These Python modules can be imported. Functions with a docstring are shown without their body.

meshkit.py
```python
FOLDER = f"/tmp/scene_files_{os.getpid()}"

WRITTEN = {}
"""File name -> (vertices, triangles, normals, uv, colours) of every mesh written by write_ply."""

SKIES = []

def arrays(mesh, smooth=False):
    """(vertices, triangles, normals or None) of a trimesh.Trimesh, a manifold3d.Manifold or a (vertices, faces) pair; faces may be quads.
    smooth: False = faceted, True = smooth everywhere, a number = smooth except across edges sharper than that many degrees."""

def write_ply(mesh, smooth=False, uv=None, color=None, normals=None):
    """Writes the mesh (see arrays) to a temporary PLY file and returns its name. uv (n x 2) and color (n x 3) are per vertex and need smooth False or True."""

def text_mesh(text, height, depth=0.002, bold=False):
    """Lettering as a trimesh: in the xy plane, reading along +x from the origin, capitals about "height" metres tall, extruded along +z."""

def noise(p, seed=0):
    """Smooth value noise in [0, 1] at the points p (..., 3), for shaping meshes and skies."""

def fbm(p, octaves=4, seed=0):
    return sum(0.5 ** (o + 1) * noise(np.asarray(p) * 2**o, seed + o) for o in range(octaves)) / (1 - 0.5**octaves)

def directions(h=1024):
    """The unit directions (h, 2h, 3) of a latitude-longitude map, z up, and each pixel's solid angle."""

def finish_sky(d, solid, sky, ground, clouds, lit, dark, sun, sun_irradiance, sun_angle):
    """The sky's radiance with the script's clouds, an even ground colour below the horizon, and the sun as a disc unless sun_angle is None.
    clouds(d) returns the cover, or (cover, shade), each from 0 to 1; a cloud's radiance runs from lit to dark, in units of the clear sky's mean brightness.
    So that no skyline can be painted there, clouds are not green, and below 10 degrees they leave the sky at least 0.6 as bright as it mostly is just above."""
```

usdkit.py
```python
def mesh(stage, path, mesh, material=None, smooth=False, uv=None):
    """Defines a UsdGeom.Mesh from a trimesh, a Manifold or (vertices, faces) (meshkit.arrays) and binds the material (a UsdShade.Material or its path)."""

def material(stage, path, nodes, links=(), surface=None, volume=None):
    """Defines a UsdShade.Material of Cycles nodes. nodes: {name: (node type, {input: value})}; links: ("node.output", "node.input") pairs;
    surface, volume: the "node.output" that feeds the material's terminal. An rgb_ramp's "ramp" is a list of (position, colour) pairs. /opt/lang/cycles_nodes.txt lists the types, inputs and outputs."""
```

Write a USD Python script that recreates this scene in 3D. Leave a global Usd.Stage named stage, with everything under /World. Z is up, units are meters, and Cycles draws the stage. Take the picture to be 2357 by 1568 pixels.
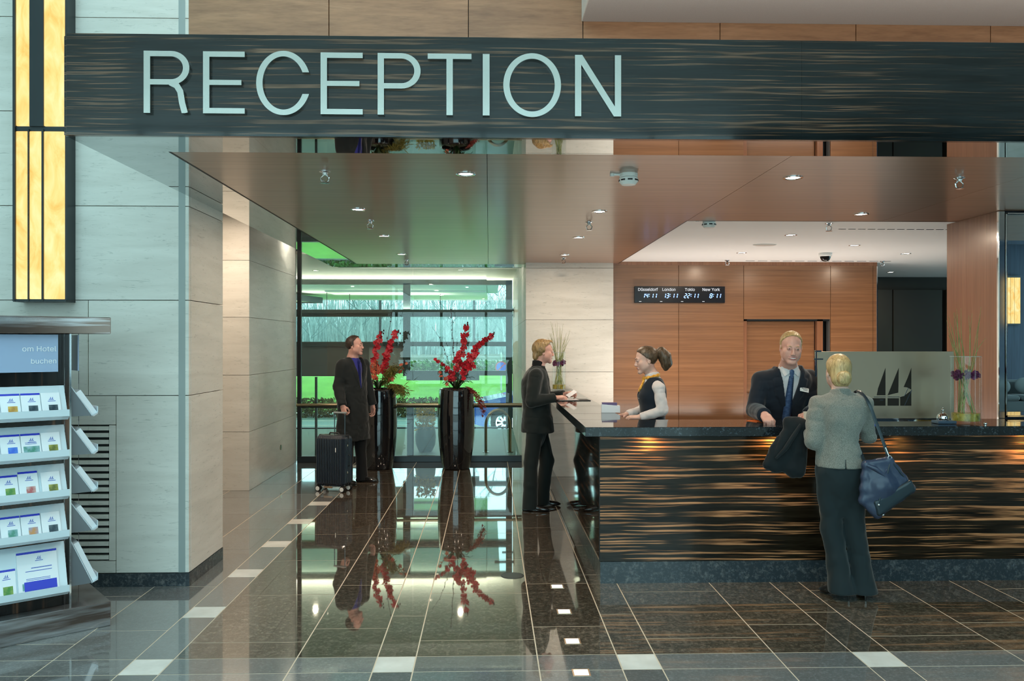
import math, random
import numpy as np
import trimesh
import manifold3d as m3
from shapely.geometry import Polygon, LineString, Point, box as sbox
from shapely.ops import unary_union
import usdkit, meshkit
from pxr import Usd, UsdGeom, UsdLux, UsdShade, Gf, Sdf, Vt

stage = Usd.Stage.CreateInMemory()
UsdGeom.SetStageUpAxis(stage, 'Z')
UsdGeom.SetStageMetersPerUnit(stage, 1.0)
UsdGeom.Xform.Define(stage, '/World')
UsdGeom.Scope.Define(stage, '/World/Looks')
PI = math.pi

# ------------------------------------------------------------------ camera
# x to the right along the desk front, y away from the camera, z up; lens 1.70 m above the floor
EYE, YAW, FPX = 1.70, math.atan(52.5 / 1900), 1900.0
cam = UsdGeom.Camera.Define(stage, '/World/camera')
cam.CreateHorizontalApertureAttr(36.0)
cam.CreateVerticalApertureAttr(36.0 * 1568 / 2357)
cam.CreateFocalLengthAttr(36.0 * FPX / 2357)
cam.CreateVerticalApertureOffsetAttr(7 * 36.0 / 2357)
cam.CreateClippingRangeAttr(Gf.Vec2f(0.05, 1000))
cam.CreateExposureAttr(0.0)
cam.AddTranslateOp().Set(Gf.Vec3d(0, 0, EYE))
cam.AddRotateXYZOp().Set(Gf.Vec3f(90, 0, -math.degrees(YAW)))

# ------------------------------------------------------------------ sky: even overcast winter daylight
dome = UsdLux.DomeLight.Define(stage, '/World/sky')
dome.CreateIntensityAttr(1.03)
dome.CreateColorAttr(Gf.Vec3f(0.58, 0.94, 1.0))

DOWN = 11.0      # watts of a ceiling downlight's beam
UPL = 27.0      # watts of each warm uplight behind the desk
WARM = (1.0, 0.80, 0.60)

# ------------------------------------------------------------------ helpers
_used = {}
def numbered(path):
    n = _used.get(path, -1) + 1
    _used[path] = n
    return path if n == 0 else '%s_%03d' % (path, n)

def tag(prim, label=None, cat=None, group=None, kind=None):
    for k, v in (('label', label), ('category', cat), ('group', group), ('kind', kind)):
        if v:
            prim.SetCustomDataByKey(k, v)
    return prim

def P(o):
    return str(o.GetPath()) if hasattr(o, 'GetPath') else str(o)

def obj(name, mesh, m, parent='/World', smooth=30, label=None):
    path = numbered(P(parent) + '/' + name)
    pr = usdkit.mesh(stage, path, mesh, m, smooth=smooth).GetPrim()
    if label:
        pr.SetCustomDataByKey('label', label)
    return pr

def thing(name, label, cat, loc=(0, 0, 0), rz=0.0, group=None, kind=None):
    path = numbered('/World/' + name)
    x = UsdGeom.Xform.Define(stage, path)
    x.AddTranslateOp().Set(Gf.Vec3d(*[float(v) for v in loc]))
    x.AddRotateZOp().Set(float(math.degrees(rz)))
    return tag(x.GetPrim(), label, cat, group, kind)

def single(name, mesh, m, label, cat, group=None, kind=None, smooth=30):
    return tag(obj(name, mesh, m, '/World', smooth), label, cat, group, kind)

def structure(name, label, cat):
    x = UsdGeom.Xform.Define(stage, numbered('/World/' + name))
    return tag(x.GetPrim(), label, cat, None, 'structure')

def dup(src, label, loc, rz=0.0, group=None):
    c = src.GetCustomData()
    r = thing(src.GetName().rstrip('0123456789').rstrip('_') or src.GetName(), label, c['category'], loc, rz, group or c.get('group'))
    r.GetReferences().AddInternalReference(src.GetPath())
    r.SetInstanceable(True)
    return r

def cat(*ms):
    ms = [m for m in ms if m is not None]
    return trimesh.util.concatenate(ms) if len(ms) > 1 else ms[0]

def tm(man):
    m = man.to_mesh()
    return trimesh.Trimesh(np.array(m.vert_properties[:, :3]), np.array(m.tri_verts), process=False)

def box(x0, x1, y0, y1, z0, z1, b=0.0):
    x0, x1 = sorted((x0, x1)); y0, y1 = sorted((y0, y1)); z0, z1 = sorted((z0, z1))
    if b <= 0:
        t = trimesh.creation.box([x1 - x0, y1 - y0, z1 - z0])
        t.apply_translation([(x0 + x1) / 2, (y0 + y1) / 2, (z0 + z1) / 2])
        return t
    b = min(b, (x1 - x0) / 2.1, (y1 - y0) / 2.1, (z1 - z0) / 2.1)
    pts = []
    for X, sx in ((x0, 1), (x1, -1)):
        for Y, sy in ((y0, 1), (y1, -1)):
            for Z, sz in ((z0, 1), (z1, -1)):
                pts += [(X + sx * b, Y + sy * b, Z), (X + sx * b, Y, Z + sz * b), (X, Y + sy * b, Z + sz * b)]
    return tm(m3.Manifold.hull_points(np.array(pts)))

def frame_of(d):
    d = np.asarray(d, float); d = d / np.linalg.norm(d)
    a = np.cross(d, [0, 0, 1.0] if abs(d[2]) < 0.95 else [0, 1.0, 0]); a /= np.linalg.norm(a)
    return a, np.cross(d, a), d

def tube(pts, r, n=10, cap=True, closed=False):
    p = np.asarray(pts, float)
    r = np.broadcast_to(r, (len(p),)).astype(float)
    t = np.gradient(p, axis=0)
    if closed:
        t = np.roll(p, -1, 0) - np.roll(p, 1, 0)
    t /= np.linalg.norm(t, axis=1, keepdims=True) + 1e-12
    a, b, _ = frame_of(t[0])
    V = []
    for i in range(len(p)):
        a = a - t[i] * np.dot(a, t[i]); a /= np.linalg.norm(a) + 1e-12
        b = np.cross(t[i], a)
        for k in range(n):
            an = 2 * PI * k / n
            V.append(p[i] + r[i] * (math.cos(an) * a + math.sin(an) * b))
    F = []
    m = len(p)
    for i in range(m if closed else m - 1):
        i2 = (i + 1) % m
        for k in range(n):
            k2 = (k + 1) % n
            F += [(i * n + k, i * n + k2, i2 * n + k2), (i * n + k, i2 * n + k2, i2 * n + k)]
    if cap and not closed:
        V += [p[0], p[-1]]
        for k in range(n):
            F += [(len(V) - 2, (k + 1) % n, k), (len(V) - 1, (m - 1) * n + k, (m - 1) * n + (k + 1) % n)]
    return trimesh.Trimesh(np.array(V), np.array(F), process=False)

def rod(a, b, r, n=12, r2=None):
    a, b = np.asarray(a, float), np.asarray(b, float)
    return tube([a, a + (b - a) * 0.5, b], [r, (r + (r if r2 is None else r2)) / 2, r if r2 is None else r2], n)

def lathe(prof, n=32, loc=(0, 0, 0)):
    prof = np.asarray(prof, float)
    V, F = [], []
    for r, z in prof:
        for k in range(n):
            an = 2 * PI * k / n
            V.append((r * math.cos(an), r * math.sin(an), z))
    for i in range(len(prof) - 1):
        for k in range(n):
            k2 = (k + 1) % n
            F += [(i * n + k, i * n + k2, (i + 1) * n + k2), (i * n + k, (i + 1) * n + k2, (i + 1) * n + k)]
    t = trimesh.Trimesh(np.array(V) + np.array(loc), np.array(F), process=False)
    return t

def extrude(poly, h):
    ps = getattr(poly, 'geoms', [poly])
    return cat(*[trimesh.creation.extrude_polygon(g, h, engine='earcut') for g in ps if g.area > 1e-9])

def upright(poly, y, depth):
    """polygon in (x, z) -> solid whose front is at y and which reaches to y + depth"""
    t = extrude(poly, depth)
    v = t.vertices.copy()
    t.vertices = np.stack([v[:, 0], y + v[:, 2], v[:, 1]], 1)
    t.faces = t.faces[:, ::-1]
    return t

def move(t, loc=(0, 0, 0), rx=0, ry=0, rz=0, s=1.0):
    t = t.copy()
    if np.ndim(s) or s != 1.0:
        t.vertices = t.vertices * np.asarray(s)
    for ang, ax in ((rx, [1, 0, 0]), (ry, [0, 1, 0]), (rz, [0, 0, 1])):
        if ang:
            t.apply_transform(trimesh.transformations.rotation_matrix(ang, ax))
    t.apply_translation(loc)
    return t

# ------------------------------------------------------------------ materials
L = '/World/Looks/'
def pbr(name, color, rough=0.5, metal=0.0, **kw):
    d = dict(base_color=color, roughness=rough, metallic=metal)
    d.update(kw)
    return usdkit.material(stage, L + name, {'p': ('principled_bsdf', d)}, surface='p.BSDF')

def noisy(name, c1, c2, scale, rough=0.5, stretch=(1, 1, 1), lo=0.35, hi=0.65, space='world', detail=4, bump=0.0, metal=0.0, distort=0.0, nrough=0.55, **kw):
    d = dict(roughness=rough, metallic=metal); d.update(kw)
    src = ('geometry', {}) if space == 'world' else ('texture_coordinate', {})
    out = 's.position' if space == 'world' else 's.object'
    nodes = {'s': src, 'm': ('mapping', {'scale': stretch}),
             'n': ('noise_texture', {'scale': scale, 'detail': detail, 'distortion': distort, 'roughness': nrough}),
             'r': ('rgb_ramp', {'ramp': [(0, c1), (lo, c1), (hi, c2), (1, c2)]}), 'p': ('principled_bsdf', d)}
    links = [(out, 'm.vector'), ('m.vector', 'n.vector'), ('n.fac', 'r.fac'), ('r.color', 'p.base_color')]
    if bump:
        nodes['b'] = ('bump', {'strength': bump, 'distance': 0.002})
        links += [('n.fac', 'b.height'), ('b.normal', 'p.normal')]
    return usdkit.material(stage, L + name, nodes, links, surface='p.BSDF')

def stone_mat(name, c1, c2, c3, streak=(1.0, 1.0, 7.0), rough=0.42):
    """travertine-like limestone: soft bedding, thin dark streaks, a few pores, a slight change of tone from slab to slab"""
    return usdkit.material(stage, L + name, {
        's': ('geometry', {}), 'o': ('object_info', {}), 'm': ('mapping', {'scale': streak}),
        'off': ('vector_math', {'math_type': 'multiply_add', 'vector2': (9, 5, 7)}),
        'n1': ('noise_texture', {'scale': 1.3, 'detail': 5, 'roughness': 0.6, 'distortion': 0.6}),
        'r1': ('rgb_ramp', {'ramp': [(0.3, c1), (0.7, c2)]}),
        'n2': ('noise_texture', {'scale': 9.0, 'detail': 6, 'roughness': 0.7, 'distortion': 1.2}),
        'r2': ('rgb_ramp', {'ramp': [(0.0, (1, 1, 1)), (0.58, (1, 1, 1)), (0.72, (0.58, 0.60, 0.59)), (1, (0.4, 0.4, 0.4))]}),
        'n3': ('noise_texture', {'scale': 24, 'detail': 2}),
        'r3': ('rgb_ramp', {'ramp': [(0, (1, 1, 1)), (0.74, (1, 1, 1)), (0.8, (0.45, 0.45, 0.43))]}),
        'x1': ('mix', {'mix_type': 'multiply', 'fac': 0.95}), 'x2': ('mix', {'mix_type': 'multiply', 'fac': 0.7}),
        'hv': ('hsv', {}), 'mr': ('math', {'math_type': 'multiply_add', 'value2': 0.14, 'value3': 0.93}),
        'p': ('principled_bsdf', {'roughness': rough, 'specular_ior_level': 0.35}), 'b': ('bump', {'strength': 0.25, 'distance': 0.002})},
        [('s.position', 'off.vector3'), ('o.color', 'off.vector1'), ('s.position', 'm.vector'), ('m.vector', 'n1.vector'), ('m.vector', 'n2.vector'), ('m.vector', 'n3.vector'),
         ('n1.fac', 'r1.fac'), ('n2.fac', 'r2.fac'), ('n3.fac', 'r3.fac'), ('r1.color', 'x1.color1'), ('r2.color', 'x1.color2'),
         ('x1.color', 'x2.color1'), ('r3.color', 'x2.color2'), ('x2.color', 'hv.color'), ('o.random', 'mr.value1'), ('mr.value', 'hv.value'),
         ('hv.color', 'p.base_color'), ('n2.fac', 'b.height'), ('b.normal', 'p.normal')], surface='p.BSDF')

def wood_mat(name, c1, c2, c3, stretch, rough=0.3, coat=0.0, coat_rough=0.08, spec=0.5, fine=90):
    """veneer: broad figure and fine parallel pores along the long axis of the stretch"""
    return usdkit.material(stage, L + name, {
        's': ('geometry', {}), 'o': ('object_info', {}), 'm': ('mapping', {'scale': stretch}),
        'n1': ('noise_texture', {'scale': 1.0, 'detail': 4, 'roughness': 0.6, 'distortion': 0.8}),
        'r1': ('rgb_ramp', {'ramp': [(0.25, c1), (0.55, c2), (0.8, c3)]}),
        'n2': ('noise_texture', {'scale': 5.0, 'detail': 3, 'roughness': 0.7}),
        'r2': ('rgb_ramp', {'ramp': [(0.3, (0.72, 0.70, 0.68)), (0.6, (1.05, 1.05, 1.05))]}),
        'x': ('mix', {'mix_type': 'multiply', 'fac': 0.8}),
        'hv': ('hsv', {}), 'mr': ('math', {'math_type': 'multiply_add', 'value2': 0.16, 'value3': 0.92}),
        'p': ('principled_bsdf', {'roughness': rough, 'coat_weight': coat, 'coat_roughness': coat_rough, 'specular_ior_level': spec})},
        [('s.position', 'm.vector'), ('m.vector', 'n1.vector'), ('m.vector', 'n2.vector'), ('n1.fac', 'r1.fac'), ('n2.fac', 'r2.fac'),
         ('r1.color', 'x.color1'), ('r2.color', 'x.color2'), ('x.color', 'hv.color'), ('o.random', 'mr.value1'), ('mr.value', 'hv.value'), ('hv.color', 'p.base_color')], surface='p.BSDF')

def macassar(name, stretch, lo, hi, streak, rough=0.12, dark=(0.010, 0.009, 0.007), spec=0.5, period=0.0, coat=0.6):
    """ebony veneer: near-black ground with thin wavy tan streaks; matched veneer repeats its streaks every PERIOD metres of height"""
    nodes = {
        's': ('geometry', {}), 'xyz': ('separate_xyz', {}), 'c': ('combine_xyz', {}), 'm': ('mapping', {'scale': stretch}), 'm2': ('mapping', {'scale': (1.1 * stretch[0], 1.1 * stretch[1], 0.25 * stretch[2]), 'location': (3.1, 7.7, 1.3)}),
        'wob': ('noise_texture', {'scale': 1.3, 'detail': 2}), 'wm': ('math', {'math_type': 'multiply_add', 'value2': 0.03}),
        'n1': ('noise_texture', {'scale': 1.0, 'detail': 2.0, 'roughness': 0.45, 'distortion': 0.25}),
        'n2': ('noise_texture', {'scale': 1.0, 'detail': 3, 'roughness': 0.6, 'distortion': 0.3}),
        'r1': ('rgb_ramp', {'ramp': [(0, dark), (lo, dark), ((lo + hi) / 2, tuple(0.30 * v for v in streak)), (hi, streak), (1, streak)]}),
        'r2': ('rgb_ramp', {'ramp': [(0.35, (0.35, 0.33, 0.3)), (0.65, (1.3, 1.25, 1.2))]}),
        'x': ('mix', {'mix_type': 'multiply', 'fac': 1.0}),
        'p': ('principled_bsdf', {'roughness': rough, 'specular_ior_level': spec, 'coat_weight': coat, 'coat_roughness': 0.04})}
    links = [('s.position', 'xyz.vector'), ('s.position', 'wob.vector'), ('wob.fac', 'wm.value1'), ('xyz.z', 'wm.value3'), ('xyz.x', 'c.x'), ('xyz.y', 'c.y'),
             ('c.vector', 'm.vector'), ('s.position', 'm2.vector'), ('m.vector', 'n1.vector'), ('m2.vector', 'n2.vector'), ('n1.fac', 'r1.fac'), ('n2.fac', 'r2.fac'),
             ('r1.color', 'x.color1'), ('r2.color', 'x.color2'), ('x.color', 'p.base_color')]
    if period:
        nodes['w'] = ('math', {'math_type': 'pingpong', 'value2': period})
        links += [('wm.value', 'w.value1'), ('w.value', 'c.z')]
    else:
        links += [('wm.value', 'c.z')]
    return usdkit.material(stage, L + name, nodes, links, surface='p.BSDF')

def granite(name, base, fleck, fleck2, scale=60, rough=0.06, spec=0.6, lo=0.58, hi=0.70, coat=0.0):
    return usdkit.material(stage, L + name, {
        's': ('geometry', {}), 'o': ('object_info', {}),
        'n1': ('noise_texture', {'scale': scale, 'detail': 3, 'roughness': 0.7}), 'n2': ('noise_texture', {'scale': scale * 0.37, 'detail': 4, 'roughness': 0.7}),
        'r1': ('rgb_ramp', {'ramp': [(0, base), (lo, base), (hi, fleck), (1, fleck)]}),
        'r2': ('rgb_ramp', {'ramp': [(0, (0, 0, 0)), (lo, (0, 0, 0)), (hi + 0.06, fleck2), (1, fleck2)]}),
        'a': ('mix', {'mix_type': 'add', 'fac': 1.0}), 'hv': ('hsv', {}), 'mr': ('math', {'math_type': 'multiply_add', 'value2': 0.35, 'value3': 0.8}),
        'p': ('principled_bsdf', {'roughness': rough, 'specular_ior_level': spec, 'coat_weight': coat, 'coat_roughness': 0.02, 'coat_ior': 1.7})},
        [('s.position', 'n1.vector'), ('s.position', 'n2.vector'), ('n1.fac', 'r1.fac'), ('n2.fac', 'r2.fac'), ('r1.color', 'a.color1'), ('r2.color', 'a.color2'),
         ('a.color', 'hv.color'), ('o.random', 'mr.value1'), ('mr.value', 'hv.value'), ('hv.color', 'p.base_color')], surface='p.BSDF')

def pane_mat(name, tint=(0.92, 0.97, 0.95), rough=0.0, base=0.035, edge=0.75):
    """thin clear glass: see-through, with mirror reflection that grows towards grazing view"""
    return usdkit.material(stage, L + name, {'t': ('transparent_bsdf', {'color': tint}), 'g': ('glossy_bsdf', {'roughness': rough, 'color': (1, 1, 1)}),
        'w': ('layer_weight', {'blend': 0.5}), 'pw': ('math', {'math_type': 'power', 'value2': 5.0}), 'ma': ('math', {'math_type': 'multiply_add', 'value2': edge, 'value3': base}), 'x': ('mix_closure', {})},
        [('w.facing', 'pw.value1'), ('pw.value', 'ma.value1'), ('ma.value', 'x.fac'), ('t.BSDF', 'x.closure1'), ('g.BSDF', 'x.closure2')], surface='x.closure')

def emit_mat(name, color, strength):
    return usdkit.material(stage, L + name, {'e': ('emission', {'color': color, 'strength': strength})}, surface='e.emission')

M = {}
M['stone'] = stone_mat('limestone', (0.60, 0.58, 0.53), (0.72, 0.70, 0.65), (0.5, 0.5, 0.5))
M['stone_dark'] = pbr('limestone_joint_strip', (0.30, 0.34, 0.33), 0.4)
M['joint'] = pbr('joint_shadow', (0.10, 0.10, 0.10), 0.8)
M['black'] = pbr('matt_black', (0.008, 0.009, 0.010), 0.55)
M['frame'] = pbr('frame_anthracite', (0.022, 0.030, 0.034), 0.35, 0.3)
M['mirror_band'] = pbr('mirror_band_smoked', (0.50, 0.53, 0.54), 0.015, 1.0)
M['mirror'] = pbr('mirror_glass', (0.86, 0.89, 0.90), 0.003, 1.0)
M['wood_ceiling'] = wood_mat('cherry_veneer_ceiling', (0.26, 0.125, 0.070), (0.33, 0.165, 0.095), (0.40, 0.21, 0.125), (0.25, 26.0, 26.0), 0.34, 0.55, 0.17, 0.35)
M['wood_wall'] = wood_mat('cherry_veneer_wall', (0.165, 0.074, 0.033), (0.22, 0.102, 0.046), (0.27, 0.13, 0.062), (0.35, 22.0, 22.0), 0.30, 0.6, 0.22, 0.5)
M['wood_upper'] = wood_mat('oak_veneer_upper', (0.25, 0.115, 0.056), (0.33, 0.160, 0.080), (0.42, 0.215, 0.115), (1.1, 3.0, 9.0), 0.42, 0.0)
M['wood_pier'] = wood_mat('cherry_veneer_pier', (0.21, 0.085, 0.042), (0.26, 0.112, 0.056), (0.32, 0.145, 0.078), (24.0, 24.0, 0.4), 0.30, 0.5, 0.2)
M['ebony_fascia'] = macassar('macassar_fascia', (1.5, 3.0, 92.0), 0.555, 0.64, (0.125, 0.072, 0.046), 0.10, (0.008, 0.011, 0.012), 0.38, period=0.088, coat=0.3)
M['ebony_desk'] = macassar('macassar_desk', (1.9, 3.0, 84.0), 0.53, 0.605, (0.46, 0.21, 0.10), 0.16, (0.018, 0.013, 0.008), 0.22, period=0.10, coat=0.12)
M['ebony_stand'] = macassar('macassar_stand', (22.0, 22.0, 1.2), 0.52, 0.66, (0.20, 0.09, 0.05), 0.12, (0.012, 0.009, 0.008))
M['ebony_stand_flat'] = noisy('polished_stand_rail', (0.17, 0.12, 0.10), (0.72, 0.72, 0.75), 1.0, 0.14, (1.1, 1.1, 15), 0.40, 0.62, metal=0.75)
M['granite_slab'] = granite('granite_blue_black', (0.010, 0.013, 0.016), (0.05, 0.07, 0.085), (0.10, 0.12, 0.14), 70, 0.05, 0.55)
M['granite_plinth'] = granite('granite_plinth_speckled', (0.028, 0.038, 0.046), (0.085, 0.10, 0.115), (0.13, 0.12, 0.11), 60, 0.18, 0.5, 0.52, 0.74)
M['granite_brown'] = granite('granite_brown_tile', (0.060, 0.050, 0.038), (0.15, 0.115, 0.082), (0.12, 0.095, 0.075), 55, 0.03, 1.0, 0.47, 0.68, 0.8)
M['granite_grey'] = granite('granite_grey_tile', (0.17, 0.175, 0.175), (0.23, 0.235, 0.235), (0.05, 0.05, 0.05), 60, 0.08, 0.9, 0.50, 0.68, 0.8)
M['granite_lobby'] = granite('granite_lobby_tile', (0.12, 0.125, 0.125), (0.17, 0.175, 0.175), (0.04, 0.04, 0.04), 60, 0.07, 0.6, 0.50, 0.68)
M['white_tile'] = noisy('white_marble_tile', (0.66, 0.64, 0.60), (0.78, 0.76, 0.72), 6, 0.12)
M['grout'] = pbr('grout_sand', (0.62, 0.52, 0.40), 0.6)
M['plaster'] = pbr('white_plaster', (0.90, 0.89, 0.88), 0.55)
M['plaster_cream'] = pbr('cream_plaster', (0.86, 0.83, 0.72), 0.55)
M['bulkhead'] = noisy('bulkhead_plaster', (0.52, 0.49, 0.48), (0.56, 0.53, 0.52), 180, 0.8, bump=0.2)
M['chrome'] = pbr('polished_chrome', (0.82, 0.84, 0.86), 0.06, 1.0)
M['steel'] = pbr('satin_steel', (0.50, 0.39, 0.29), 0.36, 1.0)
M['sign_steel'] = pbr('sign_letter_steel', (0.44, 0.44, 0.41), 0.18, 1.0)
M['lobby_stone'] = noisy('lobby_light_stone', (0.50, 0.47, 0.42), (0.58, 0.55, 0.50), 3, 0.3)
M['mat_teal'] = noisy('entrance_mat_teal', (0.10, 0.19, 0.19), (0.13, 0.23, 0.22), 80, 0.6)
M['bronze'] = pbr('bronze_tube', (0.34, 0.27, 0.17), 0.25, 1.0)
M['pane'] = pane_mat('window_glass')
M['pane_clear'] = pane_mat('clear_glass', (0.97, 0.99, 0.98))
M['white_lacquer'] = pbr('white_lacquer', (0.80, 0.80, 0.78), 0.35)
M['downlight'] = emit_mat('downlight_lamp', (1.0, 0.80, 0.62), 14.0)
M['infill'] = pbr('infill_grey', (0.075, 0.08, 0.08), 0.4)
M['infill_light'] = pbr('infill_pale_grey', (0.26, 0.29, 0.29), 0.4)
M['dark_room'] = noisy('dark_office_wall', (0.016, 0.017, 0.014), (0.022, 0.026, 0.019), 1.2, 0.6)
M['blue_wall'] = noisy('dark_blue_curtain', (0.010, 0.022, 0.045), (0.020, 0.040, 0.072), 3.0, 0.7, (6, 6, 0.2))

def spot(name, loc, power, color=WARM, radius=0.05, cone=50, soft=0.5, aim=None, parent='/World'):
    """a lamp's own light: a small disc that shines down inside a cone"""
    l = UsdLux.DiskLight.Define(stage, numbered(P(parent) + '/' + name))
    l.CreateRadiusAttr(radius)
    l.CreateIntensityAttr(power / (PI * PI * radius * radius))
    l.CreateColorAttr(Gf.Vec3f(*color))
    s = UsdLux.ShapingAPI.Apply(l.GetPrim())
    s.CreateShapingConeAngleAttr(cone); s.CreateShapingConeSoftnessAttr(soft)
    x = UsdGeom.Xformable(l)
    x.AddTranslateOp().Set(Gf.Vec3d(*[float(v) for v in loc]))
    if aim is not None:
        d = np.asarray(aim, float) - np.asarray(loc, float)
        x.AddRotateZOp().Set(math.degrees(math.atan2(-d[0], d[1])))
        x.AddRotateXOp().Set(math.degrees(math.atan2(math.hypot(d[0], d[1]), -d[2])))
    return l
# ================================================================== THE SETTING
ZS = 2.73                                  # underside of the lowered ceiling
# ---- floor: grout bed with single stone tiles
fl = structure('floor', 'polished stone floor of brown and grey granite tiles with small white squares', 'floor')
obj('lobby_paving', box(-9, 15, -9, 3.3, -0.06, 0), M['lobby_stone'], fl, False)
obj('stone_slab', cat(box(-9, 15, 3.3, 3.86, -0.06, 0), box(-9, -3.9, 3.86, 11.9, -0.06, 0), box(5.6, 15, 3.86, 13.5, -0.06, 0), box(-9, 5.6, 11.9, 12.05, -0.06, 0)), M['granite_lobby'], fl, False)
obj('entrance_mat', box(-9, 5.6, 12.05, 16.45, -0.06, 0), M['mat_teal'], fl, False, 'dull teal entrance matting')
obj('grout_bed', box(-3.9, 5.6, 3.86, 11.9, -0.06, -0.0012), M['grout'], fl, False)
XE = []
for k in range(-3, 5):
    b0 = -0.605 + 1.30 * k
    XE += [(b0, b0 + 0.209, 'n', k), (b0 + 0.209, b0 + 0.866, 'w', k), (b0 + 0.866, b0 + 1.30, 'm', k)]
JO = {'w': 4.735, 'm': 4.948, 'n': 5.166}
PER, GAP = 0.887, 0.0036
BAND0, BAND1 = 4.285, 4.495
def lay(x0, x1, y0, y1, m):
    x0, x1, y0, y1 = max(x0, -3.9), min(x1, 5.6), max(y0, 3.86), min(y1, 11.9)
    if x1 - x0 < 0.02 or y1 - y0 < 0.02:
        return
    obj('tile', box(x0 + GAP, x1 - GAP, y0 + GAP, y1 - GAP, -0.02, 0), m, fl, False)
for x0, x1, kind, k in XE:
    if x1 < -3.9 or x0 > 5.6:
        continue
    border = kind == 'n' and k == -1
    inside = x0 > -1.70
    if border:
        y = BAND0 - PER
        while y < 11.9:
            lay(x0, x1, y, y + 0.209, M['white_tile'])
            lay(x0, x1, y + 0.209, y + PER, M['granite_grey'])
            y += PER
        continue
    main = M['granite_brown'] if inside else M['granite_grey']
    lay(x0, x1, BAND0 - PER * 0.8, BAND0, M['granite_grey'] if kind != 'n' else M['granite_lobby'])
    lay(x0, x1, BAND0, BAND1, M['white_tile'] if kind == 'n' else M['granite_grey'])
    y, j = BAND1, JO[kind]
    while y < 11.9:
        nxt = j if j > y + 0.01 else j + PER
        lay(x0, x1, y, nxt, main)
        y, j = nxt, nxt + PER

# ---- left stone wall (front and side of the stone block) with slabs, dark plinth and vent
RZ = [0.095, 0.68, 1.336, 2.003, 2.661, 3.32, 3.977, 4.63, 5.29, 5.95]
wl = structure('wall_left', 'pale limestone wall block of large slabs beside the entrance passage', 'wall')
obj('core', box(-9, -2.13, 5.875, 6.54, 0, 6.0), M['joint'], wl, False)
def slab_front(x0, x1, z0, z1, y=5.84, g=0.0022, m=None, parent=None):
    obj('stone_slab', box(x0 + g, x1 - g, y, y + 0.033, z0 + g, z1 - g, 0.0012), m or M['stone'], parent or wl, False)
VX = -2.606
slab_front(VX, -2.10, RZ[0], RZ[2])
slab_front(-4.2, VX - 0.345, RZ[0], RZ[2]); slab_front(-5.7, -4.2, RZ[0], RZ[2])
slab_front(VX - 0.345, VX, 1.131, RZ[2]); slab_front(VX - 0.345, VX, RZ[0], 0.182)
slab_front(VX - 0.345, VX - 0.331, 0.182, 1.131, g=0.0); slab_front(VX - 0.05, VX, 0.182, 1.131)
for i in range(2, len(RZ) - 1):
    if i == 2:
        for a, b in ((-2.797, -2.10), (-4.1, -2.797), (-5.7, -4.1)):
            slab_front(a, b, RZ[i], RZ[i + 1])
    else:
        for a, b in (((-3.5, -2.10), (-5.7, -3.5)) if i % 2 else ((-4.0, -2.10), (-5.7, -4.0))):
            slab_front(a, b, RZ[i], RZ[i + 1])
for i in [0] + list(range(2, len(RZ) - 1)):
    z0, z1 = RZ[i], RZ[i + 1] if i else RZ[2]
    obj('stone_slab', box(-2.133, -2.10, 5.8745, 6.57, z0 + 0.0022, z1 - 0.0022, 0.0012), M['stone'], wl, False)
obj('stone_back', box(-9, -2.13, 6.54, 6.572, 0, 6.0), M['stone'], wl, False)
obj('edge_strip', box(-2.173, -2.127, 5.8385, 5.8405, 0.097, 5.9), M['stone_dark'], wl, False, 'darker vertical strip near the corner')
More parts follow.
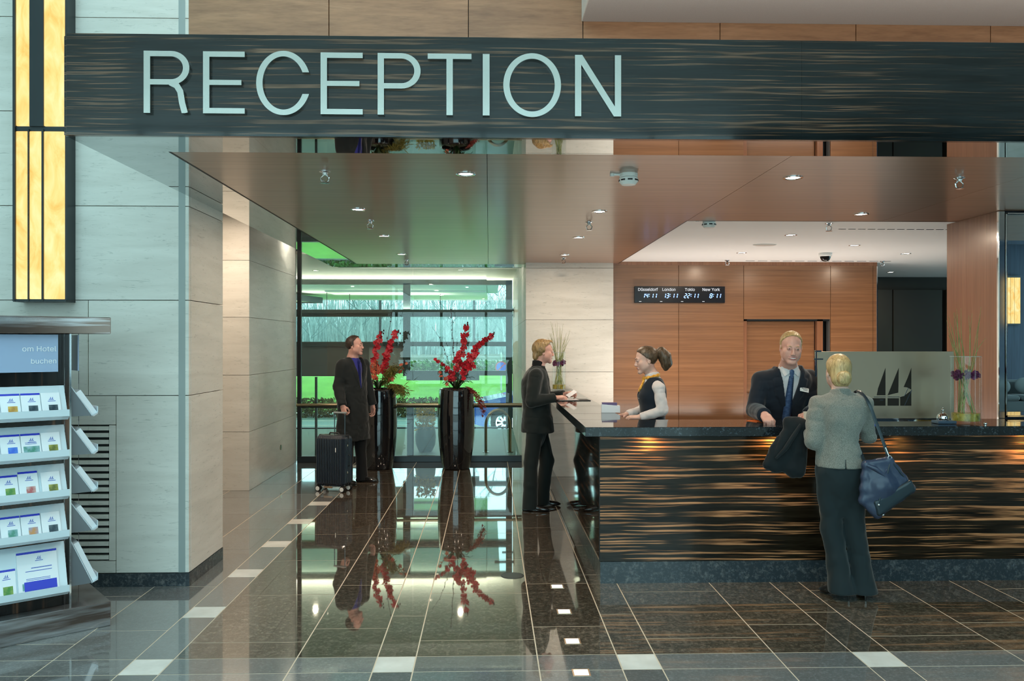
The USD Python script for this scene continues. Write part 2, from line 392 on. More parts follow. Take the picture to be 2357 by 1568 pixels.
v = structure('trim_1', 'horizontal slotted vent of stone slats low in the left stone wall', 'vent')
obj('backing', box(VX - 0.331, VX - 0.05, 5.862, 5.872, 0.182, 1.131), M['black'], v, False)
n = 20
for i in range(n):
    zc = 0.182 + (i + 0.5) * (1.131 - 0.182) / n
    for a, b in ((VX - 0.331, VX - 0.1885), (VX - 0.1875, VX - 0.05)):
        obj('slat', box(a, b, 5.8405, 5.862, zc - 0.0142, zc + 0.0142), M['stone'], v, False)
bb = structure('baseboard_left', 'dark granite skirting along the foot of the pale stone block', 'skirting')
obj('board', box(-5.7, -2.098, 5.837, 5.85, 0, 0.093), M['granite_plinth'], bb, False)
obj('board', box(-2.13, -2.098, 5.85, 6.57, 0, 0.093), M['granite_plinth'], bb, False)
# ---- passage beyond: facing wall and side wall
wr = structure('wall_left_rear', 'warm lit limestone pilaster and passage side wall beyond the stone block', 'wall')
obj('core', box(-7, -2.80, 9.645, 11.95, 0, 3.3), M['joint'], wr, False)
ZP = [0, 0.68, 1.336, 2.003, 2.661, 3.3]
for i in range(5):
    obj('stone_slab', box(-4.4, -2.77, 9.61, 9.643, ZP[i] + 0.002, ZP[i + 1] - 0.002), M['stone'], wr, False)
    obj('stone_slab', box(-7, -4.4, 9.61, 9.643, ZP[i] + 0.002, ZP[i + 1] - 0.002), M['stone'], wr, False)
    obj('stone_slab', box(-2.803, -2.77, 9.643, 11.95, ZP[i] + 0.002, ZP[i + 1] - 0.002), M['stone'], wr, False)
obj('end_wall', box(-7.1, -7.0, 6.5, 9.7, 0, 3.3), M['stone'], wr, False)
so = lathe([(0.0, 0), (0.035, 0), (0.035, 0.006), (0.0, 0.008)], 20)
so = move(so, (-2.77, 11.05, 0.32), ry=PI / 2)
single('wall_socket', so, M['bronze'], 'small round bronze wall socket low on the passage side wall', 'socket')
# ---- stone pier behind the long arm of the desk
wp = structure('wall_pier', 'beige limestone pier between the glass entrance and the wood wall', 'wall')
obj('core', box(0.50, 1.58, 10.535, 16.4, 0, 3.25), M['joint'], wp, False)
for i in range(5):
    obj('stone_slab', box(0.467, 1.585, 10.50, 10.533, ZP[i] + 0.002, min(ZP[i + 1], 2.95) - 0.002), M['stone'], wp, False)
    for a, b in ((10.533, 11.75), (11.75, 13.4), (13.4, 15.0), (15.0, 16.42)):
        obj('stone_slab', box(0.467, 0.50, a + 0.002, b - 0.002, ZP[i] + 0.002, ZP[i + 1] - 0.002), M['stone'], wp, False)
# ---- wood back wall with a door recess
wb = structure('wall_back', 'cherry veneer panelled wall behind the reception desk', 'wall')
def wpanel(x0, x1, z0, z1, y=10.55, d=0.03, m='wood_wall', parent=wb):
    obj('wood_panel', box(x0 + 0.0025, x1 - 0.0025, y, y + d, z0 + 0.002, z1 - 0.002, 0.001), M[m], parent, False)
DX0, DX1, DZ = 3.279, 4.411, 2.013
wpanel(1.59, 2.435, 0, 2.71); wpanel(2.435, DX0, 0, 2.71); wpanel(DX0, DX1, DZ, 2.71); wpanel(DX1, 4.965, 0, 2.71); wpanel(4.965, 5.02, 0, 2.71)
obj('core', cat(box(1.59, DX0, 10.581, 10.70, 0, 2.78), box(DX0, DX1, 10.581, 10.70, DZ, 2.78), box(DX1, 5.02, 10.581, 10.70, 0, 2.78)), M['joint'], wb, False)
obj('rear', box(1.59, 5.0, 10.95, 11.0, 0, 2.78), M['black'], wb, False)
obj('corner_edge', box(5.012, 5.024, 10.545, 10.72, 0, 2.70), M['chrome'], wb, False, 'bright metal corner edge')
obj('top_rail', box(1.59, 5.02, 10.552, 10.58, 2.705, 2.76), M['wood_pier'], wb, False)
dr = structure('door_1', 'recessed cherry veneer service door behind the male receptionist', 'door')
obj('leaf', box(DX0 + 0.06, 4.24, 10.66, 10.70, 0.01, DZ - 0.025, 0.001), M['wood_wall'], dr, False)
obj('jamb', box(DX0, DX0 + 0.055, 10.60, 10.72, 0, DZ), M['wood_pier'], dr, False)
obj('jamb', box(4.255, 4.33, 10.60, 10.72, 0, DZ), M['wood_pier'], dr, False)
obj('gap', box(4.335, DX1, 10.75, 10.76, 0, DZ), M['black'], dr, False)
obj('head', box(DX0, DX1, 10.60, 10.72, DZ - 0.02, DZ), M['black'], dr, False)
obj('handle', cat(rod((DX0 + 0.10, 10.66, 1.045), (DX0 + 0.10, 10.605, 1.045), 0.009), rod((DX0 + 0.10, 10.61, 1.045), (DX0 + 0.235, 10.61, 1.045), 0.009)), M['chrome'], dr)
# ---- dark back office to the right
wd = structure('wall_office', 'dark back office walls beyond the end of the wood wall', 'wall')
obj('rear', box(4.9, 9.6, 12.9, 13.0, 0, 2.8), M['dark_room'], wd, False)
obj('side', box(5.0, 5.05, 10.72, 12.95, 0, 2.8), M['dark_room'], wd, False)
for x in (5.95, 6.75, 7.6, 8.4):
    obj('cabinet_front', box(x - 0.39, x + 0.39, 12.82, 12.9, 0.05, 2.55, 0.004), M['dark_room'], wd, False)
# ---- wood clad pier with the mirror at the right
wq = structure('wall_right', 'cherry veneer clad pier at the right end of the reception', 'wall')
obj('side_panel', box(3.95, 3.98, 6.31, 7.02, 0, ZS - 0.001), M['wood_pier'], wq, False)
obj('core', box(3.98, 9.6, 6.33, 7.0, 0, ZS - 0.001), M['blue_wall'], wq, False)
obj('corner_edge', box(3.945, 3.995, 6.285, 6.315, 0, ZS - 0.002, 0.004), M['chrome'], wq, False, 'chrome corner profile')
mr = thing('wall_mirror', 'large wall mirror in a slim chrome frame at the right edge above the desk', 'mirror', (0, 0, 0))
obj('glass', box(4.005, 5.3, 6.298, 6.318, 1.145, 2.70), M['mirror'], mr, False)
obj('frame', cat(box(3.998, 4.012, 6.28, 6.32, 1.13, 2.715, 0.002), box(3.998, 5.3, 6.28, 6.32, 1.13, 1.146, 0.002), box(3.998, 5.3, 6.28, 6.32, 2.70, 2.715, 0.002)), M['chrome'], mr, False)
# ---- lowered ceiling: smoked mirror border, veneer field, white plaster field
ce = structure('ceiling', 'lowered ceiling of glossy cherry veneer panels framed by a smoked mirror band', 'ceiling')
def cpanel(name, x0, x1, y0, y1, m, z=ZS, g=0.0015, label=None):
    return obj(name, box(x0 + g, x1 - g, y0 + g, y1 - g, z, z + 0.02), M[m], ce, False, label)
cpanel('mirror_band', -2.10, -1.715, 4.161, 11.16, 'mirror_band', g=0); cpanel('mirror_band', -1.715, 9.6, 4.161, 4.485, 'mirror_band', g=0)
cpanel('mirror_band', -1.715, 0.467, 10.72, 11.16, 'mirror_band', g=0)
WX = [-1.715, -0.012, 1.66]
for a, b in zip(WX, WX[1:]):
    cpanel('veneer_panel', a, b, 4.485, 10.72, 'wood_ceiling')
for a, b in ((1.66, 3.30), (3.30, 4.95), (4.95, 9.6)):
    cpanel('veneer_panel', a, b, 4.485, 6.88, 'wood_ceiling')
obj('shadow_gap', cat(box(-1.722, -1.708, 4.485, 10.72, ZS - 0.001, ZS + 0.004), box(1.655, 1.664, 6.88, 10.55, ZS - 0.001, ZS + 0.03), box(1.655, 9.6, 6.876, 6.886, ZS - 0.001, ZS + 0.03)), M['black'], ce, False)
obj('plaster_field', box(1.66, 9.6, 6.88, 13.0, 2.752, 2.80), M['plaster'], ce, False, 'white plaster ceiling field over the desk')
obj('slab', cat(box(-2.098, 9.6, 4.16, 6.88, ZS + 0.03, 3.20), box(-2.098, 1.66, 6.88, 11.15, ZS + 0.03, 3.20)), M['joint'], ce, False)
obj('edge_face', box(-2.10, -2.085, 4.14, 11.15, ZS + 0.001, 3.22), M['ebony_fascia'], ce, False)
obj('passage_field', box(-7.0, -2.1, 6.57, 11.9, 3.2, 3.25), M['plaster'], ce, False, 'white plaster ceiling of the side passage')
for (x0, y0, x1, y1) in ((3.209, 7.49, 4.30, 7.505), (3.26, 10.40, 5.17, 10.415)):
    k = 12
    obj('slot_diffuser', cat(*[box(x0 + (x1 - x0) * i / k, x0 + (x1 - x0) * (i + 0.72) / k, y0, y1, 2.749, 2.753) for i in range(k)]), M['joint'], ce, False)
# ---- fascia beam
fa = structure('trim_2', 'long dark macassar fascia beam carrying the reception lettering', 'fascia')
for a, b in ((-2.085, 1.58), (1.58, 5.2), (5.2, 9.6)):
    obj('veneer_panel', box(a, b, 4.13, 4.16, ZS - 0.001, 3.232, 0.0008), M['ebony_fascia'], fa, False)
obj('top_cap', box(-2.085, 9.6, 4.16, 5.84, 3.20, 3.222), M['joint'], fa, False)
# ---- upper wall above the fascia
wu = structure('wall_upper', 'oak veneer panelled wall high above the fascia beam', 'wall')
obj('core', box(-2.105, 15, 5.873, 5.95, 2.8, 6.2), M['joint'], wu, False)
xs = [-2.107, -1.127, -0.147, 0.665, 1.645, 2.625, 3.605, 4.585, 5.565, 6.5, 9.0, 12.0, 15.0]
for a, b in zip(xs, xs[1:]):
    for z0, z1 in ((3.15, 4.6), (4.6, 6.1)):
        wpanel(a, b, z0, z1, 5.84, 0.03, 'wood_upper', wu)
fu = thing('fascia_uplight', 'slim uplight trough lying on top of the fascia beam', 'lamp', (0, 0, 0))
obj('trough', box(-1.9, 9.4, 4.50, 4.58, 3.222, 3.25), M['steel'], fu, False)
l = UsdLux.RectLight.Define(stage, P(fu) + '/tube')
l.CreateWidthAttr(11.2); l.CreateHeightAttr(0.05); l.CreateIntensityAttr(70.0 / (11.2 * 0.05 * PI)); l.CreateColorAttr(Gf.Vec3f(1.0, 0.88, 0.76))
l.AddTranslateOp().Set(Gf.Vec3d(3.75, 4.54, 3.256)); l.AddRotateXOp().Set(180.0)
bk = structure('trim_3', 'pale grey plaster bulkhead jutting from the upper wood wall', 'bulkhead')
obj('underside', box(0.662, 9.6, 2.6, 5.838, 3.985, 4.02), M['bulkhead'], bk, False)
obj('side_face', box(0.655, 0.668, 2.6, 5.838, 3.986, 6.1), M['white_lacquer'], bk, False)
obj('front_face', box(0.668, 9.6, 2.6, 2.62, 4.02, 6.1), M['bulkhead'], bk, False)
# ---- lobby behind the camera (seen in the mirror and the polished stone): glazed rear front, skylight, side walls
wx = structure('wall_lobby', 'lobby side walls and glazed rear front', 'wall')
obj('right_side', cat(box(15, 15.1, -4.2, 6.0, 0, 6.2), box(15, 15.1, -9, -4.2, 4.2, 6.2)), M['blue_wall'], wx, False)
for y in (-8.95, -7.4, -5.8, -4.25):
    obj('mullion', box(15, 15.1, y - 0.05, y + 0.05, 0, 4.2), M['frame'], wx, False)
obj('left_side', box(-9.1, -9, -9, 6.0, 0, 6.2), M['stone'], wx, False)
obj('rear_right', box(5.2, 15, -9.1, -9, 0, 6.2), M['blue_wall'], wx, False)
for x in np.linspace(-9, 5.2, 9):
    obj('mullion', box(x - 0.05, x + 0.05, -9.12, -9.0, 0, 6.2), M['frame'], wx, False)
for z in (0.05, 1.1, 3.0, 6.15):
    obj('transom', box(-9, 5.2, -9.12, -9.0, z - 0.05, z + 0.05), M['frame'], wx, False)
cl = structure('ceiling_lobby', 'high lobby ceiling with a long skylight', 'ceiling')
obj('field', cat(box(-9, -5.0, -9, 6, 6.2, 6.3), box(8.0, 15, -9, 6, 6.2, 6.3), box(-5.0, 8.0, -9, -3.0, 6.2, 6.3), box(-5.0, 8.0, 3.2, 6, 6.2, 6.3)), M['plaster'], cl, False)
for x in np.arange(-5, 8.01, 1.3):
    obj('glazing_bar', box(x - 0.03, x + 0.03, -3.0, 3.2, 6.2, 6.3), M['frame'], cl, False)

# ---- entrance: inner glass screen, vestibule, outer glass front
ws = structure('window_1', 'inner frameless glass screen with black posts and bronze handrail', 'window')
YI = 11.9
for x in (-2.715, 0.500):
    obj('post', box(x - 0.026, x + 0.026, YI - 0.03, YI + 0.03, 0, 3.2), M['black'], ws, False)
obj('base_rail', box(-2.74, 0.52, YI - 0.04, YI + 0.04, 0, 0.088, 0.004), M['frame'], ws, False)
obj('post', box(-1.185, -1.09, YI + 0.04, YI + 0.10, 0.088, 0.80), M['frame'], ws, False)
obj('post', box(-2.505, -2.475, YI + 0.04, YI + 0.08, 0.088, 1.22), M['frame'], ws, False)
obj('handrail', cat(rod((-2.74, YI - 0.075, 0.825), (0.48, YI - 0.075, 0.825), 0.022, 14), *[rod((x, YI - 0.075, 0.815), (x, YI, 0.80), 0.010) for x in (-2.6, -1.14, 0.40)]), M['bronze'], ws)
obj('rail_bracket', box(-2.74, 0.52, YI - 0.012, YI + 0.03, 0.78, 0.80), M['black'], ws, False)
obj('pane', box(-2.69, -1.10, YI - 0.006, YI + 0.006, 0.088, 3.18), M['pane'], ws, False)
obj('pane', box(-1.095, 0.474, YI - 0.006, YI + 0.006, 0.088, 3.18), M['pane'], ws, False)
YO = 16.5
wo = structure('window_2', 'outer glass front with grey green frames looking onto the street', 'window')
M['frame_grey'] = pbr('frame_grey_green', (0.030, 0.046, 0.046), 0.4, 0.2)
GF = 'frame_grey'
obj('top_frame', box(-7.0, 0.45, YO, YO + 0.12, 2.875, 2.975), M[GF], wo, False)
obj('jamb', box(0.335, 0.46, YO, YO + 0.12, 0, 2.975), M[GF], wo, False)
obj('mullion', box(-1.715, -1.575, YO, YO + 0.12, 1.05, 2.9), M[GF], wo, False)
obj('transom', box(-7.0, 0.36, YO - 0.01, YO + 0.13, 2.235, 2.375), M[GF], wo, False)
obj('transom', box(-7.0, 0.36, YO - 0.005, YO + 0.12, 1.645, 1.735), M[GF], wo, False)
obj('transom', box(-1.65, -0.2, YO, YO + 0.12, 0.965, 1.155), M[GF], wo, False)
obj('transom', box(-0.2, 0.36, YO, YO + 0.12, 1.06, 1.155), M[GF], wo, False)
obj('infill_panel', box(-3.9, -2.4, YO + 0.03, YO + 0.06, 1.05, 1.645), M['infill'], wo, False, 'grey infill panel')
obj('infill_panel', box(-3.16, -1.65, YO + 0.05, YO + 0.08, 1.16, 1.645), M['infill_light'], wo, False, 'pale grey infill panel')
obj('sill', box(-7.0, 0.45, YO, YO + 0.10, 0, 0.03), M[GF], wo, False)
for a, b in ((-7.0, -3.9), (-3.9, -1.65), (-1.65, 0.36)):
    obj('pane', box(a, b, YO + 0.055, YO + 0.065, 0.03, 2.88), M['pane'], wo, False)
tl = thing('cove_light', 'linear uplight on the upper transom washing the cream vestibule ceiling', 'lamp', (0, 0, 0))
obj('trough', box(-6.9, 0.3, YO - 0.07, YO - 0.01, 2.30, 2.345), M[GF], tl, False)
for nm, yy, pw in (('tube', YO - 0.04, 110.0), ('tube', YO + 0.20, 60.0)):
    l = UsdLux.RectLight.Define(stage, numbered(P(tl) + '/' + nm))
    l.CreateWidthAttr(7.0); l.CreateHeightAttr(0.04); l.CreateIntensityAttr(pw / (7.0 * 0.04 * PI)); l.CreateColorAttr(Gf.Vec3f(1.0, 0.95, 0.78))
    l.AddTranslateOp().Set(Gf.Vec3d(-3.3, yy, 2.385)); l.AddRotateXOp().Set(180.0)
cv = thing('cove_light', 'hidden cove strip along the rear edge of the lowered ceiling washing the vestibule ceiling', 'lamp', (0, 0, 0))
obj('trough', box(-2.05, 0.44, 11.165, 11.30, 2.735, 2.75), M['frame'], cv, False)
obj('lip', box(-2.05, 0.44, 11.29, 11.30, 2.75, 2.835), M['frame'], cv, False)
l = UsdLux.RectLight.Define(stage, P(cv) + '/tube')
l.CreateWidthAttr(2.4); l.CreateHeightAttr(0.06); l.CreateIntensityAttr(190.0 / (2.4 * 0.06 * PI)); l.CreateColorAttr(Gf.Vec3f(1.0, 0.95, 0.80))
l.AddTranslateOp().Set(Gf.Vec3d(-0.8, 11.225, 2.775)); l.AddRotateXOp().Set(158.0)
ab = thing('door_closer', 'grey door closer arms on the stone side wall at the upper transom of the entrance', 'door closer', (0.40, 15.2, 0))
obj('arm', box(-.30, .06, -.02, .02, 2.30, 2.345, .004), M[GF], ab, False)
obj('arm', box(-.16, .05, .32, .36, 2.215, 2.25, .004), M[GF], ab, False)
obj('plate', box(.055, .066, -.06, .40, 2.19, 2.37, .002), M['steel'], ab, False)
vc = structure('ceiling_vestibule', 'cream plaster ceiling of the entrance vestibule', 'ceiling')
obj('field', box(-7.0, -0.05, 11.93, YO + 0.05, 2.985, 3.03), M['plaster_cream'], vc, False)
obj('edge_field', box(-0.05, 0.47, 11.93, YO + 0.05, 2.965, 3.01), M['plaster_cream'], vc, False)
obj('roof', box(-7.0, 0.5, 11.16, YO, 3.22, 3.3), M['joint'], vc, False)
obj('left_wall', box(-7.1, -7.0, 11.9, YO, 0, 3.2), M['stone'], vc, False)
# ================================================================== CEILING FITTINGS
def make_downlight(label, x, y, z=ZS, power=DOWN, r=0.048, group='recessed downlights in the ceiling'):
    t = thing('downlight', label, 'downlight', (x, y, z), 0, group if False else None)
    obj('trim_ring', lathe([(r + 0.012, 0.001), (r + 0.012, -0.004), (r, -0.005), (r - 0.004, 0.0), (r - 0.010, 0.018)], 28), M['chrome'], t)
    obj('lamp', lathe([(0, -0.0015), (r - 0.005, -0.0015), (r - 0.006, 0.004)], 24), M['downlight'], t)
    spot('beam', (0, 0, -0.012), power, radius=r * 0.8, cone=62, soft=0.6, parent=t)
    return t
rows = {
 'left': [(-1.004, 6.363), (-1.006, 7.93), (-1.010, 9.54)],
 'middle': [(0.860, 6.416), (0.869, 8.0), (0.878, 9.57)]}
make_downlight('round downlight of the veneer ceiling under the letter P of the fascia', -0.142, 5.011)
make_downlight('round downlight of the veneer ceiling nearest the right edge above the desk', 1.884, 5.073)
for r_, pts in rows.items():
    for w, (x, y) in zip(('nearest', 'second', 'farthest'), pts):
        make_downlight('%s round downlight of the %s row in the glossy veneer ceiling' % (w, r_), x, y)
make_downlight('round downlight at the edge of the veneer ceiling just before the white field', 2.958, 6.488)
for lab, x, y in (('white ceiling downlight nearest the desk between smoke detector and sprinkler', 2.917, 7.91), ('white ceiling downlight above the world clock side of the door', 2.918, 9.469),
                  ('white ceiling downlight right of the oval vent', 3.90, 8.711), ('white ceiling downlight right of the dome camera', 4.864, 9.51), ('white ceiling downlight farthest back over the dark office', 5.909, 11.997)):
    make_downlight(lab, x, y, 2.752)
make_downlight('small downlight in the cream vestibule ceiling at left', -3.05, 14.6, 2.985, 14.0)
make_downlight('small downlight in the cream vestibule ceiling at right', -0.5, 14.4, 2.985, 14.0)
make_downlight('hidden downlight of the side passage above the pilaster', -2.95, 8.75, 3.2, 30.0)
make_downlight('second downlight of the side passage', -4.6, 8.3, 3.2, 24.0)

M['sprinkler'] = pbr('sprinkler_chrome', (0.75, 0.78, 0.82), 0.12, 1.0)
def sprinkler(label, x, y, z=ZS):
    t = thing('sprinkler', label, 'sprinkler', (x, y, z))
    obj('rosette', lathe([(0.034, 0.0005), (0.034, -0.003), (0.018, -0.008), (0.012, -0.022), (0.0, -0.022)], 20), M['sprinkler'], t)
    obj('frame', cat(tube([(-0.008, 0, -0.02), (-0.024, 0, -0.035), (-0.020, 0, -0.055), (0, 0, -0.066)], 0.0045, 6), tube([(0.008, 0, -0.02), (0.024, 0, -0.035), (0.020, 0, -0.055), (0, 0, -0.066)], 0.0045, 6)), M['sprinkler'], t)
    obj('deflector', lathe([(0.0, -0.064), (0.026, -0.066), (0.028, -0.069), (0.0, -0.071)], 14), M['sprinkler'], t)
sprinkler('chrome fire sprinkler left of the front downlight under the letter E', -0.983, 4.971)
sprinkler('chrome fire sprinkler behind the nearest left row downlight', -0.997, 6.945)
sprinkler('chrome fire sprinkler at the rear edge of the veneer ceiling above the glass entrance', -1.014, 10.172)
sprinkler('chrome fire sprinkler behind the nearest middle row downlight', 0.849, 6.994)
sprinkler('small chrome fire sprinkler before the stone pier', 0.894, 9.913)
sprinkler('chrome fire sprinkler at the far right of the veneer ceiling', 2.924, 5.058)
sprinkler('fire sprinkler at the front of the white ceiling by the slot diffuser', 2.971, 7.142, 2.752)
sprinkler('fire sprinkler left end of the rear slot diffuser', 3.001, 10.331, 2.752)
sprinkler('fire sprinkler right end of the rear slot diffuser', 5.01, 10.387, 2.752)
def smoke(label, x, y, z=ZS):
    t = thing('smoke_detector', label, 'smoke detector', (x, y, z))
    obj('base', lathe([(0.055, 0.0), (0.055, -0.018), (0.050, -0.022)], 28), M['white_lacquer'], t)
    obj('head', lathe([(0.050, -0.022), (0.058, -0.028), (0.057, -0.05), (0.042, -0.068), (0.0, -0.071)], 28), M['white_lacquer'], t)
    obj('slot', cat(*[move(box(-0.014, 0.014, -0.0583, -0.050, -0.047, -0.038), rz=a) for a in np.arange(8) * PI / 4]), M['black'], t)
    obj('arm', cat(box(-0.10, -0.05, -0.008, 0.008, -0.012, -0.001), move(lathe([(0, 0), (0.014, 0), (0.014, -0.016), (0, -0.018)], 12), (-0.10, 0, 0))), M['white_lacquer'], t)
smoke('white round smoke detector on the glossy veneer ceiling', 0.845, 4.984)
smoke('white round smoke detector at the front of the white ceiling', 1.867, 6.965, 2.752)
dc = thing('dome_camera', 'small black glass dome camera on the white ceiling', 'camera', (3.906, 9.489, 2.752))
obj('base', lathe([(0.075, 0.0), (0.075, -0.03), (0.062, -0.04)], 28), M['white_lacquer'], dc)
obj('dome', lathe([(0.060, -0.036), (0.058, -0.055), (0.045, -0.082), (0.024, -0.096), (0, -0.1)], 28), pbr('dome_black', (0.01, 0.01, 0.01), 0.05), dc, True)
ov = thing('oval_vent', 'flat oval vent cover on the white ceiling', 'vent', (2.927, 8.698, 2.752))
obj('cover', move(lathe([(0.12, 0), (0.12, -0.006), (0.10, -0.011), (0, -0.012)], 28), s=(1, 0.6, 1)), noisy('vent_paint', (0.55, 0.5, 0.46), (0.6, 0.55, 0.5), 20, 0.6), ov)
obj('rim', move(lathe([(0.128, 0), (0.128, -0.003), (0.12, -0.004)], 28), s=(1, 0.6, 1)), M['white_lacquer'], ov)
# ================================================================== STREET BEYOND THE GLASS
rng = random.Random(5)
M['grass'] = noisy('grass_green', (0.11, 0.26, 0.028), (0.16, 0.37, 0.045), 1.2, 0.9, (1, 1, 1), detail=6)
M['asphalt'] = noisy('street_asphalt', (0.15, 0.26, 0.25), (0.19, 0.31, 0.30), 0.6, 0.55, (0.2, 2, 1))
M['kerb'] = pbr('kerb_stone', (0.55, 0.58, 0.55), 0.7)
M['bark'] = noisy('birch_bark', (0.24, 0.31, 0.30), (0.44, 0.52, 0.50), 9, 0.8, (1, 1, 0.25), space='object')
M['twig'] = pbr('bare_twig', (0.16, 0.23, 0.23), 0.8)
M['hedge'] = noisy('hedge_brown', (0.035, 0.035, 0.012), (0.14, 0.11, 0.03), 14, 0.9)
M['hedge_green'] = noisy('hedge_green', (0.03, 0.09, 0.015), (0.08, 0.22, 0.04), 14, 0.9)
M['canopy'] = pbr('canopy_plaster', (0.84, 0.86, 0.76), 0.6)
GZ = -0.35
st = single('street_pavement', cat(box(-30, 20, 16.6, 24.5, GZ - 0.2, GZ)), M['asphalt'], 'grey green paved drive outside the glass entrance', 'pavement', kind='structure', smooth=False)
ln = thing('drive_marking', 'pale kerb lines across the paved drive outside', 'kerb', (0, 0, 0))
for y in (17.6, 20.6, 21.9):
    obj('kerb_line', box(-30, 20, y, y + 0.10, GZ, GZ + 0.012), M['kerb'], ln, False)
def terrain(x, y):
    t = np.clip((y - 24.3) / 6.5, 0, 1)
    return GZ + 0.05 + 0.85 * t * t * (3 - 2 * t) + 0.02 * np.sin(x * 0.4 + y * 0.3)
def ground(y0, y1, n, dz=0.0):
    gx, gy = np.meshgrid(np.linspace(-70, 45, 90), np.linspace(y0, y1, n))
    gv = np.stack([gx, gy, terrain(gx, gy) + dz], -1).reshape(-1, 3)
    idx = np.arange(len(gv)).reshape(gx.shape)
    gf = np.stack([idx[:-1, :-1], idx[:-1, 1:], idx[1:, 1:], idx[1:, :-1]], -1).reshape(-1, 4)
    return trimesh.Trimesh(gv, np.vstack([gf[:, [0, 1, 2]], gf[:, [0, 2, 3]]]), process=False)
single('grass_bank', ground(24.3, 31.2, 16), M['grass'], 'bright green lawn bank beyond the drive outside', 'lawn', kind='structure', smooth=True)
single('grove_floor', ground(31.2, 135, 40), noisy('grove_leaf_litter', (0.10, 0.11, 0.085), (0.17, 0.18, 0.14), 0.8, 0.9), 'grey brown leaf litter under the bare grove', 'ground', kind='structure', smooth=True)

def leaf_blob(n, size, spread, seed):
    r = np.random.RandomState(seed)
    c = r.uniform(-1, 1, (n, 3)) * spread
    V, F = [], []
    for i in range(n):
        a = r.normal(size=3); a /= np.linalg.norm(a)
        b = np.cross(a, r.normal(size=3)); b /= np.linalg.norm(b)
        s = size * r.uniform(0.6, 1.4)
        k = len(V)
        V += [c[i] - a * s, c[i] + b * s * 0.45, c[i] + a * s, c[i] - b * s * 0.45]
        F += [(k, k + 1, k + 2), (k, k + 2, k + 3)]
    return trimesh.Trimesh(np.array(V), np.array(F), process=False)
hd = single('low_hedge', move(leaf_blob(11000, 0.055, (6.0, 0.45, 0.26), 3), (-7.2, 23.3, GZ + 0.24)), M['hedge'], 'low brown winter planting along the far kerb outside at left', 'hedge', kind='stuff', smooth=False)
single('clipped_hedge', move(leaf_blob(12000, 0.085, (15.0, 0.6, 0.24), 4), (-4.0, 32.2, 0.78)), M['hedge_green'], 'dark green clipped hedge on the lawn bank in front of the trees', 'hedge', kind='stuff', smooth=False)

def grow(seed, h, twigs=True):
    """a bare winter tree: trunk, limbs and twigs as tapering tubes"""
    r = random.Random(seed)
    trunk, limbs = [], []
    pts = [np.zeros(3)]
    d = np.array([r.uniform(-.06, .06), r.uniform(-.06, .06), 1.0])
    for i in range(6):
        d = d + np.array([r.uniform(-.10, .10), r.uniform(-.10, .10), 0])
        pts.append(pts[-1] + d / np.linalg.norm(d) * h * 0.92 / 6)
    rad = np.linspace(h * 0.0105, h * 0.002, 7)
    trunk.append(tube(pts, rad, 6))
    def branch(p, dirn, ln, rr, depth):
        q = [p]
        dd = dirn.copy()
        for i in range(3):
            dd = dd + np.array([r.uniform(-.18, .18), r.uniform(-.18, .18), r.uniform(0, .16)])
            dd /= np.linalg.norm(dd)
            q.append(q[-1] + dd * ln / 3)
        limbs.append(tube(q, np.linspace(rr, rr * 0.4, 4), 4, cap=False))
        if depth:
            for _ in range(4):
                t = r.uniform(0.3, 1.0)
                k = min(int(t * 3), 2)
                base = q[k] + (q[k + 1] - q[k]) * (t * 3 - k)
                nd = dd + np.array([r.uniform(-.9, .9), r.uniform(-.9, .9), r.uniform(-.1, .7)])
                branch(base, nd / np.linalg.norm(nd), ln * r.uniform(.4, .65), rr * 0.5, depth - 1)
    for i in range(13):
        t = r.uniform(0.25, 0.98)
        k = min(int(t * 6), 5)
        base = pts[k] + (pts[k + 1] - pts[k]) * (t * 6 - k)
        a = r.uniform(0, 2 * PI)
        nd = np.array([math.cos(a), math.sin(a), r.uniform(0.5, 1.3)])
        branch(base, nd / np.linalg.norm(nd), h * r.uniform(.16, .30) * (1.25 - 0.6 * t), h * 0.0034, 2)
    return cat(*trunk), cat(*limbs)
protos = []
spots = []
r_ = random.Random(11)
for row, (y0, n, x0, x1) in enumerate(((44, 6, -16, 7), (55, 7, -22, 8), (66, 8, -30, 11), (78, 9, -38, 14))):
    for i in range(n):
        x = x0 + (x1 - x0) * (i + r_.uniform(0.4, 0.6)) / n
        spots.append((x, y0 + r_.uniform(-0.8, 0.8), r_.uniform(0.8, 1.2), row, i))
for i, (x, y, s, row, k) in enumerate(spots):
    lab = 'bare winter tree with thin pale trunk in the grove beyond the lawn bank'
    if i < 4:
        h = (6.6, 7.4, 8.2, 5.8)[i]
        t = thing('bare_tree', lab, 'tree', (x, y, float(terrain(x, y)) - 0.05), 0, 'bare trees in the grove beyond the lawn')
        a, b = grow(20 + i, h)
        obj('trunk', a, M['bark'], t, True); obj('branches', b, M['twig'], t, False)
        protos.append(t)
    else:
        dup(protos[i % 4], lab, (x, y, float(terrain(x, y)) - 0.05), r_.uniform(0, 6.28))
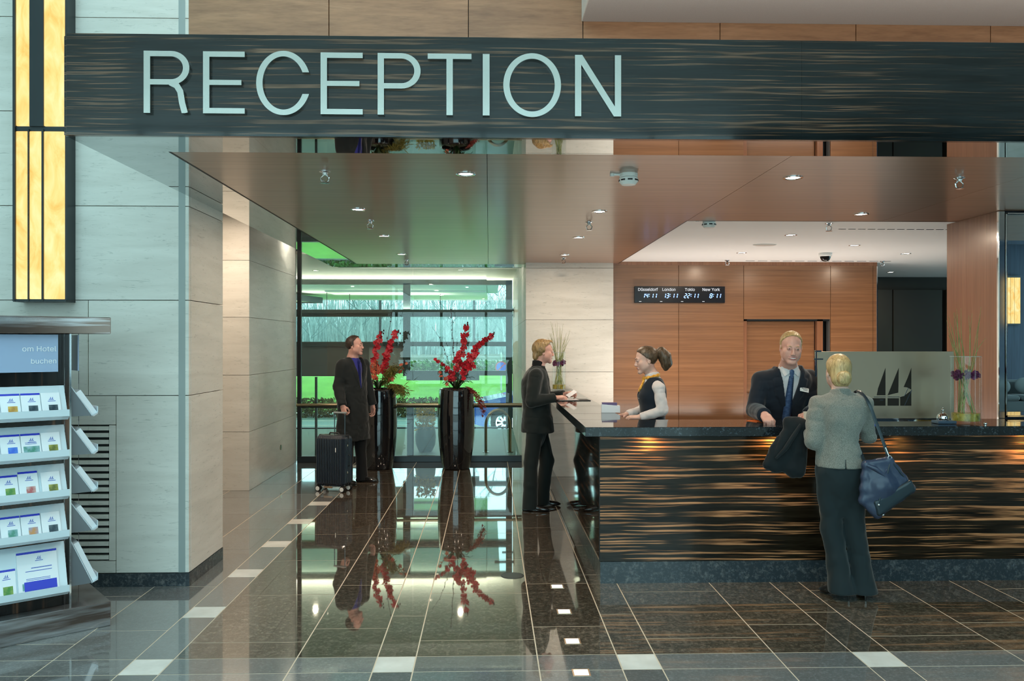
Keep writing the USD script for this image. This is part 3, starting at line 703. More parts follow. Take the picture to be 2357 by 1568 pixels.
def saplings(n, seed):
    r = np.random.RandomState(seed)
    V, F = [], []
    for i in range(n):
        x, y = r.uniform(-46, 24), r.uniform(86, 128)
        h = r.uniform(2.2, 5.2) * (1.35 + 0.35 * (y - 86) / 42)
        w = r.uniform(0.04, 0.09)
        z0 = float(terrain(x, y))
        lean = r.uniform(-0.12, 0.12) * h
        k = len(V)
        V += [(x - w, y, z0), (x + w, y + w, z0), (x, y - w, z0), (x + lean - w * .3, y, z0 + h), (x + lean + w * .3, y, z0 + h), (x + lean, y - w * .4, z0 + h)]
        F += [(k, k + 1, k + 4), (k, k + 4, k + 3), (k + 1, k + 2, k + 5), (k + 1, k + 5, k + 4), (k + 2, k, k + 3), (k + 2, k + 3, k + 5)]
    return trimesh.Trimesh(np.array(V), np.array(F), process=False)
single('thicket', saplings(5200, 7), M['bark'], 'dense pale thicket of bare saplings filling the grove beyond the lawn', 'thicket', kind='stuff', smooth=False)
# lamp columns of the street
for lab, x, y, h in (('slim dark street lamp column left of the window mullion', -5.0, 38.0, 7.5), ('slim street lamp column behind the right planter flowers', -0.75, 41.0, 7.0)):
    t = thing('street_lamp', lab, 'street lamp', (x, y, float(terrain(x, y)) - 0.05))
    obj('pole', rod((0, 0, 0), (0, 0, h), 0.07, 8, 0.05), M['frame'], t)
    obj('arm', rod((0, 0, h - 0.05), (0.7, 0, h + 0.05), 0.035, 6), M['frame'], t)
    obj('head', box(0.45, 1.1, -0.09, 0.09, h + 0.02, h + 0.12, 0.02), M['frame'], t)
cn = structure('canopy', 'pale green drive-in canopy ceiling outside the entrance', 'canopy')
obj('soffit', cat(box(-30, -0.05, YO + 0.13, 25.3, 3.06, 3.1), box(-0.06, 0.22, YO + 0.13, 22.3, 3.06, 3.1)), M['canopy'], cn, False)
obj('fascia', box(-30, -0.05, 25.25, 25.3, 3.02, 3.5), M['canopy'], cn, False)
obj('cross_beam', box(-4.2, -0.08, 21.2, 22.6, 3.02, 3.06, 0.01), M['canopy'], cn, False)
for i, (x, y) in enumerate(((-4.0, 19.5), (-3.2, 22.0), (-2.1, 22.3), (-1.4, 19.8), (-0.7, 21.6))):
    spot('canopy_lamp', (x, y, 3.05), 5.0, (1, .95, .8), 0.05, 70)
for x in (-5.5, -2.5):
    l = UsdLux.RectLight.Define(stage, numbered('/World/canopy_cove'))
    l.CreateWidthAttr(2.6); l.CreateHeightAttr(0.06); l.CreateIntensityAttr(40.0 / (2.6 * 0.06 * PI)); l.CreateColorAttr(Gf.Vec3f(1.0, 0.95, 0.80))
    l.AddTranslateOp().Set(Gf.Vec3d(x, 22.0, 2.56)); l.AddRotateXOp().Set(180.0)
    cvl = thing('canopy_trough', ('left' if x < -4 else 'right') + ' light trough hanging under the canopy outside', 'lamp', (x, 22.0, 2.5))
    obj('trough', box(-1.35, 1.35, -0.06, 0.06, 0, 0.05, 0.005), M['frame'], cvl, False)
    obj('hanger', cat(rod((-1.2, 0, 0.05), (-1.2, 0, 0.56), 0.008, 6), rod((1.2, 0, 0.05), (1.2, 0, 0.56), 0.008, 6)), M['frame'], cvl)
cs = thing('side_canopy', 'angular cream canopy corner with dark rim at the left outside', 'canopy', (0, 0, 0))
pg = np.array([(-5.6, 23.2), (-4.75, 23.2), (-5.4, 20.4), (-6.6, 20.4)])
obj('panel', move(extrude(Polygon(pg), 0.04), (0, 0, 2.86)), M['plaster_cream'], cs, False)
for x, y in ((-5.4, 22.8), (-5.2, 21.6), (-5.9, 20.8)):
    obj('hanger', rod((x, y, 2.89), (x, y, 3.062), 0.012, 6), M['frame'], cs)
obj('rim', move(extrude(Polygon(pg).buffer(0.07, join_style=2).difference(Polygon(pg)), 0.16), (0, 0, 2.83)), M['frame'], cs, False)
# ---- road sign and cars
sg = thing('traffic_sign', 'round blue traffic sign with red rim on a pole outside at right', 'traffic sign', (0.40, 27.5, GZ))
obj('pole', rod((0, 0.03, 0), (0, 0.03, 1.75), 0.03, 8), M['kerb'], sg)
obj('disc', move(lathe([(0, -0.008), (0.20, -0.008), (0.20, 0.008), (0, 0.008)], 28), (0, 0, 1.26), rx=PI / 2), pbr('sign_red', (0.62, 0.03, 0.04), 0.4), sg)
obj('face', move(lathe([(0, -0.012), (0.165, -0.012), (0.165, 0.0), (0, 0.0)], 28), (0, -0.002, 1.26), rx=-PI / 2), pbr('sign_blue', (0.04, 0.10, 0.62), 0.4), sg)
obj('bar', move(box(-0.16, 0.16, -0.004, 0.004, -0.016, 0.016), (0, -0.013, 1.26), ry=-PI / 4), pbr('sign_red_bar', (0.62, 0.03, 0.04), 0.4), sg)

def make_car(label, loc, rz, paint, glass):
    """a small saloon seen from the side: pressed body, glasshouse, wheels with spoked rims, lamps and bumpers"""
    t = thing('parked_car', label, 'car', loc, rz)
    prof = Polygon([(-2.05, 0.30), (-2.08, 0.62), (-1.95, 0.84), (-1.25, 0.93), (1.05, 0.92), (1.85, 0.76), (2.05, 0.58), (2.06, 0.30), (1.75, 0.22), (-1.75, 0.22)]).buffer(0.06).buffer(-0.06)
    for wx in (-1.28, 1.28):
        prof = prof.difference(Point(wx, 0.30).buffer(0.36))
    obj('body', move(upright(prof, -0.82, 1.64)), paint, t)
    cab = Polygon([(-1.62, 0.90), (-0.95, 1.36), (0.15, 1.38), (0.95, 0.90)]).buffer(0.04)
    obj('glasshouse', upright(cab, -0.70, 1.40), glass, t)
    obj('roof', upright(Polygon([(-0.98, 1.37), (0.17, 1.39), (0.20, 1.43), (-0.95, 1.42)]), -0.68, 1.36), paint, t)
    for y in (-0.71, 0.71):
        obj('pillar', cat(*[upright(LineString(q).buffer(0.03), y - 0.01, 0.02) for q in ([(-1.62, 0.9), (-0.95, 1.39)], [(-0.35, 0.9), (-0.35, 1.39)], [(0.95, 0.9), (0.15, 1.39)])]), paint, t)
    for wx in (-1.28, 1.28):
        for y in (-0.78, 0.78):
            s = -1 if y < 0 else 1
            w = obj('wheel', move(lathe([(0.18, -0.09), (0.29, -0.10), (0.31, -0.06), (0.31, 0.06), (0.29, 0.10), (0.18, 0.09)], 24), (wx, y, 0.31), rx=PI / 2), M['black'], t)
            obj('rim', move(cat(*[box(-0.02, 0.02, -0.19, 0.19, -0.012, 0.012) if k == 0 else move(box(-0.02, 0.02, -0.19, 0.19, -0.012, 0.012), rz=k * PI / 5) for k in range(5)], lathe([(0.17, -0.02), (0.20, -0.02), (0.20, 0.02), (0.17, 0.02)], 24)), (wx, y + s * 0.075, 0.31), rx=PI / 2), M['chrome'], w)
    obj('bumper', cat(box(2.02, 2.12, -0.78, 0.78, 0.34, 0.52, 0.03), box(-2.14, -2.04, -0.78, 0.78, 0.34, 0.52, 0.03)), M['frame'], t)
    for y in (-0.6, 0.6):
        obj('headlamp', box(1.96, 2.07, y - 0.14, y + 0.14, 0.60, 0.72, 0.02), M['chrome'], t)
        obj('tail_lamp', box(-2.10, -2.00, y - 0.14, y + 0.14, 0.62, 0.76, 0.02), pbr('lamp_red_%d' % int(y * 10 + loc[0] * 7 + 90), (0.5, 0.03, 0.03), 0.3), t)
    return t
car_glass = pbr('car_glass', (0.10, 0.16, 0.18), 0.05)
make_car('blue parked car outside seen low through the right pane behind the bronze hoop', (1.62, 19.0, GZ), PI, pbr('car_blue', (0.05, 0.14, 0.55), 0.16, 0.2, coat_weight=1.0), car_glass)
pt = thing('yellow_shrub_pot', 'dark pot with a yellow leafed shrub standing inside the glass entrance between the planters', 'pot', (-1.00, 13.0, 0))
obj('pot', lathe([(0, 0), (0.10, 0), (0.155, 0.12), (0.165, 0.24), (0.15, 0.36), (0.135, 0.40), (0.125, 0.40), (0.125, 0.36), (0, 0.36)], 24), pbr('pot_teal', (0.03, 0.07, 0.07), 0.3), pt)
obj('foliage', move(leaf_blob(420, 0.035, (0.14, 0.14, 0.17), 8), (0, 0, 0.52)), noisy('shrub_yellow', (0.32, 0.22, 0.02), (0.55, 0.40, 0.04), 20, 0.8), pt, False)
# ---- bronze hoop rail in the vestibule
hp = [(-0.19, 0, 0.0), (-0.19, 0, 0.36)] + [(-0.19 * math.cos(a), 0, 0.40 + 0.26 * math.sin(a)) for a in np.linspace(0.15, PI - 0.15, 14)] + [(0.19, 0, 0.36), (0.19, 0, 0.0)]
ho = thing('hoop_rail', 'bronze hoop guard rail standing inside the glass entrance', 'rail', (0.135, 12.9, 0))
obj('hoop', tube(hp, 0.024, 12), M['bronze'], ho)
for x in (-0.19, 0.19):
    obj('foot', lathe([(0, 0.012), (0.05, 0.010), (0.05, 0)], 20, (x, 0, 0)), M['bronze'], ho)
# ================================================================== RECEPTION DESK
M['ebony_side'] = macassar('macassar_desk_side', (3.0, 1.5, 46.0), 0.52, 0.66, (0.20, 0.10, 0.05), 0.05, (0.010, 0.009, 0.007))
dk = thing('reception_desk', 'long reception desk of glossy striped macassar on a speckled granite plinth', 'desk', (0, 0, 0))
obj('front_panel', box(0.782, 5.2, 5.832, 5.862, 0.155, 1.053, 0.001), M['ebony_desk'], dk, False)
obj('side_panel', box(0.780, 0.81, 5.834, 10.495, 0.155, 1.053, 0.001), M['ebony_side'], dk, False)
obj('plinth', cat(box(0.786, 5.2, 5.826, 5.86, 0, 0.153), box(0.786, 0.82, 5.86, 10.495, 0, 0.153)), M['granite_plinth'], dk, False)
obj('carcass', cat(box(0.812, 5.2, 5.864, 6.20, 0.0, 1.052), box(0.822, 1.02, 6.2, 10.495, 0.0, 1.052)), M['wood_pier'], dk, False)
obj('corner_bead', rod((0.782, 5.834, 0.155), (0.782, 5.834, 1.053), 0.004, 6), M['black'], dk)
wt = thing('desk_worktop', 'polished blue black granite worktop along the reception desk', 'worktop', (0, 0, 0))
TZ = 1.12
obj('granite_slab', box(0.665, 2.30, 5.694, 6.26, 1.054, TZ, 0.003), M['granite_slab'], wt, False)
obj('granite_slab', box(2.3015, 3.85, 5.694, 6.26, 1.054, TZ, 0.003), M['granite_slab'], wt, False)
obj('granite_slab', box(3.8515, 5.2, 5.694, 6.26, 1.054, TZ, 0.003), M['granite_slab'], wt, False)
for a, b in ((6.2615, 6.80), (6.803, 8.40), (8.403, 10.497)):
    obj('granite_slab', box(0.665, 1.056, a, b, 1.054, TZ, 0.003), M['granite_slab'], wt, False)
for i, x in enumerate((1.13, 2.03, 2.93, 3.83)):
    t = thing('desk_spotlight', ('first', 'second', 'third', 'fourth')[i] + ' small golden spotlight under the worktop counted from the desk corner', 'spotlight', (x, 5.772, 1.054))
    obj('bezel', lathe([(0.030, 0), (0.030, -0.005), (0.022, -0.006), (0.022, -0.001)], 20), M['chrome'], t)
    obj('lamp', lathe([(0, -0.001), (0.021, -0.001), (0.021, -0.004)], 16), emit_mat('desk_spot_%d' % i, (1.0, 0.66, 0.22), 9.0), t)
    spot('beam', (0, 0, -0.010), 1.6, (1.0, 0.62, 0.22), 0.018, 75, 0.5, parent=t)
# warm work light strip of the back desk: lights the staff, the wood wall and the white ceiling
for i, (x0, x1) in enumerate(((1.4, 3.1), (3.3, 5.0))):
    wl_ = thing('work_light', ('left', 'right')[i] + ' warm linear uplight on the low cabinet behind the reception desk', 'lamp', (0, 0, 0))
    obj('cabinet', box(x0, x1, 9.75, 10.10, 0, 0.70, 0.004), M['wood_pier'], wl_, False)
    obj('housing', box(x0, x1, 9.80, 9.86, 0.70, 0.75, 0.004), M['steel'], wl_, False)
    l = UsdLux.RectLight.Define(stage, P(wl_) + '/tube')
    l.CreateWidthAttr(x1 - x0 - 0.1); l.CreateHeightAttr(0.05)
    l.CreateIntensityAttr(UPL / ((x1 - x0) * 0.05 * PI)); l.CreateColorAttr(Gf.Vec3f(1.0, 0.91, 0.80))
    l.AddTranslateOp().Set(Gf.Vec3d((x0 + x1) / 2, 9.83, 0.76)); l.AddRotateXOp().Set(180.0)

# ---- steel screen with the three-sail ship emblem
sc = thing('steel_screen', 'satin steel screen on the desk bearing a dark three-sail ship emblem', 'screen', (0, 0, 0))
SX0, SX1, SY = 2.49, 3.545, 6.20
obj('panel', box(SX0, SX1, SY, SY + 0.012, TZ + 0.008, 1.640, 0.001), M['steel'], sc, False)
obj('foot_rail', box(SX0, SX1, SY - 0.012, SY + 0.024, TZ, TZ + 0.012, 0.001), M['chrome'], sc, False)
def spx(px, py):
    k = (px - 1178.5) / FPX
    D = SY / (math.cos(YAW) - k * math.sin(YAW))
    return (k * D * math.cos(YAW) + D * math.sin(YAW), EYE + (791 - py) * D / FPX)
def emblem(name, pts, m, d=0.0015):
    obj(name, upright(Polygon([spx(*p) for p in pts]), SY - d, d), m, sc, False)
M['emblem'] = pbr('emblem_dark', (0.035, 0.028, 0.022), 0.30, 0.6)
emblem('emblem_sail', [(2018, 910), (2021, 894), (2029, 872), (2038, 847), (2038, 910)], M['emblem'])
emblem('emblem_sail', [(2043, 910), (2050, 893), (2060, 868), (2068.5, 847), (2067.5, 904), (2059, 906)], M['emblem'])
emblem('emblem_sail', [(2080, 891), (2089, 870), (2097.5, 847), (2097.5, 897), (2088, 892)], M['emblem'])
emblem('emblem_hull', [(2007, 917), (2038, 917), (2038, 934), (2004, 934), (2006, 926)], M['emblem'])
emblem('emblem_hull', [(2043, 917), (2069, 917), (2069, 934), (2043, 934)], M['emblem'])
emblem('emblem_hull', [(2072, 914), (2080, 912), (2097.5, 899), (2097.5, 934), (2072, 934)], M['emblem'])
def strip(a, b, w):
    obj('emblem_line', upright(LineString([spx(*a), spx(*b)]).buffer(w, cap_style=2), SY - 0.003, 0.0014), M['chrome'], sc, False)
for a, b in (((2011, 914), (2038, 914)), ((2043, 914), (2070, 914)), ((2090, 893), (2081, 913)), ((2098, 898), (2082, 933)), ((2025, 921), (2033, 921))):
    strip(a, b, 0.0022)
obj('end_clip', cat(box(SX0 - 0.014, SX0 - 0.004, SY, SY + 0.014, 1.45, 1.645), box(SX0 - 0.014, SX0 + 0.03, SY - 0.004, SY + 0.018, 1.637, 1.648), box(SX0 - 0.03, SX0 + 0.04, SY - 0.012, SY - 0.003, 1.578, 1.586)), M['chrome'], sc, False)

# ---- world clock
ck = thing('world_clock', 'black world clock board with blue glowing digits on the wood wall', 'clock', (0, 0, 0))
CX0, CX1, CZ0, CZ1, CY = 1.857, 3.025, 2.222, 2.434, 10.51
obj('case', box(CX0, CX1, CY, 10.548, CZ0, CZ1, 0.004), pbr('clock_black', (0.006, 0.006, 0.010), 0.2), ck, False)
M['clock_text'] = emit_mat('clock_lettering_white', (0.95, 0.97, 1.0), 0.75)
M['clock_digit'] = emit_mat('clock_digit_blue', (0.20, 0.38, 1.0), 4.0)
def stand_text(s, h, x, z, y, depth=0.002, bold=False, align='c', width=None):
    t = meshkit.text_mesh(s, h, depth, bold)
    b = t.bounds
    w = b[1][0] - b[0][0]
    if width:
        t.vertices[:, 0] = (t.vertices[:, 0] - b[0][0]) * width / w; w = width
    else:
        t.vertices[:, 0] -= b[0][0]
    off = {'c': -w / 2, 'l': 0, 'r': -w}[align]
    v = t.vertices.copy()
    t.vertices = np.stack([x + off + v[:, 0], y - v[:, 2], z + v[:, 1]], 1)
    return t
SEG = {'0': 'abcdef', '1': 'bc', '2': 'abged', '3': 'abgcd', '4': 'fgbc', '5': 'afgcd', '6': 'afgedc', '7': 'abc', '8': 'abcdefg', '9': 'abcdfg'}
def seven(ch, x, z, w, h):
    p = {'a': ((0, h), (w, h)), 'b': ((w, h), (w, h / 2)), 'c': ((w, h / 2), (w, 0)), 'd': ((0, 0), (w, 0)), 'e': ((0, h / 2), (0, 0)), 'f': ((0, h), (0, h / 2)), 'g': ((0, h / 2), (w, h / 2))}
    out = []
    for s in SEG[ch]:
        (x0, z0), (x1, z1) = p[s]
        q = [(x + x0 + 0.18 * z0, z + z0), (x + x1 + 0.18 * z1, z + z1)]
        d = np.subtract(q[1], q[0]); d = d / np.linalg.norm(d) * 0.004
        out.append(LineString([np.add(q[0], d), np.subtract(q[1], d)]).buffer(0.0052, cap_style=2))
    return out
for city, tm_, px in (('Düsseldorf', '14:11', 1490), ('London', '13:11', 1538), ('Tokio', '22:11', 1586), ('New York', '8:11', 1635)):
    xc = CX0 + (px - 1459) / 208 * (CX1 - CX0)
    obj('city_name', stand_text(city, 0.036, xc, 2.375, CY, bold=True), M['clock_text'], ck, False)
    polys = []
    x = xc - 0.075 if len(tm_) == 5 else xc - 0.02
    for ch in tm_:
        if ch == ':':
            polys += [Point(x + 0.006, 2.29 + 0.016).buffer(0.005), Point(x + 0.010, 2.29 + 0.040).buffer(0.005)]; x += 0.026
        else:
            polys += seven(ch, x, 2.285, 0.026, 0.055); x += 0.042
    obj('time_digits', upright(unary_union(polys), CY - 0.002, 0.002), M['clock_digit'], ck, False)
    obj('sub_label', box(xc - 0.115, xc - 0.085, CY - 0.001, CY, 2.235, 2.243), M['clock_text'], ck, False)

# ---- RECEPTION letters
LZ0, CAP = 2.835, 0.306
W = 0.0315
def lt(*shapes):
    return unary_union(shapes)
def bar(a, b, w=W):
    return LineString([a, b]).buffer(w / 2, cap_style=2)
def glyph(ch, x0, x1):
    w, h = x1 - x0, CAP
    if ch == 'R':
        bowl = Polygon([(0, h)] + [(w * 0.60 + 0.40 * w * math.cos(a), h - 0.083 + 0.083 * math.sin(a)) for a in np.linspace(PI / 2, -PI / 2, 18)] + [(0, h - 0.166)])
        inner = Polygon([(W, h - W * .85)] + [(w * 0.60 + (0.40 * w - W) * math.cos(a), h - 0.083 + (0.083 - W * .85) * math.sin(a)) for a in np.linspace(PI / 2, -PI / 2, 18)] + [(W, h - 0.166 + W * .85)])
        leg = LineString([(w * 0.58, h - 0.155), (w * 0.72, h - 0.170), (w * 0.80, h - 0.20), (w * 0.84, 0.05), (w * 0.90, 0.0)]).buffer(W / 2 * 0.95, cap_style=2).intersection(sbox(0, 0, w * 1.05, h))
        g = lt(bowl.difference(inner), sbox(0, 0, W, h), leg)
    elif ch == 'E':
        g = lt(sbox(0, 0, W, h), sbox(0, h - W * .85, w, h), sbox(0, 0, w, W * .85), sbox(0, h / 2 - W * .40, w * 0.92, h / 2 + W * .40))
    elif ch in 'CO':
        el = lambda rx, rz: Polygon([(w / 2 + rx * math.cos(a), h / 2 + rz * math.sin(a)) for a in np.linspace(0, 2 * PI, 72, endpoint=False)])
        if ch == 'O':
            g = el(w / 2, h / 2 + 0.006).difference(el(w / 2 - W, h / 2 + 0.006 - W * 0.88))
        else:
            ww = w * 0.52
            el = lambda rx, rz: Polygon([(ww + rx * math.cos(a), h / 2 + rz * math.sin(a)) for a in np.linspace(0, 2 * PI, 72, endpoint=False)])
            g = el(ww, h / 2 + 0.006).difference(el(ww - W, h / 2 + 0.006 - W * 0.88)).difference(sbox(w * 0.70, h * 0.325, w * 1.3, h * 0.675))
    elif ch == 'P':
        bowl = Polygon([(0, h)] + [(w * 0.55 + 0.45 * w * math.cos(a), h - 0.088 + 0.088 * math.sin(a)) for a in np.linspace(PI / 2, -PI / 2, 18)] + [(0, h - 0.176)])
        inner = Polygon([(W, h - W * .85)] + [(w * 0.55 + (0.45 * w - W) * math.cos(a), h - 0.088 + (0.088 - W * .85) * math.sin(a)) for a in np.linspace(PI / 2, -PI / 2, 18)] + [(W, h - 0.176 + W * .85)])
        g = lt(bowl.difference(inner), sbox(0, 0, W, h))
    elif ch == 'T':
        g = lt(sbox(0, h - W * .85, w, h), sbox(w / 2 - W / 2, 0, w / 2 + W / 2, h))
    elif ch == 'I':
        g = sbox(0, 0, w, h)
    else:
        g = lt(sbox(0, 0, W, h), sbox(w - W, 0, w, h), Polygon([(0, h), (W * 1.15, h), (w, 0), (w - W * 1.15, 0)]))
    return g
from shapely import affinity
for i, (ch, x0, x1, lab) in enumerate((('R', -1.699, -1.476, 'first letter R'), ('E', -1.410, -1.206, 'letter E between R and C'), ('C', -1.150, -0.893, 'letter C'), ('E', -0.834, -0.626, 'letter E between C and P'),
        ('P', -0.553, -0.340, 'letter P'), ('T', -0.305, -0.088, 'letter T'), ('I', -0.032, 0.002, 'slim letter I'), ('O', 0.070, 0.358, 'letter O'), ('N', 0.428, 0.659, 'last letter N'))):
    g = affinity.translate(glyph(ch, x0, x1), x0, LZ0)
    single('sign_letter', upright(g, 4.108, 0.021), M['sign_steel'], '%s of the raised silver RECEPTION lettering on the dark fascia' % lab, 'letter', smooth=False)

# ---- wall lamp of glowing alabaster strips
M['alabaster'] = usdkit.material(stage, L + 'alabaster_glow', {
    's': ('geometry', {}), 'm': ('mapping', {'scale': (5, 5, 2.2)}), 'n': ('noise_texture', {'scale': 1.6, 'detail': 4, 'roughness': 0.6, 'distortion': 0.8}),
    'r': ('rgb_ramp', {'ramp': [(0.3, (1.0, 0.50, 0.12)), (0.50, (1.0, 0.70, 0.25)), (0.72, (1.0, 0.84, 0.42))]}), 'e': ('emission', {'strength': 1.25})},
    [('s.position', 'm.vector'), ('m.vector', 'n.vector'), ('n.fac', 'r.fac'), ('r.color', 'e.color')], surface='e.emission')
wlamp = thing('wall_lamp', 'tall wall lamp of glowing amber alabaster strips in a dark frame', 'wall lamp', (0, 0, 0))
obj('frame', cat(box(-3.238, -2.885, 5.735, 5.838, 1.990, 3.162), box(-3.238, -2.885, 5.735, 5.838, 3.170, 5.4), box(-3.24, -2.88, 5.72, 5.838, 3.150, 3.182), box(-3.240, -3.225, 5.705, 5.838, 1.988, 5.4),
    box(-2.899, -2.884, 5.725, 5.838, 1.988, 5.4), box(-3.14, -3.132, 5.705, 5.74, 1.99, 3.16), box(-3.047, -3.035, 5.705, 5.74, 1.99, 3.16), box(-3.128, -3.034, 5.705, 5.74, 3.18, 5.4), box(-3.24, -2.885, 5.71, 5.84, 1.985, 2.001)), M['frame'], wlamp, False)
for x0, x1, z0, z1 in ((-3.222, -3.142, 2.003, 3.147), (-3.131, -3.048, 2.003, 3.147), (-3.034, -2.901, 2.003, 3.147), (-3.222, -3.130, 3.184, 5.38), (-3.034, -2.901, 3.184, 5.38)):
    obj('alabaster_strip', box(x0, x1, 5.712, 5.735, z0, z1, 0.003), M['alabaster'], wlamp, False)
# ================================================================== BROCHURE STAND
M['acrylic'] = usdkit.material(stage, L + 'acrylic_frosted', {'p': ('principled_bsdf', {'base_color': (0.62, 0.70, 0.76), 'roughness': 0.18, 'transmission_weight': 0.0, 'specular_ior_level': 0.6})}, surface='p.BSDF')
M['acrylic_side'] = pbr('acrylic_smoked', (0.16, 0.18, 0.20), 0.12)
M['paper'] = pbr('paper_white', (0.80, 0.82, 0.86), 0.45)
M['paper_blue'] = pbr('print_blue', (0.02, 0.035, 0.52), 0.4)
M['crest'] = pbr('print_crest_blue', (0.12, 0.17, 0.50), 0.5)
M['poster'] = pbr('poster_pale_blue', (0.33, 0.42, 0.60), 0.22)
SRZ = math.atan2(0.629, 0.777)
bs = thing('brochure_stand', 'free-standing dark macassar brochure column with acrylic trays at the left edge', 'brochure stand', (-2.499, 4.994, 0), SRZ)
obj('base', box(-1.3, 0.2, -0.10, 0.48, 0, 0.148, 0.003), M['ebony_stand_flat'], bs, False)
obj('header', box(-1.3, 0.2, -0.10, 0.48, 1.758, 1.857, 0.003), M['ebony_stand_flat'], bs, False)
obj('column', box(-1.0, 0, 0, 0.38, 0.148, 1.758, 0.002), M['ebony_stand'], bs, False)
obj('corner_trim', box(-0.004, 0.006, -0.006, 0.006, 0.148, 1.758), M['chrome'], bs, False)
ROWS = [(1.262, 0.190), (1.030, 0.190), (0.800, 0.190), (0.565, 0.190), (0.245, 0.285)]
def tray(length, h, out):
    """tray along x from 0 to length; inclined back plate, front lip and side cheeks; local -y is outward"""
    pl = Polygon([(0.0, h), (0.006, h), (out + 0.004, 0.002), (out, -0.004)])
    lip = Polygon([(out - 0.002, -0.004), (out + 0.034, 0.018), (out + 0.034, 0.056), (out + 0.030, 0.056), (out + 0.029, 0.020), (out, 0.003)])
    ck = Polygon([(0.001, 0.0), (0.001, h), (out, 0.0)])
    def ext(p, x0, x1):
        t = extrude(p, x1 - x0)
        v = t.vertices.copy()
        t.vertices = np.stack([x0 + v[:, 2], -v[:, 0], v[:, 1]], 1)
        return t
    return ext(pl, 0, length), ext(lip, 0, length), ext(ck, 0, 0.004), ext(ck, length - 0.004, length)
for i, (z, h) in enumerate(ROWS):
    for side in (0, 1):
        ln_, out = (0.93, 0.115) if side == 0 else (0.34, 0.125)
        a, b, c, c2 = tray(ln_, h, out)
        mv = (lambda t: move(t, (-0.965, 0, z))) if side == 0 else (lambda t: move(t, (0.0, 0.02, z), rz=PI / 2))
        tr = obj('tray', mv(a), M['acrylic'], bs, False)
        obj('lip', mv(b), M['acrylic'], tr, False)
        obj('cheek', mv(c), M['acrylic_side'], tr, False); obj('cheek', mv(c2), M['acrylic_side'], tr, False)
obj('tension_wire', cat(*[rod((x, y, 0.148), (x, y, 1.758), 0.0015, 5) for x, y in ((0.07, 0.10), (0.07, 0.30), (-0.035, -0.03), (-0.5, -0.03))]), M['chrome'], bs)
ps = obj('poster_panel', box(-0.95, -0.075, -0.055, -0.047, 1.535, 1.752), M['poster'], bs, False)
obj('poster_panel', box(0.055, 0.062, 0.06, 0.30, 1.535, 1.752), M['poster'], bs, False)
obj('lettering', stand_text('om Hotel', 0.030, -0.085, 1.655, -0.0555, align='r'), M['paper'], ps, False)
obj('lettering', stand_text('buchen', 0.028, -0.085, 1.585, -0.0555, align='r'), M['paper'], ps, False)
PIC = {n: noisy('photo_' + n, a, b, 22, 0.35, space='object') for n, a, b in (('amber', (0.45, 0.22, 0.03), (0.75, 0.5, 0.12)), ('night', (0.01, 0.03, 0.05), (0.12, 0.16, 0.18)), ('sky', (0.03, 0.12, 0.65), (0.10, 0.30, 0.75)),
       ('lake', (0.06, 0.25, 0.18), (0.35, 0.50, 0.60)), ('field', (0.05, 0.22, 0.03), (0.30, 0.40, 0.08)), ('red', (0.45, 0.10, 0.10), (0.7, 0.6, 0.55)), ('sand', (0.55, 0.25, 0.08), (0.25, 0.35, 0.6)), ('olive', (0.12, 0.14, 0.02), (0.45, 0.42, 0.08)))}
BN = {'amber': 'amber', 'night': 'dark night', 'sky': 'bright blue sky', 'lake': 'wide lake', 'field': 'green field', 'red': 'red building', 'sand': 'sandy beach', 'olive': 'olive tree'}
ORD = ('top', 'second', 'third', 'fourth', 'bottom')
ca, sa = math.cos(SRZ), math.sin(SRZ)
def brochure(x, row, w, hh, pic, label, wide=False, th=0.007, band=True, side=0, lift=0.0):
    """one leaflet leaning on its tray: cover, printed picture, blue crest and blue head band"""
    z, h = ROWS[row]
    out = 0.115 if side == 0 else 0.125
    lean = math.atan2(out, h)
    if side == 0:
        lx, ly, ang = x, -out - th - 0.003, SRZ
    else:
        lx, ly, ang = out + th * 1.1 + 0.004, x, SRZ + PI / 2
    g = thing('brochure', label, 'brochure', (-2.499 + lx * ca - ly * sa, 4.994 + lx * sa + ly * ca, z + 0.010 + lift), ang)
    R = lambda t: move(t, rx=-lean)
    obj('cover', R(box(0, w, 0, th, 0, hh)), M['paper'], g, False)
    if side == 1:
        return g
    f = -0.0006
    if band:
        obj('head_band', R(box(0, w, f, 0, hh - 0.012, hh)), M['paper_blue'], g, False)
    cx = w * 0.55
    obj('crest', R(upright(lt(Polygon([(cx - 0.010, hh - 0.042), (cx - 0.002, hh - 0.027), (cx - 0.002, hh - 0.042)]), Polygon([(cx, hh - 0.042), (cx + 0.008, hh - 0.027), (cx + 0.008, hh - 0.042)]), sbox(cx - 0.014, hh - 0.048, cx + 0.012, hh - 0.044), sbox(cx - 0.020, hh - 0.057, cx + 0.020, hh - 0.053)), f, 0.0006)), M['crest'], g, False)
    if wide:
        obj('picture', R(box(w * 0.10, w * 0.92, f, 0, 0.045, 0.085)), PIC[pic], g, False)
        obj('text_line', R(cat(*[box(w * 0.2, w * 0.8, f, 0, zz, zz + 0.003) for zz in (0.098, 0.106)])), M['crest'], g, False)
    else:
        obj('picture', R(box(w * 0.36, w * 0.84, f, 0, 0.035, 0.085)), PIC[pic], g, False)
    return g
LAY = [(0, ['night', 'night', 'amber', 'red']), (1, ['olive', 'lake', 'sky', 'sand']), (2, ['olive', 'red', 'field', 'sky']), (3, ['night', 'sand', 'lake', 'amber'])]
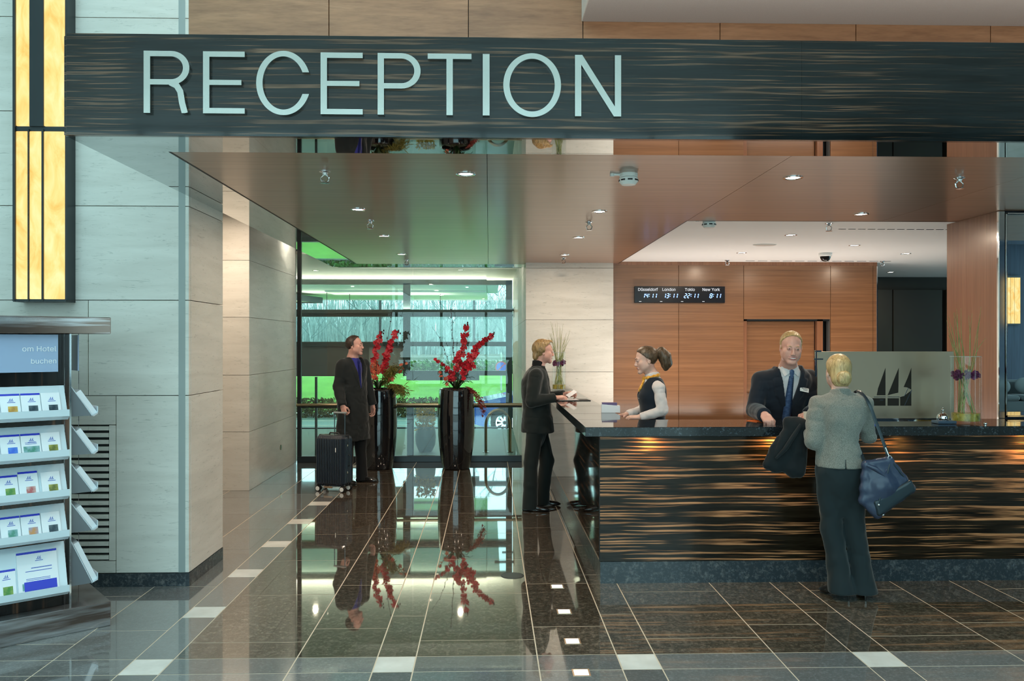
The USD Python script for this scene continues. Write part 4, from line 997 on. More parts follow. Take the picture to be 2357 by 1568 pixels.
for row, pics in LAY:
    for k, pc in enumerate(pics):
        wide = (row == 1 and k == 1)
        x = -0.165 - 0.102 * k - (0.012 if row == 2 and k else 0)
        lab = '%s leaflet with %s picture, %s on the %s front tray' % ('wide' if wide else 'slim', BN[pc], ('rightmost', 'second from right', 'third from right', 'leftmost')[k], ORD[row])
        brochure(x, row, 0.098, 0.165 + (0.014 if row == 2 and k == 1 else 0), pc, lab, wide, band=not (k == 0))
big = brochure(-0.285, 4, 0.205, 0.262, 'lake', 'large white brochure with a broad blue foot band on the bottom front tray', True)
lean5 = math.atan2(0.115, 0.285)
obj('foot_band', move(box(0.03, 0.195, -0.0014, -0.0004, 0.028, 0.092), rx=-lean5), M['paper_blue'], big, False)
obj('text_line', move(cat(box(0.07, 0.175, -0.001, 0, 0.165, 0.170), box(0.04, 0.175, -0.001, 0, 0.148, 0.152)), rx=-lean5), M['crest'], big, False)
brochure(-0.395, 4, 0.10, 0.18, 'field', 'slim white leaflet with a green field picture left of the large bottom brochure')
brochure(-0.51, 4, 0.10, 0.18, 'sky', 'slim white leaflet at the far left of the bottom front tray')
for row in range(5):
    brochure(0.03, row, 0.31, ROWS[row][1] - 0.012, 'lake', 'thick white stack of leaflets on the %s tray at the right side of the stand' % ORD[row], th=0.030, side=1)
# ================================================================== PEOPLE: distance-field bodies and clothes
class Field:
    """a sampled distance field: shapes are added with soft joins, the surface is read off with surface nets"""
    def __init__(s, lo, hi, h):
        s.lo = np.asarray(lo, float); s.h = h
        s.n = np.ceil((np.asarray(hi, float) - s.lo) / h).astype(int) + 1
        s.F = np.full(s.n, 0.25, np.float32)
        s.ax = [s.lo[i] + h * np.arange(s.n[i]) for i in range(3)]
    def win(s, lo, hi):
        a = np.clip(np.floor((np.asarray(lo) - s.lo) / s.h).astype(int), 0, s.n)
        b = np.clip(np.ceil((np.asarray(hi) - s.lo) / s.h).astype(int) + 1, 0, s.n)
        if (b <= a).any():
            return None
        sl = tuple(slice(a[i], b[i]) for i in range(3))
        X, Y, Z = np.meshgrid(*[s.ax[i][sl[i]] for i in range(3)], indexing='ij', sparse=True)
        return sl, X, Y, Z
    def put(s, sl, d, k=0.0, sub=False):
        f = s.F[sl]
        if sub:
            d = -d
            if k > 0:
                h = np.clip(0.5 - 0.5 * (d - f) / k * -1, 0, 1)
                h = np.clip(0.5 + 0.5 * (d - f) / k, 0, 1)
                s.F[sl] = f + (d - f) * h + k * h * (1 - h)
            else:
                s.F[sl] = np.maximum(f, d)
        else:
            if k > 0:
                h = np.clip(0.5 + 0.5 * (f - d) / k, 0, 1)
                s.F[sl] = f + (d - f) * h - k * h * (1 - h)
            else:
                s.F[sl] = np.minimum(f, d)
    def cone(s, a, b, ra, rb, k=0.02, sub=False, flat=None):
        """round cone; flat=(direction, factor) squeezes the section along a direction"""
        a, b = np.asarray(a, float), np.asarray(b, float)
        m = max(ra, rb) + k + 2.5 * s.h
        w = s.win(np.minimum(a, b) - m, np.maximum(a, b) + m)
        if w is None: return
        sl, X, Y, Z = w
        d = b - a; L2 = max(d @ d, 1e-9)
        t = np.clip(((X - a[0]) * d[0] + (Y - a[1]) * d[1] + (Z - a[2]) * d[2]) / L2, 0, 1)
        qx, qy, qz = X - a[0] - t * d[0], Y - a[1] - t * d[1], Z - a[2] - t * d[2]
        q2 = qx * qx + qy * qy + qz * qz
        if flat is not None:
            u = np.asarray(flat[0], float); u /= np.linalg.norm(u)
            c = qx * u[0] + qy * u[1] + qz * u[2]
            q2 = q2 + c * c * (flat[1] ** 2 - 1)
        s.put(sl, np.sqrt(q2) - (ra + (rb - ra) * t), k, sub)
    def chain(s, pts, rs, k=0.02, **kw):
        for i in range(len(pts) - 1):
            s.cone(pts[i], pts[i + 1], rs[i], rs[i + 1], k, **kw)
    def ell(s, c, r, R=None, k=0.02, sub=False):
        c, r = np.asarray(c, float), np.asarray(r, float)
        m = r.max() + k + 2.5 * s.h
        w = s.win(c - m, c + m)
        if w is None: return
        sl, X, Y, Z = w
        x, y, z = X - c[0], Y - c[1], Z - c[2]
        if R is not None:
            x, y, z = (R[0, i] * x + R[1, i] * y + R[2, i] * z for i in range(3))
        k0 = np.sqrt((x / r[0]) ** 2 + (y / r[1]) ** 2 + (z / r[2]) ** 2)
        k1 = np.sqrt((x / r[0] ** 2) ** 2 + (y / r[1] ** 2) ** 2 + (z / r[2] ** 2) ** 2) + 1e-9
        s.put(sl, k0 * (k0 - 1) / k1, k, sub)
    def rbox(s, c, half, r, R=None, k=0.0, sub=False):
        c, half = np.asarray(c, float), np.asarray(half, float)
        m = np.linalg.norm(half) + k + 2.5 * s.h
        w = s.win(c - m, c + m)
        if w is None: return
        sl, X, Y, Z = w
        x, y, z = X - c[0], Y - c[1], Z - c[2]
        if R is not None:
            x, y, z = (R[0, i] * x + R[1, i] * y + R[2, i] * z for i in range(3))
        qx, qy, qz = np.abs(x) - half[0] + r, np.abs(y) - half[1] + r, np.abs(z) - half[2] + r
        d = np.sqrt(np.maximum(qx, 0) ** 2 + np.maximum(qy, 0) ** 2 + np.maximum(qz, 0) ** 2) + np.minimum(np.maximum(qx, np.maximum(qy, qz)), 0) - r
        s.put(sl, d, k, sub)
    def loft(s, secs, k=0.02, p=2.0, lean=0.0):
        """stack of oval sections (z, half width, half depth, x offset, y offset); lean shears y with height"""
        secs = np.array([tuple(q) + (0,) * (5 - len(q)) for q in secs], float)
        o = secs[np.argsort(secs[:, 0])]
        zz = np.linspace(o[0, 0], o[-1, 0], 80)
        from scipy.interpolate import PchipInterpolator
        tab = PchipInterpolator(o[:, 0], o[:, 1:])(zz)
        wmax = np.abs(tab[:, 0] + np.abs(tab[:, 2])).max() + 0.06
        dmax = np.abs(tab[:, 1] + np.abs(tab[:, 3])).max() + 0.06 + abs(lean)
        w = s.win((-wmax, -dmax, o[0, 0] - 0.05), (wmax, dmax, o[-1, 0] + 0.05))
        if w is None: return
        sl, X, Y, Z = w
        W, D, X0, Y0 = (np.interp(Z, zz, tab[:, i]) for i in range(4))
        e = ((np.abs(X - X0) / W) ** p + (np.abs(Y - Y0) / D) ** p) ** (1 / p)
        d = (e - 1) * np.minimum(W, D)
        s.put(sl, np.maximum(d, np.maximum(Z - o[-1, 0], o[0, 0] - Z)), k)
    def every(s):
        return np.meshgrid(*s.ax, indexing='ij', sparse=True)
    def cut(s, fn):
        """keep only where fn(X, Y, Z) < 0"""
        X, Y, Z = s.every()
        s.F = np.maximum(s.F, np.broadcast_to(fn(X, Y, Z), s.F.shape)).astype(np.float32)
    def bulge(s, fn):
        X, Y, Z = s.every()
        s.F = (s.F - fn(X, Y, Z)).astype(np.float32)
    def ripple(s, amp, stretch, seed=0, oct=3):
        I = np.nonzero(np.abs(s.F) < 4 * s.h + amp)
        p = np.stack([s.ax[i][I[i]] for i in range(3)], -1) * np.asarray(stretch)
        s.F[I] += (amp * 2 * (meshkit.fbm(p + 37.0, oct, seed) - 0.5)).astype(np.float32)
    def crease(s, amp, stretch, seed=0, sharp=3.2):
        """narrow grooves where a noise field crosses its middle: pulled cloth"""
        I = np.nonzero(np.abs(s.F) < 4 * s.h + amp)
        p = np.stack([s.ax[i][I[i]] for i in range(3)], -1)
        n = meshkit.fbm(p * np.asarray(stretch) + 11.0, 2, seed)
        g = np.clip(1 - np.abs(2 * n - 1) * sharp, 0, 1) ** 1.5
        w = np.clip((meshkit.noise(p * 5.0 + 3.0, seed + 9) - .35) * 3, 0, 1)
        s.F[I] += (amp * g * w).astype(np.float32)
    def mesh(s):
        F = s.F
        S = F < 0
        c = [S[i:S.shape[0] - 1 + i, j:S.shape[1] - 1 + j, k:S.shape[2] - 1 + k] for i in (0, 1) for j in (0, 1) for k in (0, 1)]
        anyc, allc = c[0].copy(), c[0].copy()
        for q in c[1:]:
            anyc |= q; allc &= q
        A = np.argwhere(anyc & ~allc)
        idx = np.full(anyc.shape, -1, np.int64)
        idx[tuple(A.T)] = np.arange(len(A))
        acc, cnt = np.zeros((len(A), 3)), np.zeros(len(A))
        cor = [np.array(q) for q in np.ndindex(2, 2, 2)]
        val = [F[tuple((A + q).T)] for q in cor]
        for i in range(8):
            for j in range(i + 1, 8):
                if np.abs(cor[i] - cor[j]).sum() == 1:
                    a, b = val[i], val[j]
                    m = (a < 0) != (b < 0)
                    t = np.where(m, a / np.where(m, a - b, 1), 0)
                    pt = cor[i] + t[:, None] * (cor[j] - cor[i])
                    acc += np.where(m[:, None], pt, 0); cnt += m
        V = s.lo + (A + acc / cnt[:, None]) * s.h
        Q = []
        for ax in range(3):
            u, v = (ax + 1) % 3, (ax + 2) % 3
            a = np.take(S, range(0, S.shape[ax] - 1), ax); b = np.take(S, range(1, S.shape[ax]), ax)
            E = np.argwhere(a != b)
            E = E[(E[:, u] > 0) & (E[:, v] > 0) & (E[:, u] < S.shape[u] - 1) & (E[:, v] < S.shape[v] - 1)]
            ins = a[tuple(E.T)]
            def cell(du, dv):
                q = E.copy(); q[:, u] -= du; q[:, v] -= dv
                return idx[tuple(q.T)]
            q = np.stack([cell(1, 1), cell(0, 1), cell(0, 0), cell(1, 0)], 1)
            q[~ins] = q[~ins][:, ::-1]
            Q.append(q)
        Q = np.vstack(Q)
        Q = Q[(Q >= 0).all(1)]
        t = trimesh.Trimesh(V, np.vstack([Q[:, [0, 1, 2]], Q[:, [0, 2, 3]]]), process=False)
        return t

def rot(yaw=0, pitch=0, roll=0):
    """yaw about z (left positive), pitch about x (up positive), roll about y"""
    cy, sy, cp, sp, cr, sr = math.cos(yaw), math.sin(yaw), math.cos(pitch), math.sin(pitch), math.cos(roll), math.sin(roll)
    return np.array([[cy, -sy, 0], [sy, cy, 0], [0, 0, 1]]) @ np.array([[1, 0, 0], [0, cp, -sp], [0, sp, cp]]) @ np.array([[cr, 0, sr], [0, 1, 0], [-sr, 0, cr]])

def basis(fwd, up):
    y = np.asarray(fwd, float); y = y / np.linalg.norm(y)
    z = np.asarray(up, float); z = z - y * (z @ y); z /= np.linalg.norm(z)
    return np.stack([np.cross(y, z), y, z], 1)

def head_parts(f, c, R, s, female=False):
    """adds the head to the body field; c is the point midway between the ears"""
    T = lambda p: c + R @ (np.asarray(p, float) * s)
    f.ell(T((0, -.012, .035)), np.array((.074, .096, .086)) * s, R, 0.02)
    f.ell(T((0, .022, -.040)), np.array((.056 if female else .060, .068, .076)) * s, R, 0.025 * s)
    for q in (-1, 1):
        f.cone(T((q * .052, -.002, -.045)), T((q * .018, .070, -.100)), .020 * s, .017 * s, 0.02 * s)
        f.ell(T((q * .040, .060, -.018)), np.array((.019, .016, .015)) * s, R, 0.020 * s)
        f.ell(T((q * .043, .034, -.042)), np.array((.020, .036, .036)) * s, R, 0.030 * s)
        f.ell(T((q * .076, -.010, -.006)), np.array((.008, .020, .031)) * s, R @ rot(q * -.35), 0.006 * s)
        f.ell(T((q * .0835, -.004, -.004)), np.array((.005, .010, .017)) * s, R @ rot(q * -.35), 0.004 * s, sub=True)
        f.ell(T((q * .031, .096, .006)), np.array((.017, .013, .010)) * s, R, 0.010 * s, sub=True)
        f.ell(T((q * .031, .0795, .006)), np.array((.0145, .0125, .0115)) * s, R, 0.004 * s)
        f.ell(T((q * .011, .1005, -.036)), np.array((.0085, .009, .0075)) * s, R, 0.006 * s)
    f.ell(T((0, .072, -.100)), np.array((.022, .020, .018 if female else .021)) * s, R, 0.014 * s)
    f.cone(T((-.034, .078, .022)), T((.034, .078, .022)), .012 * s, .012 * s, 0.016 * s)
    f.cone(T((0, .084, .012)), T((0, .1035, -.028)), .0085 * s, .0115 * s, 0.012 * s)
    f.cone(T((-.020, .0860, -.0640)), T((.020, .0860, -.0640)), .0080 * s, .0080 * s, 0.010 * s)
    return T

def face_parts(t, T, R, s, eye=(0.10, 0.14, 0.16), smile=False, lip=(0.50, 0.20, 0.18)):
    """eyes, brows and mouth as small parts on the head"""
    wh, ir = pbr(numbered(L + 'eye_white')[len(L):], (0.75, 0.74, 0.72), 0.2), pbr(numbered(L + 'iris')[len(L):], eye, 0.1)
    lp = pbr(numbered(L + 'lip')[len(L):], lip, 0.4)
    for q in (-1, 1):
        e = trimesh.creation.icosphere(2, 1.0)
        e.vertices = np.array([T((q * .031, .0835, .006)) + R @ (v * s * np.array((.0112, .0105, .0038))) for v in e.vertices])
        eo = obj('eye', e, wh, t, True)
        i = trimesh.creation.icosphere(2, 1.0)
        i.vertices = np.array([T((q * .031, .0905, .006)) + R @ (v * s * np.array((.0054, .0048, .0042))) for v in i.vertices])
        obj('iris', i, ir, eo, True)
    w = .031 if smile else .021
    up = [T((x, .0930 - 9 * x * x, -.0585 + (6.5 * x * x if smile else -1.5 * x * x))) for x in np.linspace(-w, w, 9)]
    dn = [T((x, (.0920 - 9 * x * x), (-.0725 if smile else -.0690) + (10.5 * x * x if smile else 4 * x * x))) for x in np.linspace(-w * .85, w * .85, 9)]
    rr = np.array([.0010, .0024, .0032, .0036, .0036, .0036, .0032, .0024, .0010]) * s
    obj('lip', tube(up, rr, 8), lp, t, True); obj('lip', tube(dn, rr * 1.15, 8), lp, t, True)
    if smile:
        md = [T((x, .0925 - 9 * x * x, -.0640 + 8 * x * x)) for x in np.linspace(-w * .8, w * .8, 9)]
        obj('teeth', tube(md, np.array([.0014, .0034, .0046, .0050, .0050, .0050, .0046, .0034, .0014]) * s, 8), wh, t, True)

def hand_shape(f, wrist, fwd, back, side, s=1.0, curl=(0.35, 0.4, 0.45, 0.5), thumb=0.3, spread=0.06):
    """palm, four fingers of three bones and a thumb from the side of the palm; side=+1 puts the thumb at +x of (fwd, back)"""
    B = basis(fwd, back)
    W = np.asarray(wrist, float)
    T = lambda p: W + B @ (np.array((p[0] * side, p[1], p[2])) * s)
    f.rbox(T((0, .046, 0)), np.array((.037, .046, .0135)) * s, .012 * s, B, 0.008)
    f.cone(T((0, -.01, 0)), T((0, .03, 0)), .027 * s, .026 * s, 0.012, flat=(B[:, 2], 1.45))
    f.ell(T((.022, .030, -.010)), np.array((.018, .028, .015)) * s, B, 0.008)
    for i, (x, y, ln) in enumerate(((.0275, .086, .076), (.0095, .091, .084), (-.0090, .088, .078), (-.0265, .078, .061))):
        p = np.array((x, y, 0.002)); a = 0.0
        sx = (1.5 - i) * spread
        r = (.0092, .0095, .0090, .0080)[i]
        for j, fr in enumerate((.45, .31, .24)):
            a += curl[i] * (0.85, 1.15, 0.8)[j]
            q = p + ln * fr * np.array((sx * math.cos(a), math.cos(a), -math.sin(a)))
            f.cone(T(p), T(q), r * s * (1 - .10 * j), r * s * (.92 - .10 * j), 0.0025)
            p = q
    th = [(.026, .022, -.004), (.046, .048, -.010 - .014 * thumb), (.050 - .012 * thumb, .074, -.014 - .030 * thumb), (.046 - .030 * thumb, .096, -.018 - .040 * thumb)]
    f.chain([T(p) for p in th], [.0135 * s, .0115 * s, .0100 * s, .0080 * s], 0.004)

def make_skin(name, color):
    return noisy(name, tuple(0.93 * v for v in color), color, 30, 0.42, space='object', subsurface_weight=0.12, subsurface_scale=0.01, subsurface_radius=(1.0, 0.35, 0.2), specular_ior_level=0.4)

def fabric(name, c, c2=None, scale=900, rough=0.85, sheen=0.25, stretch=(1, 1, 1)):
    return noisy(name, c, c2 or tuple(1.35 * v for v in c), scale, rough, stretch, space='object', detail=1, sheen_weight=sheen, sheen_roughness=0.4, specular_ior_level=0.25)

def largest(t):
    lab = trimesh.graph.connected_component_labels(t.face_adjacency, node_count=len(t.faces))
    keep = lab == np.bincount(lab).argmax()
    t = trimesh.Trimesh(t.vertices, t.faces[keep], process=False)
    t.remove_unreferenced_vertices()
    return t

def smooth_mesh(f, n=3):
    from scipy.sparse import coo_matrix
    t = f.mesh()
    v, e = t.vertices.copy(), np.vstack([t.faces[:, [0, 1]], t.faces[:, [1, 2]], t.faces[:, [2, 0]]])
    e = np.vstack([e, e[:, ::-1]])
    A = coo_matrix((np.ones(len(e)), (e[:, 0], e[:, 1])), (len(v), len(v))).tocsr()
    A.data[:] = 1.0
    deg = np.maximum(np.asarray(A.sum(1)).ravel(), 1)[:, None]
    for _ in range(n):
        v = v + 0.42 * (A @ v / deg - v)
    t.vertices = v
    return t

def hair_shell(c, R, s, fn, lo=-0.20, hi=0.22, h=0.0042, ripple=(0.004, (60, 60, 14)), seed=1, build=None):
    """hair volume over the skull: larger oval minus the face, given strands by rippling"""
    f = Field(c - 0.19 * s, c + 0.19 * s, h)
    f.lo, f.ax = f.lo, f.ax
    T = lambda p: c + R @ (np.asarray(p, float) * s)
    build(f, T)
    X, Y, Z = f.every()
    x, y, z = X - c[0], Y - c[1], Z - c[2]
    lx, ly, lz = ((R[0, i] * x + R[1, i] * y + R[2, i] * z) / s for i in range(3))
    f.F = np.maximum(f.F, np.broadcast_to(fn(lx, ly, lz) * s, f.F.shape)).astype(np.float32)
    if ripple:
        f.ripple(ripple[0], ripple[1], seed)
    return largest(smooth_mesh(f, 3))
def person(label, loc, rz, J, skin, head, hands, clothes, group=None, h=0.0046):
    """one continuous skin body in the given joints; clothes and hair follow as children"""
    t = thing('person', label, 'person', loc, rz)
    A = {k: np.asarray(v, float) for k, v in J.items()}
    pts = np.array(list(A.values()) + [A['head'] + (0, 0, .14)])
    f = Field(pts.min(0) - 0.14, pts.max(0) + 0.14, h)
    s = head['s']
    R = rot(head.get('yaw', 0), head.get('pitch', 0), head.get('roll', 0))
    T = head_parts(f, A['head'], R, s, head.get('female', False))
    nr = head.get('neck', 0.056)
    f.cone(A['head'] + R @ (np.array((0, -.018, -.06)) * s), A['neck'], nr * 0.95, nr * 1.08, 0.03)
    chest = (A['shR'] + A['shL']) / 2; pel = (A['hipR'] + A['hipL']) / 2
    f.cone(A['neck'], chest + (0, -.008, -.03), nr * 1.05, .068, 0.03)
    for q in ('R', 'L'):
        f.cone(chest + (0, 0, -.04), A['sh' + q] + (A['sh' + q] - chest) * -0.12 + np.array((0, 0, -.015)), .060, .045, 0.03)
        f.chain([A['sh' + q] + (chest - A['sh' + q]) * 0.1 + np.array((0, 0, -.02)), A['el' + q], A['wr' + q]], [.042, .036, .026], 0.02)
        if 'knee' + q in A:
            f.chain([A['hip' + q], A['knee' + q], A['ank' + q]], [.062, .044, .032], 0.03)
        hd = hands[q]
        hand_shape(f, A['wr' + q], hd['fwd'], hd['back'], hd.get('side', 1 if q == 'L' else -1), hd.get('s', 1.0), hd.get('curl', (.35, .4, .45, .5)), hd.get('thumb', .3), hd.get('spread', .06))
    f.chain([chest + (0, 0, -.06), (chest + pel) / 2, pel], [.076, .076, .092], 0.04)
    obj('body', smooth_mesh(f, 2), skin, t, True)
    face_parts(t, T, R, s, head.get('eye', (.10, .14, .16)), head.get('smile', False), head.get('lip', (.45, .18, .16)))
    t_ = dict(A=A, T=T, R=R, s=s, t=t)
    for fn in clothes:
        fn(t_)
    return t

def jacket(name, mat, secs, h=0.0075, sleeve=(.066, .057, .047), cuff=0.97, V=None, lapel=0.05, p=2.3, fold=0.007, seed=3, sleeves=True, shoulder=.052, split=None, hemcut=None, buttons=None, extra=None, neck_r=.066, armhole=None, stretch=(9, 9, 5), hem=True):
    def fn(c):
        A, t = c['A'], c['t']
        S = np.array([tuple(q) + (0,) * (5 - len(q)) for q in secs], float)
        P_ = [A['shR'], A['shL'], A['elR'], A['elL'], A['wrR'], A['wrL']] if sleeves else [A['shR'], A['shL']]
        lo = np.minimum(np.min(P_, 0) - .12, (S[:, 3].min() - S[:, 1].max() - .05, S[:, 4].min() - S[:, 2].max() - .05, S[:, 0].min() - .03))
        hi = np.maximum(np.max(P_, 0) + .12, (S[:, 3].max() + S[:, 1].max() + .05, S[:, 4].max() + S[:, 2].max() + .05, S[:, 0].max() + .1))
        f = Field(lo, hi, h)
        f.loft(secs, 0.0, p)
        if extra:
            extra(f, c)
        nk = A['neck']
        for q in ('R', 'L'):
            sh = A['sh' + q]
            f.cone(nk + (sh - nk) * 0.30 + np.array((0, 0, -.028)), sh + np.array((0, 0, -.012)), shoulder * 1.05, shoulder, 0.05)
        zt, zb = S[:, 0].max(), S[:, 0].min()
        if sleeves:
            for q in ('R', 'L'):
                sh, el, wr = A['sh' + q], A['el' + q], A['wr' + q]
                end = el + (wr - el) * cuff
                f.cone(sh + np.array((0, 0, -.02)), el, sleeve[0], sleeve[1], 0.030)
                f.cone(el, end, sleeve[1], sleeve[2], 0.012)
        if fold:
            f.ripple(fold, stretch, seed)
            f.crease(fold * .45, (6, 6, 13), seed + 2)
        if sleeves:
            for q in ('R', 'L'):
                el, wr = A['el' + q], A['wr' + q]
                d = (wr - el) / np.linalg.norm(wr - el)
                end = el + (wr - el) * cuff
                R_ = basis(d, (0, 0, 1.0))
                f.rbox(end + d * .10, (sleeve[2] * 2, .10, sleeve[2] * 2), .004, R_, 0.003, sub=True)
        # neck opening
        f.cone(nk + np.array((0, -.006, -.03)), nk + np.array((0, .0, .10)), neck_r, neck_r * 1.05, 0.006, sub=True)
        if V:
            zt_, hw, zbot, y0, x0 = V
            def wedge(X, Y, Z):
                w = np.clip((Z - zbot) / (zt_ - zbot), -1, 1.3) * hw
                return np.maximum(np.abs(X - x0 * np.clip((zt_ - Z) / (zt_ - zbot), 0, 1)) - w, y0 - Y) * -1
            if lapel:
                def lap(X, Y, Z):
                    u = np.clip((Z - zbot) / (zt_ - zbot), 0, 1)
                    w = u * hw
                    a = np.abs(X) - w
                    m = (a > -.01) & (a < lapel * np.clip(u * 2.2, 0, 1) * (1 - 0.55 * np.clip((u - .78) / .05, 0, 1))) & (Z > zbot) & (Y > y0) & (Z < zt_ + .05)
                    return np.where(m, 0.0065, 0.0)
                f.bulge(lap)
            f.cut(wedge)
        if armhole:
            for q in ('R', 'L'):
                sh, el = A['sh' + q], A['el' + q]
                f.cone(sh + (sh - nk) * 0.10 + np.array((0, 0, .01)), sh + (el - sh) * 0.42, armhole, armhole * .85, 0.008, sub=True)
        if split:
            f.cut(lambda X, Y, Z: np.minimum(np.maximum(np.abs(X - split[0]) - split[1] * np.clip((split[2] - Z) / .25, 0, 1), np.maximum(Z - split[2], (split[3]) - Y)), .2) * -1)
        if hem:
            f.cut(lambda X, Y, Z: (hemcut if hemcut is not None else zb + .001) - Z)
        o = obj(name, smooth_mesh(f, 2), mat, t, True)
        if buttons:
            for (x, y, z) in buttons:
                obj('button', move(lathe([(0, -.004), (.009, -.003), (.010, 0), (0, .002)], 12), (x, y, z), rx=PI / 2), M['black'], o)
    return fn

def trousers(mat, top, rad=(.095, .072, .066, .080), hip=(.165, .115), h=0.0075, fold=0.007, seed=5, y0=0.0, x0=0.0, floor=0.02):
    def fn(c):
        A, t = c['A'], c['t']
        P_ = np.array([A['hipR'], A['hipL'], A['kneeR'], A['kneeL'], A['ankR'], A['ankL']])
        f = Field(np.minimum(P_.min(0) - .17, (-.25 + x0, -.2 + y0, 0)), np.maximum(P_.max(0) + .17, (.25 + x0, .2 + y0, top + .05)), h)
        f.loft([(top, hip[0] * .90, hip[1] * .92, x0, y0), (A['hipR'][2] + .02, hip[0], hip[1], x0, y0), (A['hipR'][2] - .10, hip[0] * .90, hip[1] * .86, x0, y0), (A['hipR'][2] - .20, hip[0] * .55, hip[1] * .6, x0, y0), (A['hipR'][2] - .30, hip[0] * .12, hip[1] * .15, x0, y0)], 0, 2.4)
        for q in ('R', 'L'):
            hp, kn, an = A['hip' + q], A['knee' + q], A['ank' + q]
            f.cone(hp, kn, rad[0], rad[1], 0.014 if q == 'L' else 0.03)
            mid = kn + (an - kn) * .55
            f.cone(kn, mid, rad[1], rad[2], 0.02)
            f.cone(mid, np.array((an[0], an[1], floor)), rad[2], rad[3], 0.02)
        f.cut(lambda X, Y, Z: floor - Z)
        f.ripple(fold, (9, 9, 4.5), seed)
        f.crease(fold * .5, (8, 8, 5), seed + 3)
        f.cut(lambda X, Y, Z: floor - Z)
        obj('trousers', smooth_mesh(f, 2), mat, t, True)
    return fn

def shoes(mat, dirs, heel=0.022, s=1.0, high=False):
    def fn(c):
        A, t = c['A'], c['t']
        for q in ('R', 'L'):
            a = A['ank' + q]; d = np.asarray(dirs[q], float); d = np.array((d[0], d[1], 0)) / math.hypot(d[0], d[1])
            n = np.array((-d[1], d[0], 0))
            b = np.array((a[0], a[1], 0))
            f = Field(b - .2 * np.ones(3) * 1.1 + (0, 0, .2), b + .24 * np.ones(3) * 1.1, 0.0055)
            hz = .075 if high else .042
            f.cone(b - d * .045 * s + (0, 0, hz), b + d * .03 * s + (0, 0, hz + .006), .036 * s, .038 * s, 0.02)
            f.cone(b + d * .02 * s + (0, 0, hz), b + d * .155 * s + (0, 0, .026), .038 * s, .030 * s, 0.02, flat=((0, 0, 1), 1.35))
            f.cone(b + d * .13 * s + (0, 0, .024), b + d * .185 * s + (0, 0, .020), .034 * s, .020 * s, 0.02, flat=((0, 0, 1), 1.5))
            if not high:
                f.rbox(b - d * .042 * s + (0, 0, .016), (.034 * s, .034 * s, .016), .006, np.stack([n, d, (0, 0, 1)], 1), 0.004)
                f.cone(b + d * .02 * s + (0, 0, .012), b + d * .16 * s + (0, 0, .012), .034 * s, .030 * s, .004, flat=((0, 0, 1), 3.4))
            f.cone(a + (0, 0, .03), b + (0, 0, hz), .036 * s, .036 * s, 0.02)
            f.cut(lambda X, Y, Z: 0.001 - Z)
            o = obj('shoe', smooth_mesh(f, 1), mat, t, True)
            if high:
                obj('heel', rod(b - d * .062 * s + (0, 0, .055), b - d * .066 * s + (0, 0, 0.0), .012, 8, .005), mat, o)
    return fn

def shirt(mat, secs, collar=True, y0=0.0, p=2.2, h=0.006, nr=.064, drop=.03, name='shirt', collar_h=.034):
    def fn(c):
        A, t = c['A'], c['t']
        nk = A['neck']
        S = np.array([tuple(q) + (0,) * (5 - len(q)) for q in secs], float)
        f = Field((S[:, 3].min() - S[:, 1].max() - .04, S[:, 4].min() - S[:, 2].max() - .04, S[:, 0].min() - .02), (S[:, 3].max() + S[:, 1].max() + .04, S[:, 4].max() + S[:, 2].max() + .06, nk[2] + .09), h)
        f.loft(secs, 0, p)
        f.cone(nk + (0, -.004, -.05), nk + (0, .006, max(.020, collar_h)), nr * 1.20, nr * 1.10, 0.03)
        f.cut(lambda X, Y, Z: Z - (nk[2] + collar_h - 0.30 * np.maximum(Y - nk[1], 0)))
        o = obj(name, smooth_mesh(f, 1), mat, t, True)
        if collar:
            for q in (-1, 1):
                pts = Polygon([(q * .006, nk[2] - .030), (q * .052, nk[2] - .062), (q * .072, nk[2] - .020), (q * .066, nk[2] + .012), (q * .045, nk[2] + .006)])
                cv = upright(pts, 0, .005)
                cv = trimesh.Trimesh(*trimesh.remesh.subdivide_to_size(cv.vertices, cv.faces, .02), process=False)
                vv = cv.vertices.copy()
                vv[:, 1] = nk[1] + np.sqrt(np.maximum((nr * 1.22) ** 2 - (vv[:, 0]) ** 2 * .92, 1e-4)) * 0.98 - vv[:, 1] + .10 * np.maximum(nk[2] - vv[:, 2], 0) * 1.7
                vv[:, 0] += nk[0]
                cv.vertices = vv
                obj('collar', cv, mat, o, False)
    return fn

def tie(mat, y_at, ztop, zbot, x0=0.0, w=.040):
    y_at = sorted(y_at)
    def fn(c):
        A, t = c['A'], c['t']
        z = np.linspace(ztop - .03, zbot, 14)
        wd = np.interp(z, [zbot, ztop - .03], [w, w * .48]) / 2
        V, F = [], []
        for i in range(len(z)):
            y = np.interp(z[i], [q[0] for q in y_at], [q[1] for q in y_at])
            V += [(x0 - wd[i], y - .003, z[i]), (x0, y + .003, z[i]), (x0 + wd[i], y - .003, z[i]), (x0, y - .012, z[i])]
            if i:
                k = 4 * i
                for a in range(4):
                    b = (a + 1) % 4
                    F += [(k + a, k + b, k - 4 + b), (k + a, k - 4 + b, k - 4 + a)]
        o = obj('tie', trimesh.Trimesh(np.array(V), np.array(F), process=False), mat, t, True)
        f = Field((x0 - .05, y_at[-1][1] - .08, ztop - .07), (x0 + .05, y_at[-1][1] + .08, ztop + .04), .004)
        yk = np.interp(ztop - .015, [q[0] for q in y_at], [q[1] for q in y_at])
        f.cone((x0, yk, ztop), (x0, yk + .002, ztop - .035), .020, .012, 0.004, flat=((0, 1, 0), 1.6))
        obj('knot', smooth_mesh(f, 1), mat, o, True)
    return fn

